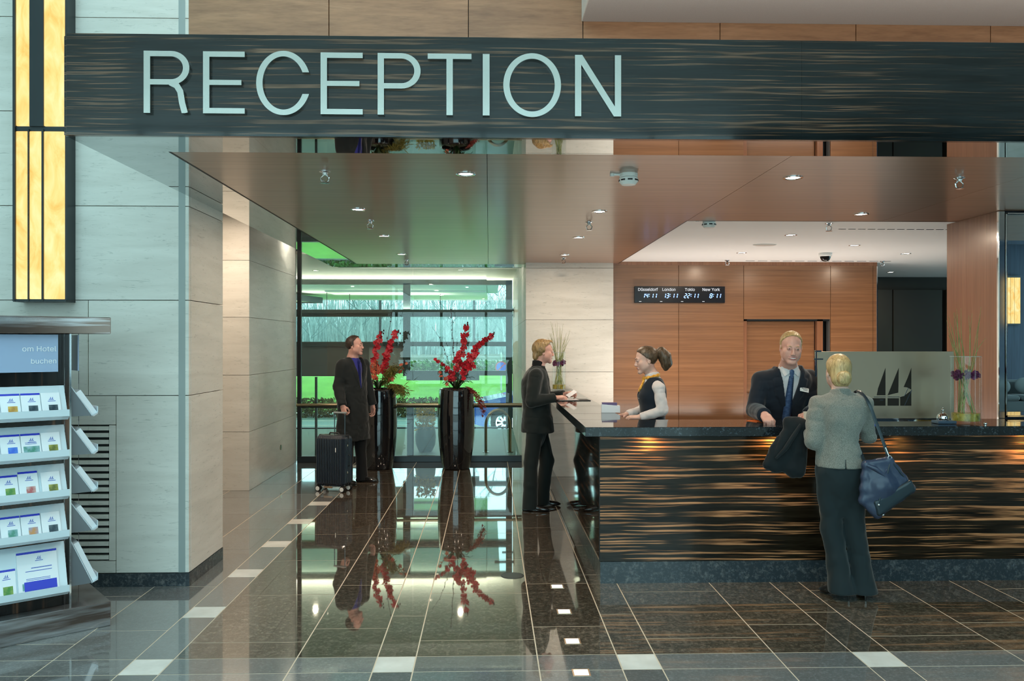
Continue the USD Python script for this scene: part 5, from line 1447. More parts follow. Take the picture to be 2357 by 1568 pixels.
def hair(mat, build, keep, h=0.0042, ripple=(0.0045, (70, 70, 16)), seed=1, name='hair'):
    def fn(c):
        obj(name, hair_shell(c['A']['head'], c['R'], c['s'], keep, h=h, ripple=ripple, seed=seed, build=build), mat, c['t'], True)
    return fn
def skull(f, T, R, s, g=.010, back=0.0):
    f.ell(T((0, -.012 - back, .035)), np.array((.074 + g, .096 + g, .086 + g)) * s, R, 0.01)
def brows(mat, y=.0925, z=.024):
    def fn(c):
        T, s = c['T'], c['s']
        for q in (-1, 1):
            obj('eyebrow', tube([T((q * x, y + .0035 - 4.2 * (x - .012) ** 2 * 3, z + dz)) for x, dz in ((.014, -.001), (.024, .003), (.036, .003), (.046, -.003))], np.array([.0022, .0030, .0028, .0014]) * s, 6), mat, c['t'], True)
    return fn

V3 = lambda *p: np.array(p, float)
# ------------------------------------------------------------------ guest with suitcase (left)
M['skin_a'] = make_skin('skin_fair_pink', (0.62, 0.34, 0.28))
M['skin_b'] = make_skin('skin_rosy', (0.66, 0.36, 0.29))
M['skin_c'] = make_skin('skin_pale', (0.70, 0.44, 0.36))
M['coat_black'] = fabric('coat_black_wool', (0.010, 0.013, 0.014), (0.018, 0.022, 0.023))
M['suit_black'] = fabric('suit_black', (0.010, 0.014, 0.014), (0.016, 0.021, 0.020))
M['suit_navy'] = fabric('suit_navy', (0.010, 0.015, 0.024), (0.017, 0.023, 0.034))
M['trouser_dark'] = fabric('trouser_charcoal', (0.013, 0.020, 0.023), (0.020, 0.029, 0.032))
M['trouser_black'] = fabric('trouser_black', (0.008, 0.009, 0.010))
M['shoe_black'] = pbr('shoe_black', (0.008, 0.008, 0.009), 0.22, coat_weight=0.5)
M['hair_dark'] = noisy('hair_dark_brown', (0.022, 0.015, 0.011), (0.055, 0.036, 0.026), 120, 0.45, (1, 1, 0.12), space='object')
M['hair_blond'] = noisy('hair_dark_blond', (0.17, 0.105, 0.045), (0.42, 0.28, 0.12), 110, 0.42, (1, 1, 0.15), space='object')
M['hair_brown'] = noisy('hair_mid_brown', (0.045, 0.030, 0.017), (0.12, 0.080, 0.045), 110, 0.42, (1, 1, 0.15), space='object')
M['hair_light'] = noisy('hair_light_blond', (0.30, 0.20, 0.08), (0.58, 0.42, 0.20), 110, 0.40, (1, 1, 0.15), space='object')
M['shirt_blue'] = fabric('shirt_royal_blue', (0.030, 0.032, 0.22), (0.045, 0.05, 0.30))
M['tie_blue'] = fabric('tie_dark_blue', (0.012, 0.016, 0.11))
M['shirt_white'] = fabric('shirt_white', (0.66, 0.66, 0.68), (0.74, 0.74, 0.76))
J1 = dict(head=(0.015, 0.055, 1.672), neck=(0.012, 0.015, 1.515), shR=(0.172, 0.0, 1.455), shL=(-0.178, 0.03, 1.455), elR=(0.222, -0.03, 1.18), elL=(-0.255, 0.02, 1.175),
          wrR=(0.268, 0.085, 0.955), wrL=(-0.275, 0.09, 0.93), hipR=(0.085, 0, 0.93), hipL=(-0.085, 0, 0.93), kneeR=(0.095, 0.015, 0.50), kneeL=(-0.10, 0.04, 0.50), ankR=(0.10, 0.0, 0.08), ankL=(-0.125, 0.05, 0.08))
torso1 = [(0.52, .225, .165, 0, .01), (0.80, .212, .155, 0, .01), (1.02, .198, .142), (1.18, .196, .138), (1.34, .202, .138), (1.44, .185, .118), (1.515, .100, .085, 0, .0)]
P1 = person('dark-haired man in a long black coat and blue shirt waiting with a trolley suitcase', (-1.675, 10.15, 0), math.radians(-122), J1, M['skin_a'],
    dict(s=0.98, yaw=math.radians(22), pitch=math.radians(3), neck=.062),
    dict(R=dict(fwd=(0.05, .42, -.90), back=(.92, -.05, .1), curl=(1.0, 1.1, 1.15, 1.2), thumb=.9), L=dict(fwd=(0, .10, -1), back=(-1, .1, 0), curl=(.5, .55, .6, .65))),
    [trousers(M['trouser_black'], 0.99, (.095, .075, .066, .074), (.165, .115)), shoes(M['shoe_black'], dict(R=(.25, 1), L=(-.15, 1))),
     shirt(M['shirt_blue'], [(1.10, .165, .112), (1.34, .172, .116), (1.44, .150, .098), (1.50, .080, .074)], True, nr=.064),
     tie(M['tie_blue'], [(1.50, .104), (1.40, .132), (1.15, .140)], 1.487, 1.16, 0.0, .07),
     jacket('coat', M['coat_black'], torso1, 0.008, (.074, .066, .056), .99, (1.505, .088, 1.14, .03, .0), .060, 2.3, .014, 3, shoulder=.062),
     hair(M['hair_dark'], lambda f, T: skull(f, T, rot(math.radians(22), math.radians(3)), .98, .013), lambda x, y, z: np.minimum(np.maximum(y - .085, -z + .068 - 1.4 * np.clip(-y + .02, -.05, .08)), np.maximum(y - .010, -.062 - z)), seed=2),
     brows(M['hair_dark'])])

# ------------------------------------------------------------------ guest at the long arm of the desk
J2 = dict(head=(0.0, 0.062, 1.615), neck=(0.0, 0.005, 1.462), shR=(0.175, -0.03, 1.395), shL=(-0.175, 0.0, 1.395), elR=(0.225, -0.075, 1.115), elL=(-0.215, 0.05, 1.13),
          wrR=(0.150, 0.170, 1.150), wrL=(-0.06, 0.285, 1.165), hipR=(0.085, -.02, 0.90), hipL=(-0.085, -.01, 0.90), kneeR=(0.095, -0.075, 0.48), kneeL=(-0.095, 0.100, 0.48), ankR=(0.12, -0.085, 0.075), ankL=(-0.12, 0.045, 0.075))
torso2 = [(0.785, .190, .168, 0, .0), (0.92, .182, .160, 0, -.005), (1.06, .172, .145, 0, -.01), (1.20, .182, .148, 0, -.02), (1.32, .188, .142, 0, -.025), (1.395, .165, .112, 0, -.02), (1.455, .085, .078, 0, -.005)]
P2 = person('blond man in a black suit and roll-neck writing at the narrow arm of the desk', (0.50, 8.50, 0), math.radians(-90), J2, M['skin_b'],
    dict(s=0.97, yaw=math.radians(4), pitch=math.radians(-3), neck=.056),
    dict(R=dict(fwd=(-.22, .95, .06), back=(.30, .0, .95), curl=(.45, .6, .7, .8), thumb=.8), L=dict(fwd=(.25, .93, .15), back=(-.75, .1, .6), curl=(.6, .7, .75, .8), thumb=1.0)),
    [trousers(M['suit_black'], 0.96, (.093, .074, .070, .082), (.160, .125), y0=-.005), shoes(M['shoe_black'], dict(R=(.30, 1), L=(-.05, 1))),
     shirt(fabric('roll_neck_black', (0.006, 0.007, 0.008)), [(1.00, .150, .115, 0, -.005), (1.28, .160, .118, 0, -.015), (1.39, .145, .098, 0, -.015), (1.45, .075, .070)], False, nr=.058, collar_h=.066, name='roll_neck'),
     jacket('jacket', M['suit_black'], torso2, 0.0075, (.070, .060, .050), .98, (1.45, .055, 1.10, .03, .0), .045, 2.3, .010, 6, shoulder=.056),
     hair(M['hair_blond'], lambda f, T: (skull(f, T, rot(math.radians(4), math.radians(-3)), .97, .017, .004), f.ell(T((0, .052, .098)), np.array((.058, .042, .030)), None, .015), f.ell(T((0, -.085, -.045)), np.array((.058, .034, .052)), None, .02)),
          lambda x, y, z: np.minimum(np.maximum(y - .080 - .25 * np.clip(z - .02, 0, .1), -z + .064 - 1.0 * np.clip(-y + .02, -.04, .06)), np.maximum(y - .002 + .75 * np.clip(-z - .01, 0, .1), -.098 - z)), ripple=(0.009, (55, 40, 22)), seed=4),
     brows(M['hair_blond'])])

# ------------------------------------------------------------------ female receptionist
M['vest'] = fabric('waistcoat_navy', (0.008, 0.014, 0.024), (0.013, 0.022, 0.034))
M['blouse'] = fabric('blouse_white', (0.64, 0.60, 0.60), (0.74, 0.70, 0.70))
M['scarf'] = fabric('scarf_golden', (0.62, 0.27, 0.025), (0.80, 0.45, 0.09), 60)
J3 = dict(head=(0.0, 0.085, 1.558), neck=(0.0, 0.030, 1.425), shR=(0.145, 0.018, 1.345), shL=(-0.145, 0.005, 1.345), elR=(0.170, 0.065, 1.125), elL=(-0.180, -0.020, 1.140),
          wrR=(0.090, 0.235, 1.085), wrL=(-0.150, 0.165, 1.085), hipR=(0.085, 0.01, 0.88), hipL=(-0.085, 0.01, 0.88), kneeR=(0.085, 0.02, 0.47), kneeL=(-0.085, 0.02, 0.47), ankR=(0.085, -.01, 0.075), ankL=(-0.085, -.01, 0.075))
torso3 = [(0.96, .158, .118, 0, .025), (1.06, .140, .104, 0, .028), (1.16, .138, .106, 0, .030), (1.255, .150, .122, 0, .034), (1.33, .140, .104, 0, .022), (1.40, .085, .070, 0, .020)]
R3 = rot(math.radians(2), math.radians(-9))
def neckerchief(c):
    A, t = c['A'], c['t']
    n = A['neck']
    ring = [n + V3(.060 * math.cos(a), .056 * math.sin(a) + .004, -.006 - .014 * math.sin(a)) for a in np.linspace(0, 2 * PI, 26)[:-1]]
    o = obj('scarf', tube(ring, .016 + .003 * np.sin(np.arange(25) * 2.1), 10, closed=True), M['scarf'], t, True)
    f = Field(n + (-.07, .0, -.20), n + (.07, .19, .05), .0042)
    f.cone(n + (0, .068, -.024), n + (0, .072, -.040), .022, .016, .008)
    f.cone(n + (0, .072, -.035), n + (.022, .104, -.115), .014, .026, .008, flat=((0, 1, .3), 2.2))
    f.cone(n + (0, .072, -.035), n + (-.022, .104, -.100), .014, .024, .008, flat=((0, 1, .3), 2.2))
    f.ripple(.003, (60, 60, 20), 4)
    obj('scarf_ends', smooth_mesh(f, 1), M['scarf'], o, True)
def ponytail(c):
    f = Field(c['A']['head'] + (-.10, -.26, -.17), c['A']['head'] + (.10, -.02, .14), .0045)
    T = c['T']
    f.chain([T((0, -.112, .055)), T((0, -.150, .052)), T((0, -.176, .005)), T((.0, -.184, -.060)), T((0, -.170, -.105))], [.024, .040, .052, .046, .022], .02)
    f.ripple(.006, (70, 70, 16), 8)
    o = obj('ponytail', largest(smooth_mesh(f, 3)), M['hair_brown'], c['t'], True)
    obj('hair_tie', move(lathe([(.020, -.008), (.028, -.008), (.028, .008), (.020, .008)], 16), T((0, -.120, .056)), rx=PI / 2), M['black'], o, True)
P3 = person('receptionist woman with brown ponytail, navy waistcoat and golden neck scarf behind the desk corner', (1.42, 7.0, 0), math.radians(90), J3, M['skin_c'],
    dict(s=0.93, yaw=math.radians(2), pitch=math.radians(-9), neck=.046, female=True, lip=(.52, .20, .19)),
    dict(R=dict(fwd=(-.30, .92, -.05), back=(.2, 0, 1), curl=(.4, .5, .55, .6), thumb=.7, s=.9), L=dict(fwd=(.25, .95, -.02), back=(-.3, 0, 1), curl=(.4, .45, .5, .55), thumb=.5, s=.9)),
    [trousers(M['vest'], 0.95, (.088, .066, .058, .070), (.160, .118), y0=.02), shoes(M['shoe_black'], dict(R=(.1, 1), L=(-.1, 1)), s=.88),
     shirt(M['blouse'], [(0.93, .150, .110, 0, .02), (1.06, .126, .090, 0, .026), (1.24, .136, .108, 0, .030), (1.33, .125, .088, 0, .020), (1.40, .070, .062, 0, .02)], True, nr=.054),
     jacket('blouse_sleeves', M['blouse'], [(1.28, .105, .070, 0, .02), (1.36, .105, .066, 0, .02), (1.39, .07, .05, 0, .02)], 0.0065, (.051, .047, .037), .98, None, 0, 2.0, .009, 9, shoulder=.040, neck_r=.056, stretch=(22, 22, 18), hem=False),
     jacket('waistcoat', M['vest'], torso3, 0.0065, (.05, .05, .05), .9, (1.40, .058, 1.235, .05, 0), 0, 2.2, .004, 9, sleeves=False, shoulder=.045, neck_r=.060, armhole=.058),
     neckerchief,
     lambda c: obj('brooch', move(trimesh.creation.icosphere(1, .006), (-.03, .150, 1.235)), M['chrome'], c['t'], True),
     hair(M['hair_brown'], lambda f, T: (skull(f, T, R3, .93, .011), f.ell(T((0, -.115, .052)), np.array((.030, .022, .028)), None, .02)),
          lambda x, y, z: np.minimum(np.maximum(y - .090, -z + .066 - 1.15 * np.clip(-y + .045, -.05, .10)), np.maximum(y + .012, -.062 - z)), ripple=(0.003, (80, 18, 60)), seed=5), ponytail, brows(M['hair_brown'])])

# ------------------------------------------------------------------ male receptionist leaning on the desk
M['tie_mid'] = noisy('tie_mid_blue', (0.03, 0.065, 0.16), (0.08, 0.14, 0.27), 40, 0.5, (1, 1, 3), space='object')
J4 = dict(head=(0.022, 0.405, 1.668), neck=(0.005, 0.300, 1.512), shR=(0.188, 0.215, 1.435), shL=(-0.192, 0.205, 1.440), elR=(0.258, 0.275, 1.185), elL=(-0.225, 0.250, 1.19),
          wrR=(0.315, 0.690, 1.180), wrL=(-0.080, 0.470, 1.160), hipR=(0.09, -.02, 0.94), hipL=(-0.09, -.02, 0.94), kneeR=(0.10, 0.0, 0.50), kneeL=(-0.10, 0.02, 0.50), ankR=(0.11, -.06, 0.08), ankL=(-0.11, -.04, 0.08))
torso4 = [(0.86, .190, .132, 0, .02), (1.00, .184, .130, 0, .075), (1.12, .178, .128, 0, .125), (1.26, .194, .134, 0, .180), (1.37, .200, .130, 0, .222), (1.45, .170, .108, 0, .255), (1.51, .085, .078, 0, .285)]
R4 = rot(math.radians(-8), math.radians(-10), math.radians(-3))
def name_badge(c):
    b = obj('name_badge', move(box(-.036, .036, -.002, .003, -.017, .017, .002), (-.102, .352, 1.345), rx=.35, ry=-.22, rz=.1), M['white_lacquer'], c['t'], False)
    obj('badge_print', cat(*[move(box(-.026, .02 + dx, .0028, .0036, z - .002, z + .002), (-.102, .352, 1.345), rx=.35, ry=-.22, rz=.1) for z, dx in ((.008, 0.004), (-.003, -.01))]), M['black'], b, False)
def thin_hair(c):
    pass
P4 = person('smiling male receptionist in navy suit and blue tie leaning on the desk', (2.315, 6.62, 0), math.radians(180), J4, M['skin_b'],
    dict(s=1.0, yaw=math.radians(-8), pitch=math.radians(-10), roll=math.radians(-3), neck=.060, smile=True, lip=(.50, .17, .17), eye=(.06, .07, .08)),
    dict(R=dict(fwd=(.02, .90, -.42), back=(.15, .42, .9), curl=(1.45, 1.5, 1.5, 1.55), thumb=1.2, s=1.05, spread=.02), L=dict(fwd=(.45, .88, -.02), back=(-.5, 0, .85), curl=(.7, .75, .8, .85), thumb=.9)),
    [trousers(M['suit_navy'], 0.98, (.096, .075, .066, .074), (.168, .118)), shoes(M['shoe_black'], dict(R=(.2, 1), L=(-.2, 1))),
     shirt(M['shirt_white'], [(1.05, .150, .105, 0, .105), (1.26, .168, .112, 0, .185), (1.37, .172, .112, 0, .225), (1.45, .140, .092, 0, .255), (1.50, .078, .072, 0, .285)], True, nr=.063),
     tie(M['tie_mid'], [(1.505, .385), (1.43, .368), (1.30, .322), (1.10, .262)], 1.482, 1.10, .004, .078),
     jacket('jacket', M['suit_navy'], torso4, 0.0072, (.070, .061, .050), .96, (1.505, .086, 1.135, .24, 0), .066, 2.3, .013, 12, shoulder=.058, buttons=[(0.0, .262, 1.115), (0.0, .235, 1.02)]),
     name_badge,
     hair(M['hair_light'], lambda f, T: skull(f, T, R4, 1.0, .008), lambda x, y, z: np.minimum(np.maximum(y - .074, -z + .086 - 1.15 * np.clip(-y + .040, -.03, .10)), np.maximum(y - .004, -.060 - z)), ripple=(0.005, (60, 60, 30)), seed=6),
     brows(M['hair_light'])])

# ------------------------------------------------------------------ guest seen from behind
M['tweed'] = noisy('tweed_grey', (0.10, 0.105, 0.09), (0.28, 0.28, 0.25), 420, 0.9, space='object', detail=2, lo=.40, hi=.60, sheen_weight=0.3, specular_ior_level=0.2)
J5 = dict(head=(-0.005, 0.045, 1.508), neck=(-0.002, 0.000, 1.372), shR=(0.138, 0.0, 1.325), shL=(-0.140, 0.02, 1.315), elR=(0.190, 0.060, 1.085), elL=(-0.185, -0.025, 1.050),
          wrR=(0.165, 0.225, 1.150), wrL=(-0.155, 0.190, 1.155), hipR=(0.080, -.01, 0.86), hipL=(-0.080, -.01, 0.86), kneeR=(0.095, 0.03, 0.48), kneeL=(-0.050, 0.04, 0.48), ankR=(0.165, 0.060, 0.095), ankL=(0.015, 0.045, 0.095))
torso5 = [(0.885, .162, .128, 0, -.005), (0.96, .150, .120), (1.09, .116, .100), (1.20, .136, .110), (1.285, .146, .110, 0, .002), (1.335, .125, .090, 0, .002), (1.375, .066, .062, 0, -.002)]
R5 = rot(math.radians(4), math.radians(-2))
def bun(c):
    T = c['T']
    f = Field(T((0, -.13, -.03)) - .09, T((0, -.13, -.03)) + .09, .0042)
    ring = [T((0.002 + .026 * math.cos(a), -.114 - .006 * math.sin(2 * a), -.038 + .026 * math.sin(a))) for a in np.linspace(0, 2 * PI, 14)]
    f.chain(ring, [.020] * 14, .010)
    f.ell(T((.002, -.120, -.038)), np.array((.028, .022, .028)), R5, .012)
    f.ripple(.004, (80, 80, 40), 3)
    obj('hair_bun', smooth_mesh(f, 1), M['hair_light'], c['t'], True)
def jacket_collar(c):
    n = c['A']['neck']
    f = Field(n - .13, n + .12, .0045)
    f.cone(n + (0, -.006, -.055), n + (0, .000, .004), .088, .066, .01)
    f.cone(n + (0, -.004, -.06), n + (0, .004, .06), .054, .056, .002, sub=True)
    f.cut(lambda X, Y, Z: np.maximum(Z - (n[2] + .022 - .25 * (Y - n[1])), Y - (n[1] + .05)))
    f.cut(lambda X, Y, Z: n[2] - .040 - Z)
    obj('jacket_collar', smooth_mesh(f, 1), M['tweed'], c['t'], True)
def seams(c):
    z = np.linspace(.90, 1.36, 14)
    S = np.array([q + (0,) * (5 - len(q)) for q in torso5]); S = S[np.argsort(S[:, 0])]
    for fx in (0.0, .52, -.52):
        pts = []
        for q in z[: 14 if fx == 0 else 10]:
            w, d = np.interp(q, S[:, 0], S[:, 1]), np.interp(q, S[:, 0], S[:, 2])
            x = fx * w
            pts.append((x, -d * (1 - abs(fx) ** 2.2) ** (1 / 2.2) + np.interp(q, S[:, 0], S[:, 4]) + .0015, q))
        obj('seam', tube(pts, .0022, 5), M['tweed_dark'], c['t'], True)
M['tweed_dark'] = pbr('tweed_seam', (0.06, 0.065, 0.06), 0.9)
P5 = person('blonde woman in a grey tweed jacket seen from behind at the desk', (2.325, 5.40, 0), math.radians(-9), J5, M['skin_c'],
    dict(s=0.95, yaw=math.radians(4), pitch=math.radians(-2), neck=.048, female=True),
    dict(R=dict(fwd=(-.25, .95, .02), back=(.3, 0, 1), curl=(.5, .55, .6, .65), s=.9), L=dict(fwd=(.15, .96, .05), back=(-.4, 0, .9), curl=(.5, .55, .6, .65), s=.9)),
    [trousers(M['trouser_dark'], 0.93, (.086, .066, .068, .086), (.150, .118), seed=8, floor=.040, fold=.016, x0=0.0), shoes(M['shoe_black'], dict(R=(.12, 1), L=(-.75, 1)), s=.88, high=True),
     jacket('jacket', M['tweed'], torso5, 0.0068, (.058, .052, .042), .96, None, 0, 2.15, .020, 15, shoulder=.047, neck_r=.054, split=(0, .012, .97, -10)),
     jacket_collar,
     hair(M['hair_light'], lambda f, T: (skull(f, T, R5, .95, .011), f.ell(T((0, -.066, -.040)), np.array((.066, .050, .068)), R5, .02)), lambda x, y, z: np.minimum(np.maximum(y - .058 - .30 * np.clip(z - .03, 0, .1), -z + .050 - 1.5 * np.clip(-y + .01, -.03, .08)), np.maximum(y + .012, -.098 - z)), ripple=(0.0022, (90, 90, 18)), seed=7), bun, brows(M['hair_light'])])
# ================================================================== LUGGAGE, PLANTERS, DESK ITEMS
# ---- trolley suitcase
M['case'] = pbr('case_polycarbonate_blue_black', (0.014, 0.022, 0.036), 0.28, coat_weight=0.4)
M['case_trim'] = pbr('case_trim_black', (0.010, 0.011, 0.012), 0.4)
su = thing('suitcase', 'upright ribbed blue black trolley suitcase with white wheels beside the man in the coat', 'suitcase', (-1.795, 9.60, 0), math.radians(-19))
SW, SD, SZ0, SZ1 = 0.37, 0.225, 0.065, 0.645
obj('shell', box(-SW / 2, SW / 2, -SD / 2, SD / 2, SZ0, SZ1, 0.035), M['case'], su, 30)
for k in range(15):
    x = -SW / 2 + 0.032 + k * (SW - 0.064) / 14
    obj('rib', tube([(x, -SD / 2 + 0.020, SZ0 + 0.018), (x, -SD / 2 - 0.003, SZ0 + 0.045), (x, -SD / 2 - 0.004, (SZ0 + SZ1) / 2), (x, -SD / 2 - 0.003, SZ1 - 0.045), (x, -SD / 2 + 0.020, SZ1 - 0.018)], 0.0075, 6), M['case'], su, True)
for k in range(7):
    y = -SD / 2 + 0.040 + k * (SD - 0.08) / 6
    obj('side_rib', tube([(SW / 2 - 0.016, y, SZ0 + 0.02), (SW / 2 + 0.002, y, SZ0 + 0.045), (SW / 2 + 0.002, y, SZ1 - 0.045), (SW / 2 - 0.016, y, SZ1 - 0.02)], 0.007, 6), M['case'], su, True)
obj('zip_frame', cat(box(-SW / 2 - 0.003, SW / 2 + 0.003, -0.010, 0.010, SZ0 - 0.002, SZ0 + 0.01, 0.003), box(SW / 2 - 0.004, SW / 2 + 0.004, -0.010, 0.010, SZ0, SZ1, 0.003), box(-SW / 2 - 0.004, -SW / 2 + 0.004, -0.010, 0.010, SZ0, SZ1, 0.003), box(-SW / 2, SW / 2, -0.01, 0.01, SZ1 - 0.006, SZ1 + 0.003, 0.003)), M['case_trim'], su)
for x in (-SW / 2 + 0.03, SW / 2 - 0.03):
    for y in (-SD / 2 + 0.035, SD / 2 - 0.035):
        w = obj('wheel', cat(*[move(lathe([(0.010, -0.010), (0.030, -0.011), (0.033, -0.006), (0.033, 0.006), (0.030, 0.011), (0.010, 0.010)], 22), (x, y + dy, 0.033), rx=PI / 2) for dy in (-0.014, 0.014)]), M['case_trim'], su)
        obj('hub', move(lathe([(0, -0.027), (0.024, -0.027), (0.026, -0.024), (0.012, -0.020)], 20), (x, y, 0.033), rx=-PI / 2 if False else PI / 2 * -1 * -1), M['white_lacquer'], w)
        obj('hub', move(lathe([(0.012, 0.020), (0.026, 0.024), (0.024, 0.027), (0, 0.027)], 20), (x, y, 0.033), rx=PI / 2), M['white_lacquer'], w)
        obj('fork', box(x - 0.022, x + 0.022, y - 0.008, y + 0.008, 0.033, 0.085, 0.006), M['case_trim'], w)
for x in (-0.035, 0.100):
    obj('handle_rod', rod((x, SD / 2 - 0.035, SZ1 - 0.01), (x, SD / 2 - 0.035, 0.895), 0.0055, 8), pbr(numbered(L + 'rod_steel')[len(L):], (0.10, 0.12, 0.13), 0.25, 1.0), su)
obj('grip', cat(tube([(-0.045, SD / 2 - 0.035, 0.895), (0.110, SD / 2 - 0.035, 0.895)], 0.011, 10), box(0.095, 0.118, SD / 2 - 0.05, SD / 2 - 0.02, 0.885, 0.905, 0.004)), pbr('grip_grey', (0.30, 0.33, 0.34), 0.4), su)
obj('carry_handle', tube([(-0.06, 0, SZ1 - 0.002), (-0.05, 0, SZ1 + 0.022), (0.06, 0, SZ1 + 0.022), (0.07, 0, SZ1 - 0.002)], 0.009, 8), M['case_trim'], su)
obj('side_handle', tube([(SW / 2 + 0.002, 0.0, 0.42), (SW / 2 + 0.024, 0.0, 0.41), (SW / 2 + 0.024, 0.0, 0.30), (SW / 2 + 0.002, 0.0, 0.29)], 0.008, 8), M['case_trim'], su)
for z in (0.22, 0.53):
    obj('latch', box(SW / 2 + 0.002, SW / 2 + 0.010, -0.045, -0.020, z - 0.012, z + 0.012, 0.003), M['chrome'], su)
obj('badge', box(0.085, 0.095, -SD / 2 - 0.013, -SD / 2 - 0.008, 0.46, 0.51), M['white_lacquer'], su, False)
obj('foot_plate', box(-0.07, 0.04, -SD / 2 + 0.005, -SD / 2 + 0.012, 0.045, 0.066), M['steel'], su, False)

# ---- two tall black planters and their orchids
M['gloss_black'] = pbr('planter_gloss_black', (0.006, 0.007, 0.009), 0.05, coat_weight=1.0, coat_roughness=0.02)
M['soil'] = noisy('planter_moss', (0.03, 0.025, 0.015), (0.07, 0.08, 0.03), 40, 0.9, space='object')
PROF = [(0.0, 0.0), (0.165, 0.0), (0.185, 0.008), (0.205, 0.10), (0.228, 0.25), (0.246, 0.45), (0.252, 0.62), (0.248, 0.80), (0.238, 0.98), (0.230, 1.065), (0.222, 1.085), (0.208, 1.092), (0.196, 1.085), (0.190, 1.06), (0.190, 1.0), (0.0, 1.0)]
pla = thing('planter', 'tall glossy black barrel planter just behind the waiting man', 'planter', (-1.504, 11.28, 0))
plb = thing('planter', 'tall glossy black barrel planter in the middle of the glass entrance', 'planter', (-0.450, 11.27, 0))
for p_ in (pla, plb):
    obj('pot', lathe(PROF, 48), M['gloss_black'], p_, 40)
    obj('moss', lathe([(0.192, 1.03), (0.12, 1.055), (0.0, 1.06)], 30), M['soil'], p_, True)
M['orchid'] = noisy('orchid_red', (0.42, 0.008, 0.020), (0.72, 0.022, 0.045), 30, 0.45, space='object')
M['orchid_pale'] = noisy('orchid_coral', (0.55, 0.06, 0.035), (0.70, 0.20, 0.10), 30, 0.5, space='object')
M['orchid_bud'] = pbr('orchid_bud_dark', (0.035, 0.008, 0.010), 0.5)
M['leaf'] = noisy('orchid_leaf', (0.012, 0.035, 0.010), (0.03, 0.08, 0.02), 12, 0.35, space='object')
M['stem'] = pbr('flower_stem', (0.035, 0.045, 0.020), 0.6)
M['vine'] = noisy('trailing_vine_red', (0.14, 0.018, 0.015), (0.32, 0.06, 0.04), 40, 0.6, space='object')
M['grass_ornamental'] = noisy('trailing_grass_olive', (0.10, 0.09, 0.015), (0.26, 0.22, 0.04), 30, 0.7, space='object')
def petal_mesh(ln, w):
    V, F = [(0, 0, 0)], []
    for t, ww, zz in ((.35, .75, .06), (.7, 1.0, .10), (.92, .6, .05)):
        V += [(-w * ww / 2, t * ln, zz * ln), (0, t * ln, zz * ln * .5), (w * ww / 2, t * ln, zz * ln)]
    V += [(0, ln, 0)]
    F = [(0, 2, 1), (0, 3, 2)]
    for k in (1, 4):
        F += [(k, k + 1, k + 4), (k, k + 4, k + 3), (k + 1, k + 2, k + 5), (k + 1, k + 5, k + 4)]
    F += [(7, 8, 10), (8, 9, 10)]
    return trimesh.Trimesh(np.array(V, float), np.array(F), process=False)
def blossom_mesh(s, r):
    parts = [move(petal_mesh(s, s * (.62 if k % 2 == 0 else .95)), rz=k * 2 * PI / 5 + r.uniform(-.15, .15)) for k in range(5)]
    lipm = trimesh.creation.icosphere(1, s * .22); lipm.apply_translation((0, 0, s * .12))
    m = cat(*parts, lipm)
    m.apply_transform(trimesh.transformations.rotation_matrix(PI / 2 + r.uniform(-.5, .5), [1, 0, 0]))
    m.apply_transform(trimesh.transformations.rotation_matrix(r.uniform(-1.1, 1.1), [0, 0, 1]))
    m.apply_transform(trimesh.transformations.rotation_matrix(r.uniform(0, 6.28), [0, 1, 0]))
    return m
def spray(t, pts, n, size, mat, seed, jitter=.03, buds=3, stem_r=.004):
    r = random.Random(seed)
    p = np.array(pts, float)
    d = np.r_[0, np.cumsum(np.linalg.norm(np.diff(p, axis=0), axis=1))]
    at = lambda u: np.array([np.interp(u * d[-1], d, p[:, k]) for k in range(3)])
    obj('stem', tube([at(u) for u in np.linspace(0, 1, 12)], stem_r, 5), M['stem'], t, True)
    for i in range(n):
        u = 0.30 + 0.66 * i / max(n - 1, 1)
        q = at(u) + np.array([r.uniform(-jitter, jitter), r.uniform(-jitter, jitter) - .012, r.uniform(-jitter, jitter) * .7])
        obj('blossom', move(blossom_mesh(1.22 * size * (1.08 - .35 * u) * r.uniform(.85, 1.15), r), q), mat, t, False)
    for i in range(buds):
        q = at(0.97 + .03 * i / max(buds, 1)) + np.array([r.uniform(-.02, .03), r.uniform(-.02, .02), .012 * i])
        b = trimesh.creation.icosphere(1, .010); b.vertices = b.vertices * (1, 1, 1.4) + q
        obj('bud', b, M['orchid_bud'], t, True)
def strap_leaves(t, n, seed, z0=1.05):
    r = random.Random(seed)
    for i in range(n):
        a = r.uniform(0, 2 * PI); ln = r.uniform(.16, .26)
        pts = [(math.cos(a) * ln * u, math.sin(a) * ln * u, z0 + .14 * math.sin(u * PI * .72) * r.uniform(.9, 1.1)) for u in np.linspace(0, 1, 7)]
        w = [.010, .018, .021, .020, .016, .010, .003]
        V, F = [], []
        nx, ny = -math.sin(a), math.cos(a)
        for (x, y, z), ww in zip(pts, w):
            V += [(x + nx * ww, y + ny * ww, z + .006), (x, y, z), (x - nx * ww, y - ny * ww, z + .006)]
        for k in range(6):
            b = 3 * k
            F += [(b, b + 1, b + 4), (b, b + 4, b + 3), (b + 1, b + 2, b + 5), (b + 1, b + 5, b + 4)]
        obj('leaf', trimesh.Trimesh(np.array(V), np.array(F), process=False), M['leaf'], t, True)
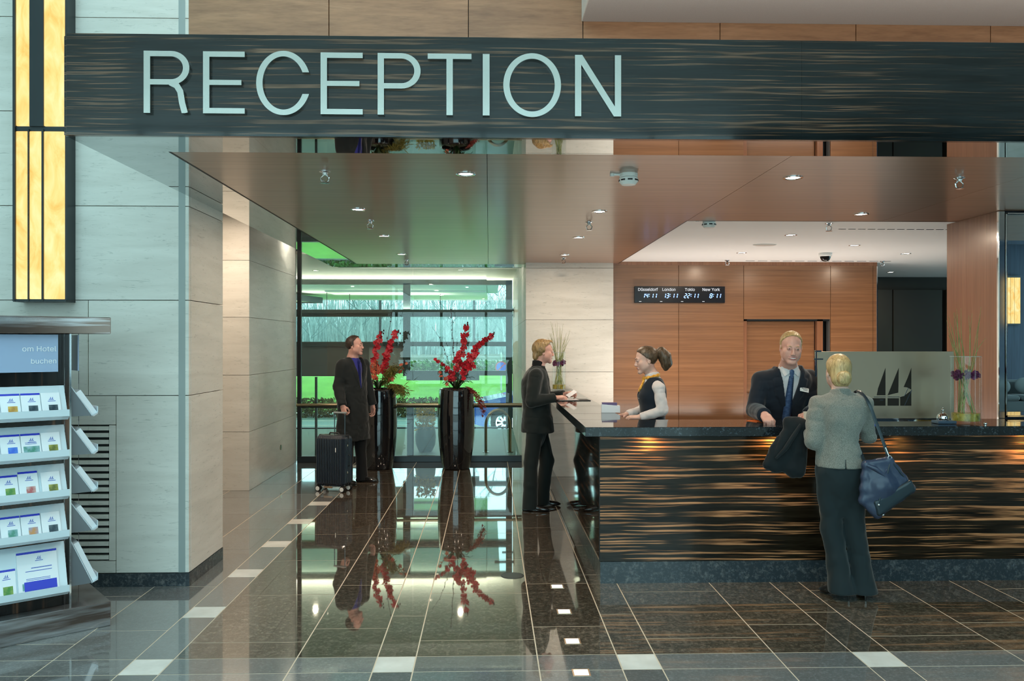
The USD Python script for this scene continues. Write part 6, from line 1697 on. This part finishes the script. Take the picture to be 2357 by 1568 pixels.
def twig(t, pts, r0, seed, buds=14):
    r = random.Random(seed)
    p = np.array(pts, float)
    tt = np.linspace(0, len(p) - 1, 18)
    q = np.stack([np.interp(tt, range(len(p)), p[:, k]) for k in range(3)], 1) + np.array([[r.uniform(-.008, .008) for _ in range(3)] for _ in tt])
    b = []
    for i in range(buds):
        c = q[r.randrange(5, 18)]
        e = trimesh.creation.icosphere(0, .006); e.vertices = e.vertices * (1, 1, 1.8) + c + (r.uniform(-.014, .014), r.uniform(-.01, .01), 0)
        b.append(e)
    obj('twig', cat(tube(q, np.linspace(r0, r0 * .4, 18), 5), *b), M['orchid_bud'], t, True)
def cascade(t, base, tip, n, mat, seed, spread=.05, size=.030, slim=.3):
    """a hanging tress: many small leaves along drooping strands"""
    r = random.Random(seed)
    V, F, S = [], [], []
    for k in range(7):
        e = np.array(tip) + (r.uniform(-spread, spread), r.uniform(-spread, spread) * .6, r.uniform(0, .12))
        b = np.array(base) + (r.uniform(-.02, .02), r.uniform(-.02, .02), 0)
        c = (b + e) / 2 + (np.sign(tip[0] - base[0]) * .05, 0, .09)
        pts = [(1 - u) ** 2 * b + 2 * u * (1 - u) * c + u * u * e for u in np.linspace(0, 1, 10)]
        S.append(tube(pts, .0025, 4))
        for i in range(n):
            u = r.uniform(.12, 1); q = (1 - u) ** 2 * b + 2 * u * (1 - u) * c + u * u * e + (r.uniform(-.02, .02), r.uniform(-.02, .02), r.uniform(-.01, .01))
            a = np.array((r.uniform(-1, 1), r.uniform(-1, 1), r.uniform(-1.2, .2))); a /= np.linalg.norm(a)
            w = np.cross(a, (r.uniform(-1, 1), r.uniform(-1, 1), r.uniform(-1, 1))); w /= np.linalg.norm(w)
            s_ = size * r.uniform(.6, 1.2); i0 = len(V)
            V += [q, q + a * s_ * .5 + w * s_ * slim, q + a * s_, q + a * s_ * .5 - w * s_ * slim]
            F += [(i0, i0 + 1, i0 + 2), (i0, i0 + 2, i0 + 3)]
    tag(obj('trailing_tress', cat(trimesh.Trimesh(np.array(V), np.array(F), process=False), *S), mat, t, False), kind='stuff')
oa = thing('orchid_arrangement', 'arrangement of red and coral orchids with olive grass in the planter behind the waiting man', 'flowers', (-1.504, 11.28, 0))
spray(oa, [(.0, .0, 1.05), (-.05, -.02, 1.35), (-.03, -.04, 1.62), (.03, -.05, 1.80), (.06, -.05, 1.86)], 20, .040, M['orchid'], 1)
spray(oa, [(.02, .0, 1.05), (.08, .0, 1.40), (.13, -.03, 1.60), (.22, -.05, 1.76), (.28, -.05, 1.86)], 24, .044, M['orchid'], 2, .035)
spray(oa, [(-.02, .0, 1.05), (-.08, -.05, 1.28), (-.16, -.08, 1.44), (-.21, -.08, 1.50)], 13, .030, M['orchid_pale'], 3, .045, 1)
spray(oa, [(-.0, -.02, 1.05), (-.02, -.09, 1.30), (-.01, -.12, 1.46), (-.02, -.13, 1.22)], 14, .030, M['orchid_pale'], 4, .045, 0)
spray(oa, [(.04, .0, 1.05), (.18, -.04, 1.24), (.30, -.06, 1.36), (.38, -.06, 1.46)], 9, .030, M['orchid_pale'], 5, .030, 2)
strap_leaves(oa, 9, 3)
twig(oa, [(.02, 0, 1.05), (.10, .01, 1.5), (.13, .0, 1.85), (.20, .0, 2.18)], .005, 4)
cascade(oa, (.12, -.02, 1.12), (.34, -.12, .98), 70, M['grass_ornamental'], 6, .07, .10, .05)
cascade(oa, (.06, -.02, 1.12), (.22, -.10, 1.32), 70, M['grass_ornamental'], 7, .08, .10, .05)
ob = thing('orchid_arrangement', 'arrangement of deep red orchids with a trailing red vine in the middle planter', 'flowers', (-0.450, 11.27, 0))
spray(ob, [(.0, .0, 1.05), (.03, -.01, 1.38), (.09, -.04, 1.66), (.13, -.05, 1.84), (.13, -.05, 1.97)], 24, .046, M['orchid'], 11, .035)
spray(ob, [(.02, .0, 1.05), (.16, -.02, 1.40), (.27, -.04, 1.62), (.40, -.05, 1.74), (.50, -.05, 1.83)], 24, .046, M['orchid'], 12, .034)
spray(ob, [(-.02, .0, 1.05), (-.10, -.04, 1.30), (-.20, -.06, 1.46), (-.27, -.06, 1.47)], 11, .030, M['orchid'], 13, .03, 3)
spray(ob, [(-.01, .0, 1.05), (-.01, -.05, 1.35), (-.0, -.08, 1.48), (.01, -.08, 1.36)], 8, .032, M['orchid'], 14, .03, 0)
spray(ob, [(.03, .0, 1.05), (.12, -.05, 1.36), (.19, -.08, 1.46), (.26, -.08, 1.38)], 10, .034, M['orchid'], 15, .03, 1)
spray(ob, [(-.05, .0, 1.05), (-.18, -.05, 1.26), (-.24, -.08, 1.34), (-.24, -.08, 1.28)], 5, .028, M['orchid_pale'], 16, .03, 0)
strap_leaves(ob, 11, 5)
twig(ob, [(-.02, 0, 1.05), (-.03, .01, 1.5), (-.05, .0, 1.85), (-.07, .0, 2.16)], .006, 7)
twig(ob, [(-.03, 0, 1.1), (-.10, .0, 1.45), (-.20, .0, 1.72), (-.33, .0, 1.93)], .004, 8, 8)
cascade(ob, (.14, -.10, 1.12), (.36, -.22, .72), 60, M['vine'], 9, .045, .030)

# ---- glass cylinder vases with willow rods on the desk
M['vase_glass'] = pane_mat('vase_clear_glass', (0.95, 0.98, 0.97), 0.0, 0.03, 0.5)
M['rim_glass'] = pbr('vase_rim', (0.42, 0.48, 0.47), 0.05)
M['vase_water'] = noisy('vase_moss_water', (0.16, 0.13, 0.02), (0.42, 0.33, 0.06), 26, 0.25, space='object')
M['rod_green'] = noisy('willow_green', (0.16, 0.20, 0.06), (0.34, 0.36, 0.14), 14, 0.6, space='object')
M['flower_plum'] = noisy('flower_plum', (0.06, 0.008, 0.04), (0.16, 0.02, 0.09), 30, 0.6, space='object')
def glass_vase(label, flabel, loc, r, h, seed, rods, top):
    t = thing('glass_vase', label, 'vase', loc)
    obj('cylinder', lathe([(0, 0.001), (r - .004, 0.001), (r, 0.006), (r, h)], 40), M['vase_glass'], t, 40)
    obj('rim', tube([(r * math.cos(a), r * math.sin(a), h) for a in np.linspace(0, 2 * PI, 41)[:-1]], .0018, 6, closed=True), M['rim_glass'], t, True)
    obj('filling', lathe([(0, .019), (r - .008, .019), (r - .008, h * .15), (0, h * .155)], 30), M['vase_water'], t, 40)
    g = thing('twig_bouquet', flabel, 'flowers', loc)
    rr = random.Random(seed)
    for i in range(rods):
        a = rr.uniform(0, 2 * PI); b = a + rr.uniform(1.8, 4.4)
        r0, r1 = (r - .022) * rr.uniform(.2, .9), (r - .018) * rr.uniform(.6, 1.0)
        e = rr.uniform(.7, 1.0) * top
        sp = rr.uniform(.5, 1.25)
        p0 = np.array((r0 * math.cos(a), r0 * math.sin(a), .075)); p1 = np.array((r1 * math.cos(b), r1 * math.sin(b) * .8, h))
        p2 = p1 + np.array((p1[0] * sp * 1.3 + rr.uniform(-.03, .03), p1[1] * sp, e - h))
        pts = [p0 + (p1 - p0) * u for u in (0, .5)] + [p1, p1 + (p2 - p1) * .5 + np.array((rr.uniform(-.01, .01), 0, 0)), p2]
        obj('rod', tube(pts, [.0035, .0032, .0028, .0022, .0010], 5), M['rod_green'], g, True)
    for i in range(7):
        a = 2 * PI * i / 7
        obj('blossom', move(cat(*[move(blossom_mesh(.030, rr), (rr.uniform(-.014, .014), rr.uniform(-.014, .014), rr.uniform(-.018, .018))) for _ in range(4)]), ((r - .038) * math.cos(a), (r - .038) * math.sin(a), h * .72)), M['flower_plum'], g, False)
    return t
glass_vase('large clear glass cylinder vase on the front desk before the wood pier', 'willow rods and plum blossoms in the large vase on the front desk', (3.475, 5.93, TZ), .102, .485, 3, 16, .88)
glass_vase('clear glass cylinder vase at the far end of the desk arm by the stone pier', 'willow rods and plum blossoms in the far vase by the stone pier', (.865, 10.22, TZ), .088, .47, 8, 22, .87)

# ---- service bell, papers and small things on the worktop
be = thing('service_bell', 'chrome reception bell on a small dark block on the front desk', 'bell', (3.29, 5.90, TZ))
obj('block', box(-.060, .075, -.05, .05, .001, .022, .003), pbr('bell_block', (0.05, 0.08, 0.12), 0.3), be)
obj('foot', lathe([(0, .022), (.042, .022), (.044, .028), (.030, .034)], 28), M['chrome'], be)
obj('dome', lathe([(.040, .036), (.041, .046), (.036, .062), (.022, .074), (.006, .079), (0, .079)], 28), M['chrome'], be, True)
obj('plunger', lathe([(.004, .078), (.004, .092), (.010, .096), (.010, .102), (.003, .106), (.003, .114), (0, .116)], 16), M['chrome'], be, True)
st_ = thing('bell_stud', 'tiny chrome knob at the desk front edge below the large vase', 'knob', (3.505, 5.74, TZ))
obj('ball', move(trimesh.creation.icosphere(2, .012), (0, 0, .013)), M['chrome'], st_, True)
obj('foot', lathe([(0, .0008), (.009, .0008), (.009, .004), (0, .006)], 14), M['chrome'], st_)
def sheet(name, label, c, x, y, z, w, d, rz, m, th=.0015, rx=0.0):
    t = thing(name, label, c, (x, y, z), rz)
    obj('sheet', move(box(-w / 2, w / 2, -d / 2, d / 2, .0004, th), rx=rx), m, t, False)
    return t
pad = thing('writing_pad', 'thin dark writing pad on the narrow desk arm under the registration form', 'pad', (.845, 8.42, TZ), .06)
obj('board', box(-.165, .175, -.115, .115, .0005, .006, .001), M['black'], pad, False)
sheet('registration_form', 'white registration form lying on the dark pad before the blond man', 'paper', .80, 8.42, TZ + .0062, .21, .17, .15, M['paper'])
en = thing('held_card', 'small white card held in the hands of the blond man in black', 'card', (.845, 8.46, 1.185), .4)
obj('card', move(box(-.055, .055, -.03, .03, -.001, .001), ry=-.5, rx=.4), M['paper'], en, False)
tc = thing('leaflet_holder', 'white leaflet box with purple cards at the inner corner of the desk arm', 'leaflet box', (1.00, 6.93, TZ), -.1)
obj('box', upright(Polygon([(-.055, 0.001), (.10, 0.001), (.10, .058), (-.055, .070)]), -.03, .08), M['paper'], tc, False)
obj('cards', box(-.05, .075, -.026, .046, .058, .082), pbr('card_purple', (0.12, 0.08, 0.20), 0.5), tc, False)
sheet('guest_form', 'white form on the desk in front of the smiling receptionist', 'paper', 2.305, 6.02, TZ, .21, .16, .12, M['paper'])
ce_ = thing('key_card_sleeve', 'cream key card sleeve held up by the smiling receptionist', 'card sleeve', (2.345, 5.98, TZ + .022), .15)
obj('sleeve', move(box(-.042, .042, -.002, .002, .0, .062), rx=-.25), M['paper_cream'] if 'paper_cream' in M else M.setdefault('paper_cream', pbr('paper_cream', (0.78, 0.66, 0.52), 0.5)), ce_, False)
obj('mark', move(box(-.008, .008, -.0028, -.0021, .024, .040), rx=-.25), pbr('mark_red', (0.6, 0.12, 0.10), 0.5), ce_, False)
oe = thing('orange_folder', 'bright orange folder edge on the desk left of the smiling receptionist', 'folder', (1.995, 6.10, TZ), .35)
obj('cover', move(box(-.05, .06, -.06, .06, .0005, .006), ry=-.05), pbr('folder_orange', (0.75, 0.16, 0.03), 0.5), oe, False)
be2 = thing('blue_booklet', 'flat bright blue booklet at the desk edge right of the woman', 'booklet', (2.665, 5.80, TZ), -.03)
obj('cover', box(-.10, .085, -.05, .05, .0005, .009, .001), pbr('booklet_blue', (0.05, 0.14, 0.62), 0.4), be2, False)
obj('pages', box(-.098, .083, -.0485, .052, .002, .0075), M['paper'], be2, False)

# ---- coat over the woman's arm and her shoulder bag
M['coat_drape'] = fabric('draped_coat_black', (0.006, 0.009, 0.011), (0.010, 0.014, 0.016))
f = Field((1.80, 5.36, .76), (2.26, 5.80, 1.26), .007)
for a, b, ra, rb in (((2.13, 5.52, 1.165), (2.06, 5.585, 1.185), .045, .050), ((2.08, 5.57, 1.17), (1.955, 5.57, .975), .052, .060), ((1.965, 5.57, .985), (1.895, 5.56, .905), .055, .035), ((2.11, 5.55, 1.14), (2.045, 5.56, .90), .062, .070),
                     ((2.02, 5.57, 1.05), (1.955, 5.56, .885), .06, .045), ((2.12, 5.54, 1.10), (2.10, 5.55, .865), .052, .050), ((2.05, 5.56, .92), (2.055, 5.56, .86), .06, .035)):
    f.cone(np.array(a) - (0, 0, .025), np.array(b) - (0, 0, .025), ra, rb, .025, flat=((0, 1, 0), 1.35))
f.ripple(.014, (17, 10, 5), 4)
f.crease(.014, (14, 14, 4), 7)
dr_ = thing('draped_coat', 'dark coat draped over the left forearm of the woman in tweed', 'coat', (0, 0, 0))
obj('cloth', smooth_mesh(f, 2), M['coat_drape'], dr_, True)
obj('collar', tube([(2.10, 5.505, 1.155), (2.05, 5.50, 1.08), (1.99, 5.50, .99), (1.93, 5.51, .925)], [.012, .016, .016, .008], 8), M['coat_drape'], dr_, True)
M['bag'] = pbr('bag_navy_leather', (0.030, 0.045, 0.085), 0.34)
M['bag_dark'] = pbr('bag_navy_base', (0.014, 0.028, 0.038), 0.32)
hb = thing('shoulder_bag', 'navy leather shoulder bag hanging at the right hip of the woman in tweed', 'handbag', (0, 0, 0))
BY = 5.205
def hullmesh(pts):
    return tm(m3.Manifold.batch_hull([m3.Manifold.sphere(r, 12).translate((x, y, z)) for x, y, z, r in pts]).refine_to_length(.03))
f = Field((2.32, BY - .14, .55), (2.76, BY + .12, 1.02), .006)
quad = [(2.405, .925), (2.550, .950), (2.692, .775), (2.475, .615), (2.385, .700)]
C_ = np.mean(quad, 0)
for i in range(5):
    (xa, za), (xb, zb) = quad[i], quad[(i + 1) % 5]
    f.cone((xa, BY, za), (xb, BY, zb), .024, .024, .01)
    for u in (.0, .33, .66):
        xm, zm = xa + (xb - xa) * u, za + (zb - za) * u
        f.cone((xm, BY, zm), (C_[0], BY, C_[1]), .024, .052, .03)
f.cone((2.47, BY, .655), (2.66, BY, .765), .040, .034, .03)
f.ripple(.008, (18, 14, 9), 12)
bagm = smooth_mesh(f, 2)
obj('body', bagm, M['bag'], hb, True)
obj('base_panel', hullmesh([(2.475, BY - .030, .628, .024), (2.690, BY - .020, .772, .022), (2.672, BY - .030, .815, .018), (2.455, BY - .034, .690, .020), (2.475, BY + .030, .635, .022), (2.685, BY + .02, .775, .02)]), M['bag_dark'], hb, True)
obj('piping', cat(tube([(2.552, BY - .022, .955), (2.510, BY - .048, .84), (2.462, BY - .050, .69)], .0055, 7), tube([(2.552, BY - .022, .955), (2.62, BY - .030, .87), (2.694, BY - .014, .785)], .0055, 7)), M['bag_dark'], hb, True)
obj('zip_flap', tube([(2.40, BY - .020, .925), (2.45, BY - .036, .905), (2.50, BY - .042, .865), (2.52, BY - .036, .90)], [.012, .016, .014, .006], 8), M['bag'], hb, True)
sd = np.array([(2.545, BY, .985), (2.525, BY + .02, 1.07), (2.495, BY + .06, 1.20), (2.468, BY + .095, 1.31), (2.450, BY + .15, 1.368), (2.440, BY + .20, 1.385), (2.438, BY + .26, 1.360), (2.44, BY + .305, 1.30), (2.445, BY + .30, 1.15), (2.43, BY + .10, .96), (2.41, BY + .02, .935)])
def ribbon(pts, w, th):
    p = np.asarray(pts, float); tt = np.linspace(0, len(p) - 1, 40)
    from scipy.interpolate import CubicSpline
    q = CubicSpline(range(len(p)), p)(tt)
    t = np.gradient(q, axis=0); t /= np.linalg.norm(t, axis=1, keepdims=True)
    V, F = [], []
    for i in range(len(q)):
        b = np.cross(t[i], np.array((0, -1.0, 0.25))); b /= np.linalg.norm(b); n_ = np.cross(b, t[i])
        V += [q[i] + b * w / 2 - n_ * th, q[i] + b * w / 2 + n_ * th, q[i] - b * w / 2 + n_ * th, q[i] - b * w / 2 - n_ * th]
        if i:
            k = 4 * i
            for a in range(4):
                c = (a + 1) % 4
                F += [(k + a, k + c, k - 4 + c), (k + a, k - 4 + c, k - 4 + a)]
    return trimesh.Trimesh(np.array(V), np.array(F), process=False)
obj('strap', ribbon(sd, .020, .0022), M['bag_dark'], hb, True)
obj('ring', cat(tube([(2.548 + .012 * math.cos(a), BY - .022, .972 + .014 * math.sin(a)) for a in np.linspace(0, 2 * PI, 18)[:-1]], .003, 6, closed=True), rod((2.546, BY - .012, .985), (2.532, BY + .005, 1.035), .0045, 8)), M['chrome'], hb, True)
for x, z in ((2.462, .680), (2.500, .612)):
    obj('stud', move(trimesh.creation.icosphere(2, .008), (x, BY - .052 if z > .65 else BY - .03, z)), M['chrome'], hb, True)

# ---- lights set flush in the floor and a round floor box
M['floor_glow'] = emit_mat('floor_light_glow', (0.80, 1.0, 0.72), 3.2)
for i, y in enumerate((5.76, 5.22, 4.70, 4.25)):
    t = thing('floor_light', '%s of the small square lights set in the stone floor left of the desk' % ('farthest', 'second farthest', 'second nearest', 'nearest')[i], 'floor light', (.475, y, 0))
    obj('frame', cat(box(-.046, .046, -.046, -.038, .0002, .002), box(-.046, .046, .038, .046, .0002, .002), box(-.046, -.038, -.038, .038, .0002, .002), box(.038, .046, -.038, .038, .0002, .002)), M['steel'], t, False)
    obj('lens', box(-.037, .037, -.037, .037, .0002, .0016), M['floor_glow'], t, False)
fb = thing('floor_box', 'round dark floor box lid in the stone floor before the desk arm', 'floor box', (.17, 6.04, 0))
obj('lid', lathe([(0, .0022), (.076, .0022), (.078, .0005)], 36), pbr('floor_lid', (0.018, 0.018, 0.015), 0.35), fb)
obj('rim', lathe([(.078, .0025), (.084, .0020), (.085, .0003)], 36), M['frame'], fb)

# ---- lounge across the lobby, seen in the mirror
M['sofa'] = fabric('sofa_grey_blue', (0.08, 0.10, 0.11), (0.11, 0.13, 0.14), 200)
sf = thing('lounge_sofa', 'grey blue lounge sofa across the lobby seen in the wall mirror', 'sofa', (12.7, -7.2, 0))
obj('base', box(-1.3, 1.3, -.45, .45, .06, .32, .03), M['sofa'], sf)
obj('backrest', box(-1.3, 1.3, -.50, -.28, .20, .80, .05), M['sofa'], sf)
for x in (-1.22, 1.22):
    obj('armrest', box(x - .12, x + .12, -.48, .46, .10, .60, .05), M['sofa'], sf)
for x in (-.55, .55):
    obj('seat_cushion', box(x - .53, x + .53, -.28, .46, .32, .46, .05), M['sofa'], sf)
for x in (-1.2, 1.2):
    for y in (-.4, .4):
        obj('leg', rod((x, y, 0), (x, y, .07), .025, 8), M['black'], sf)
for i, x in enumerate((-.85, -.2, .45)):
    f = Field((12.7 + x - .32, -7.5, .40), (12.7 + x + .32, -6.9, .95), .014)
    f.ell((12.7 + x, -7.32 + .02, .66), (.27, .09, .21), rot(0, .25), 0)
    single('sofa_cushion', smooth_mesh(f, 1), fabric('cushion_grey_%d' % i, (0.13, 0.16, 0.17), (0.17, 0.20, 0.21), 150), ('left', 'middle', 'right')[i] + ' scatter cushion on the lounge sofa across the lobby', 'cushion', smooth=True)
wl2 = thing('wall_lamp', 'amber alabaster wall lamp across the lobby seen in the wall mirror', 'wall lamp', (13.9, -8.98, 0))
obj('frame', cat(box(-.20, .20, 0, .05, 2.2, 2.22), box(-.20, .20, 0, .05, 3.46, 3.5), box(-.20, .20, 0, .04, 2.2, 3.5)), M['frame'], wl2, False)
for x0, x1 in ((-.18, -.08), (-.06, .02), (.04, .18)):
    obj('alabaster_strip', box(x0, x1, .042, .07, 2.23, 3.45, .003), M['alabaster'], wl2, False)
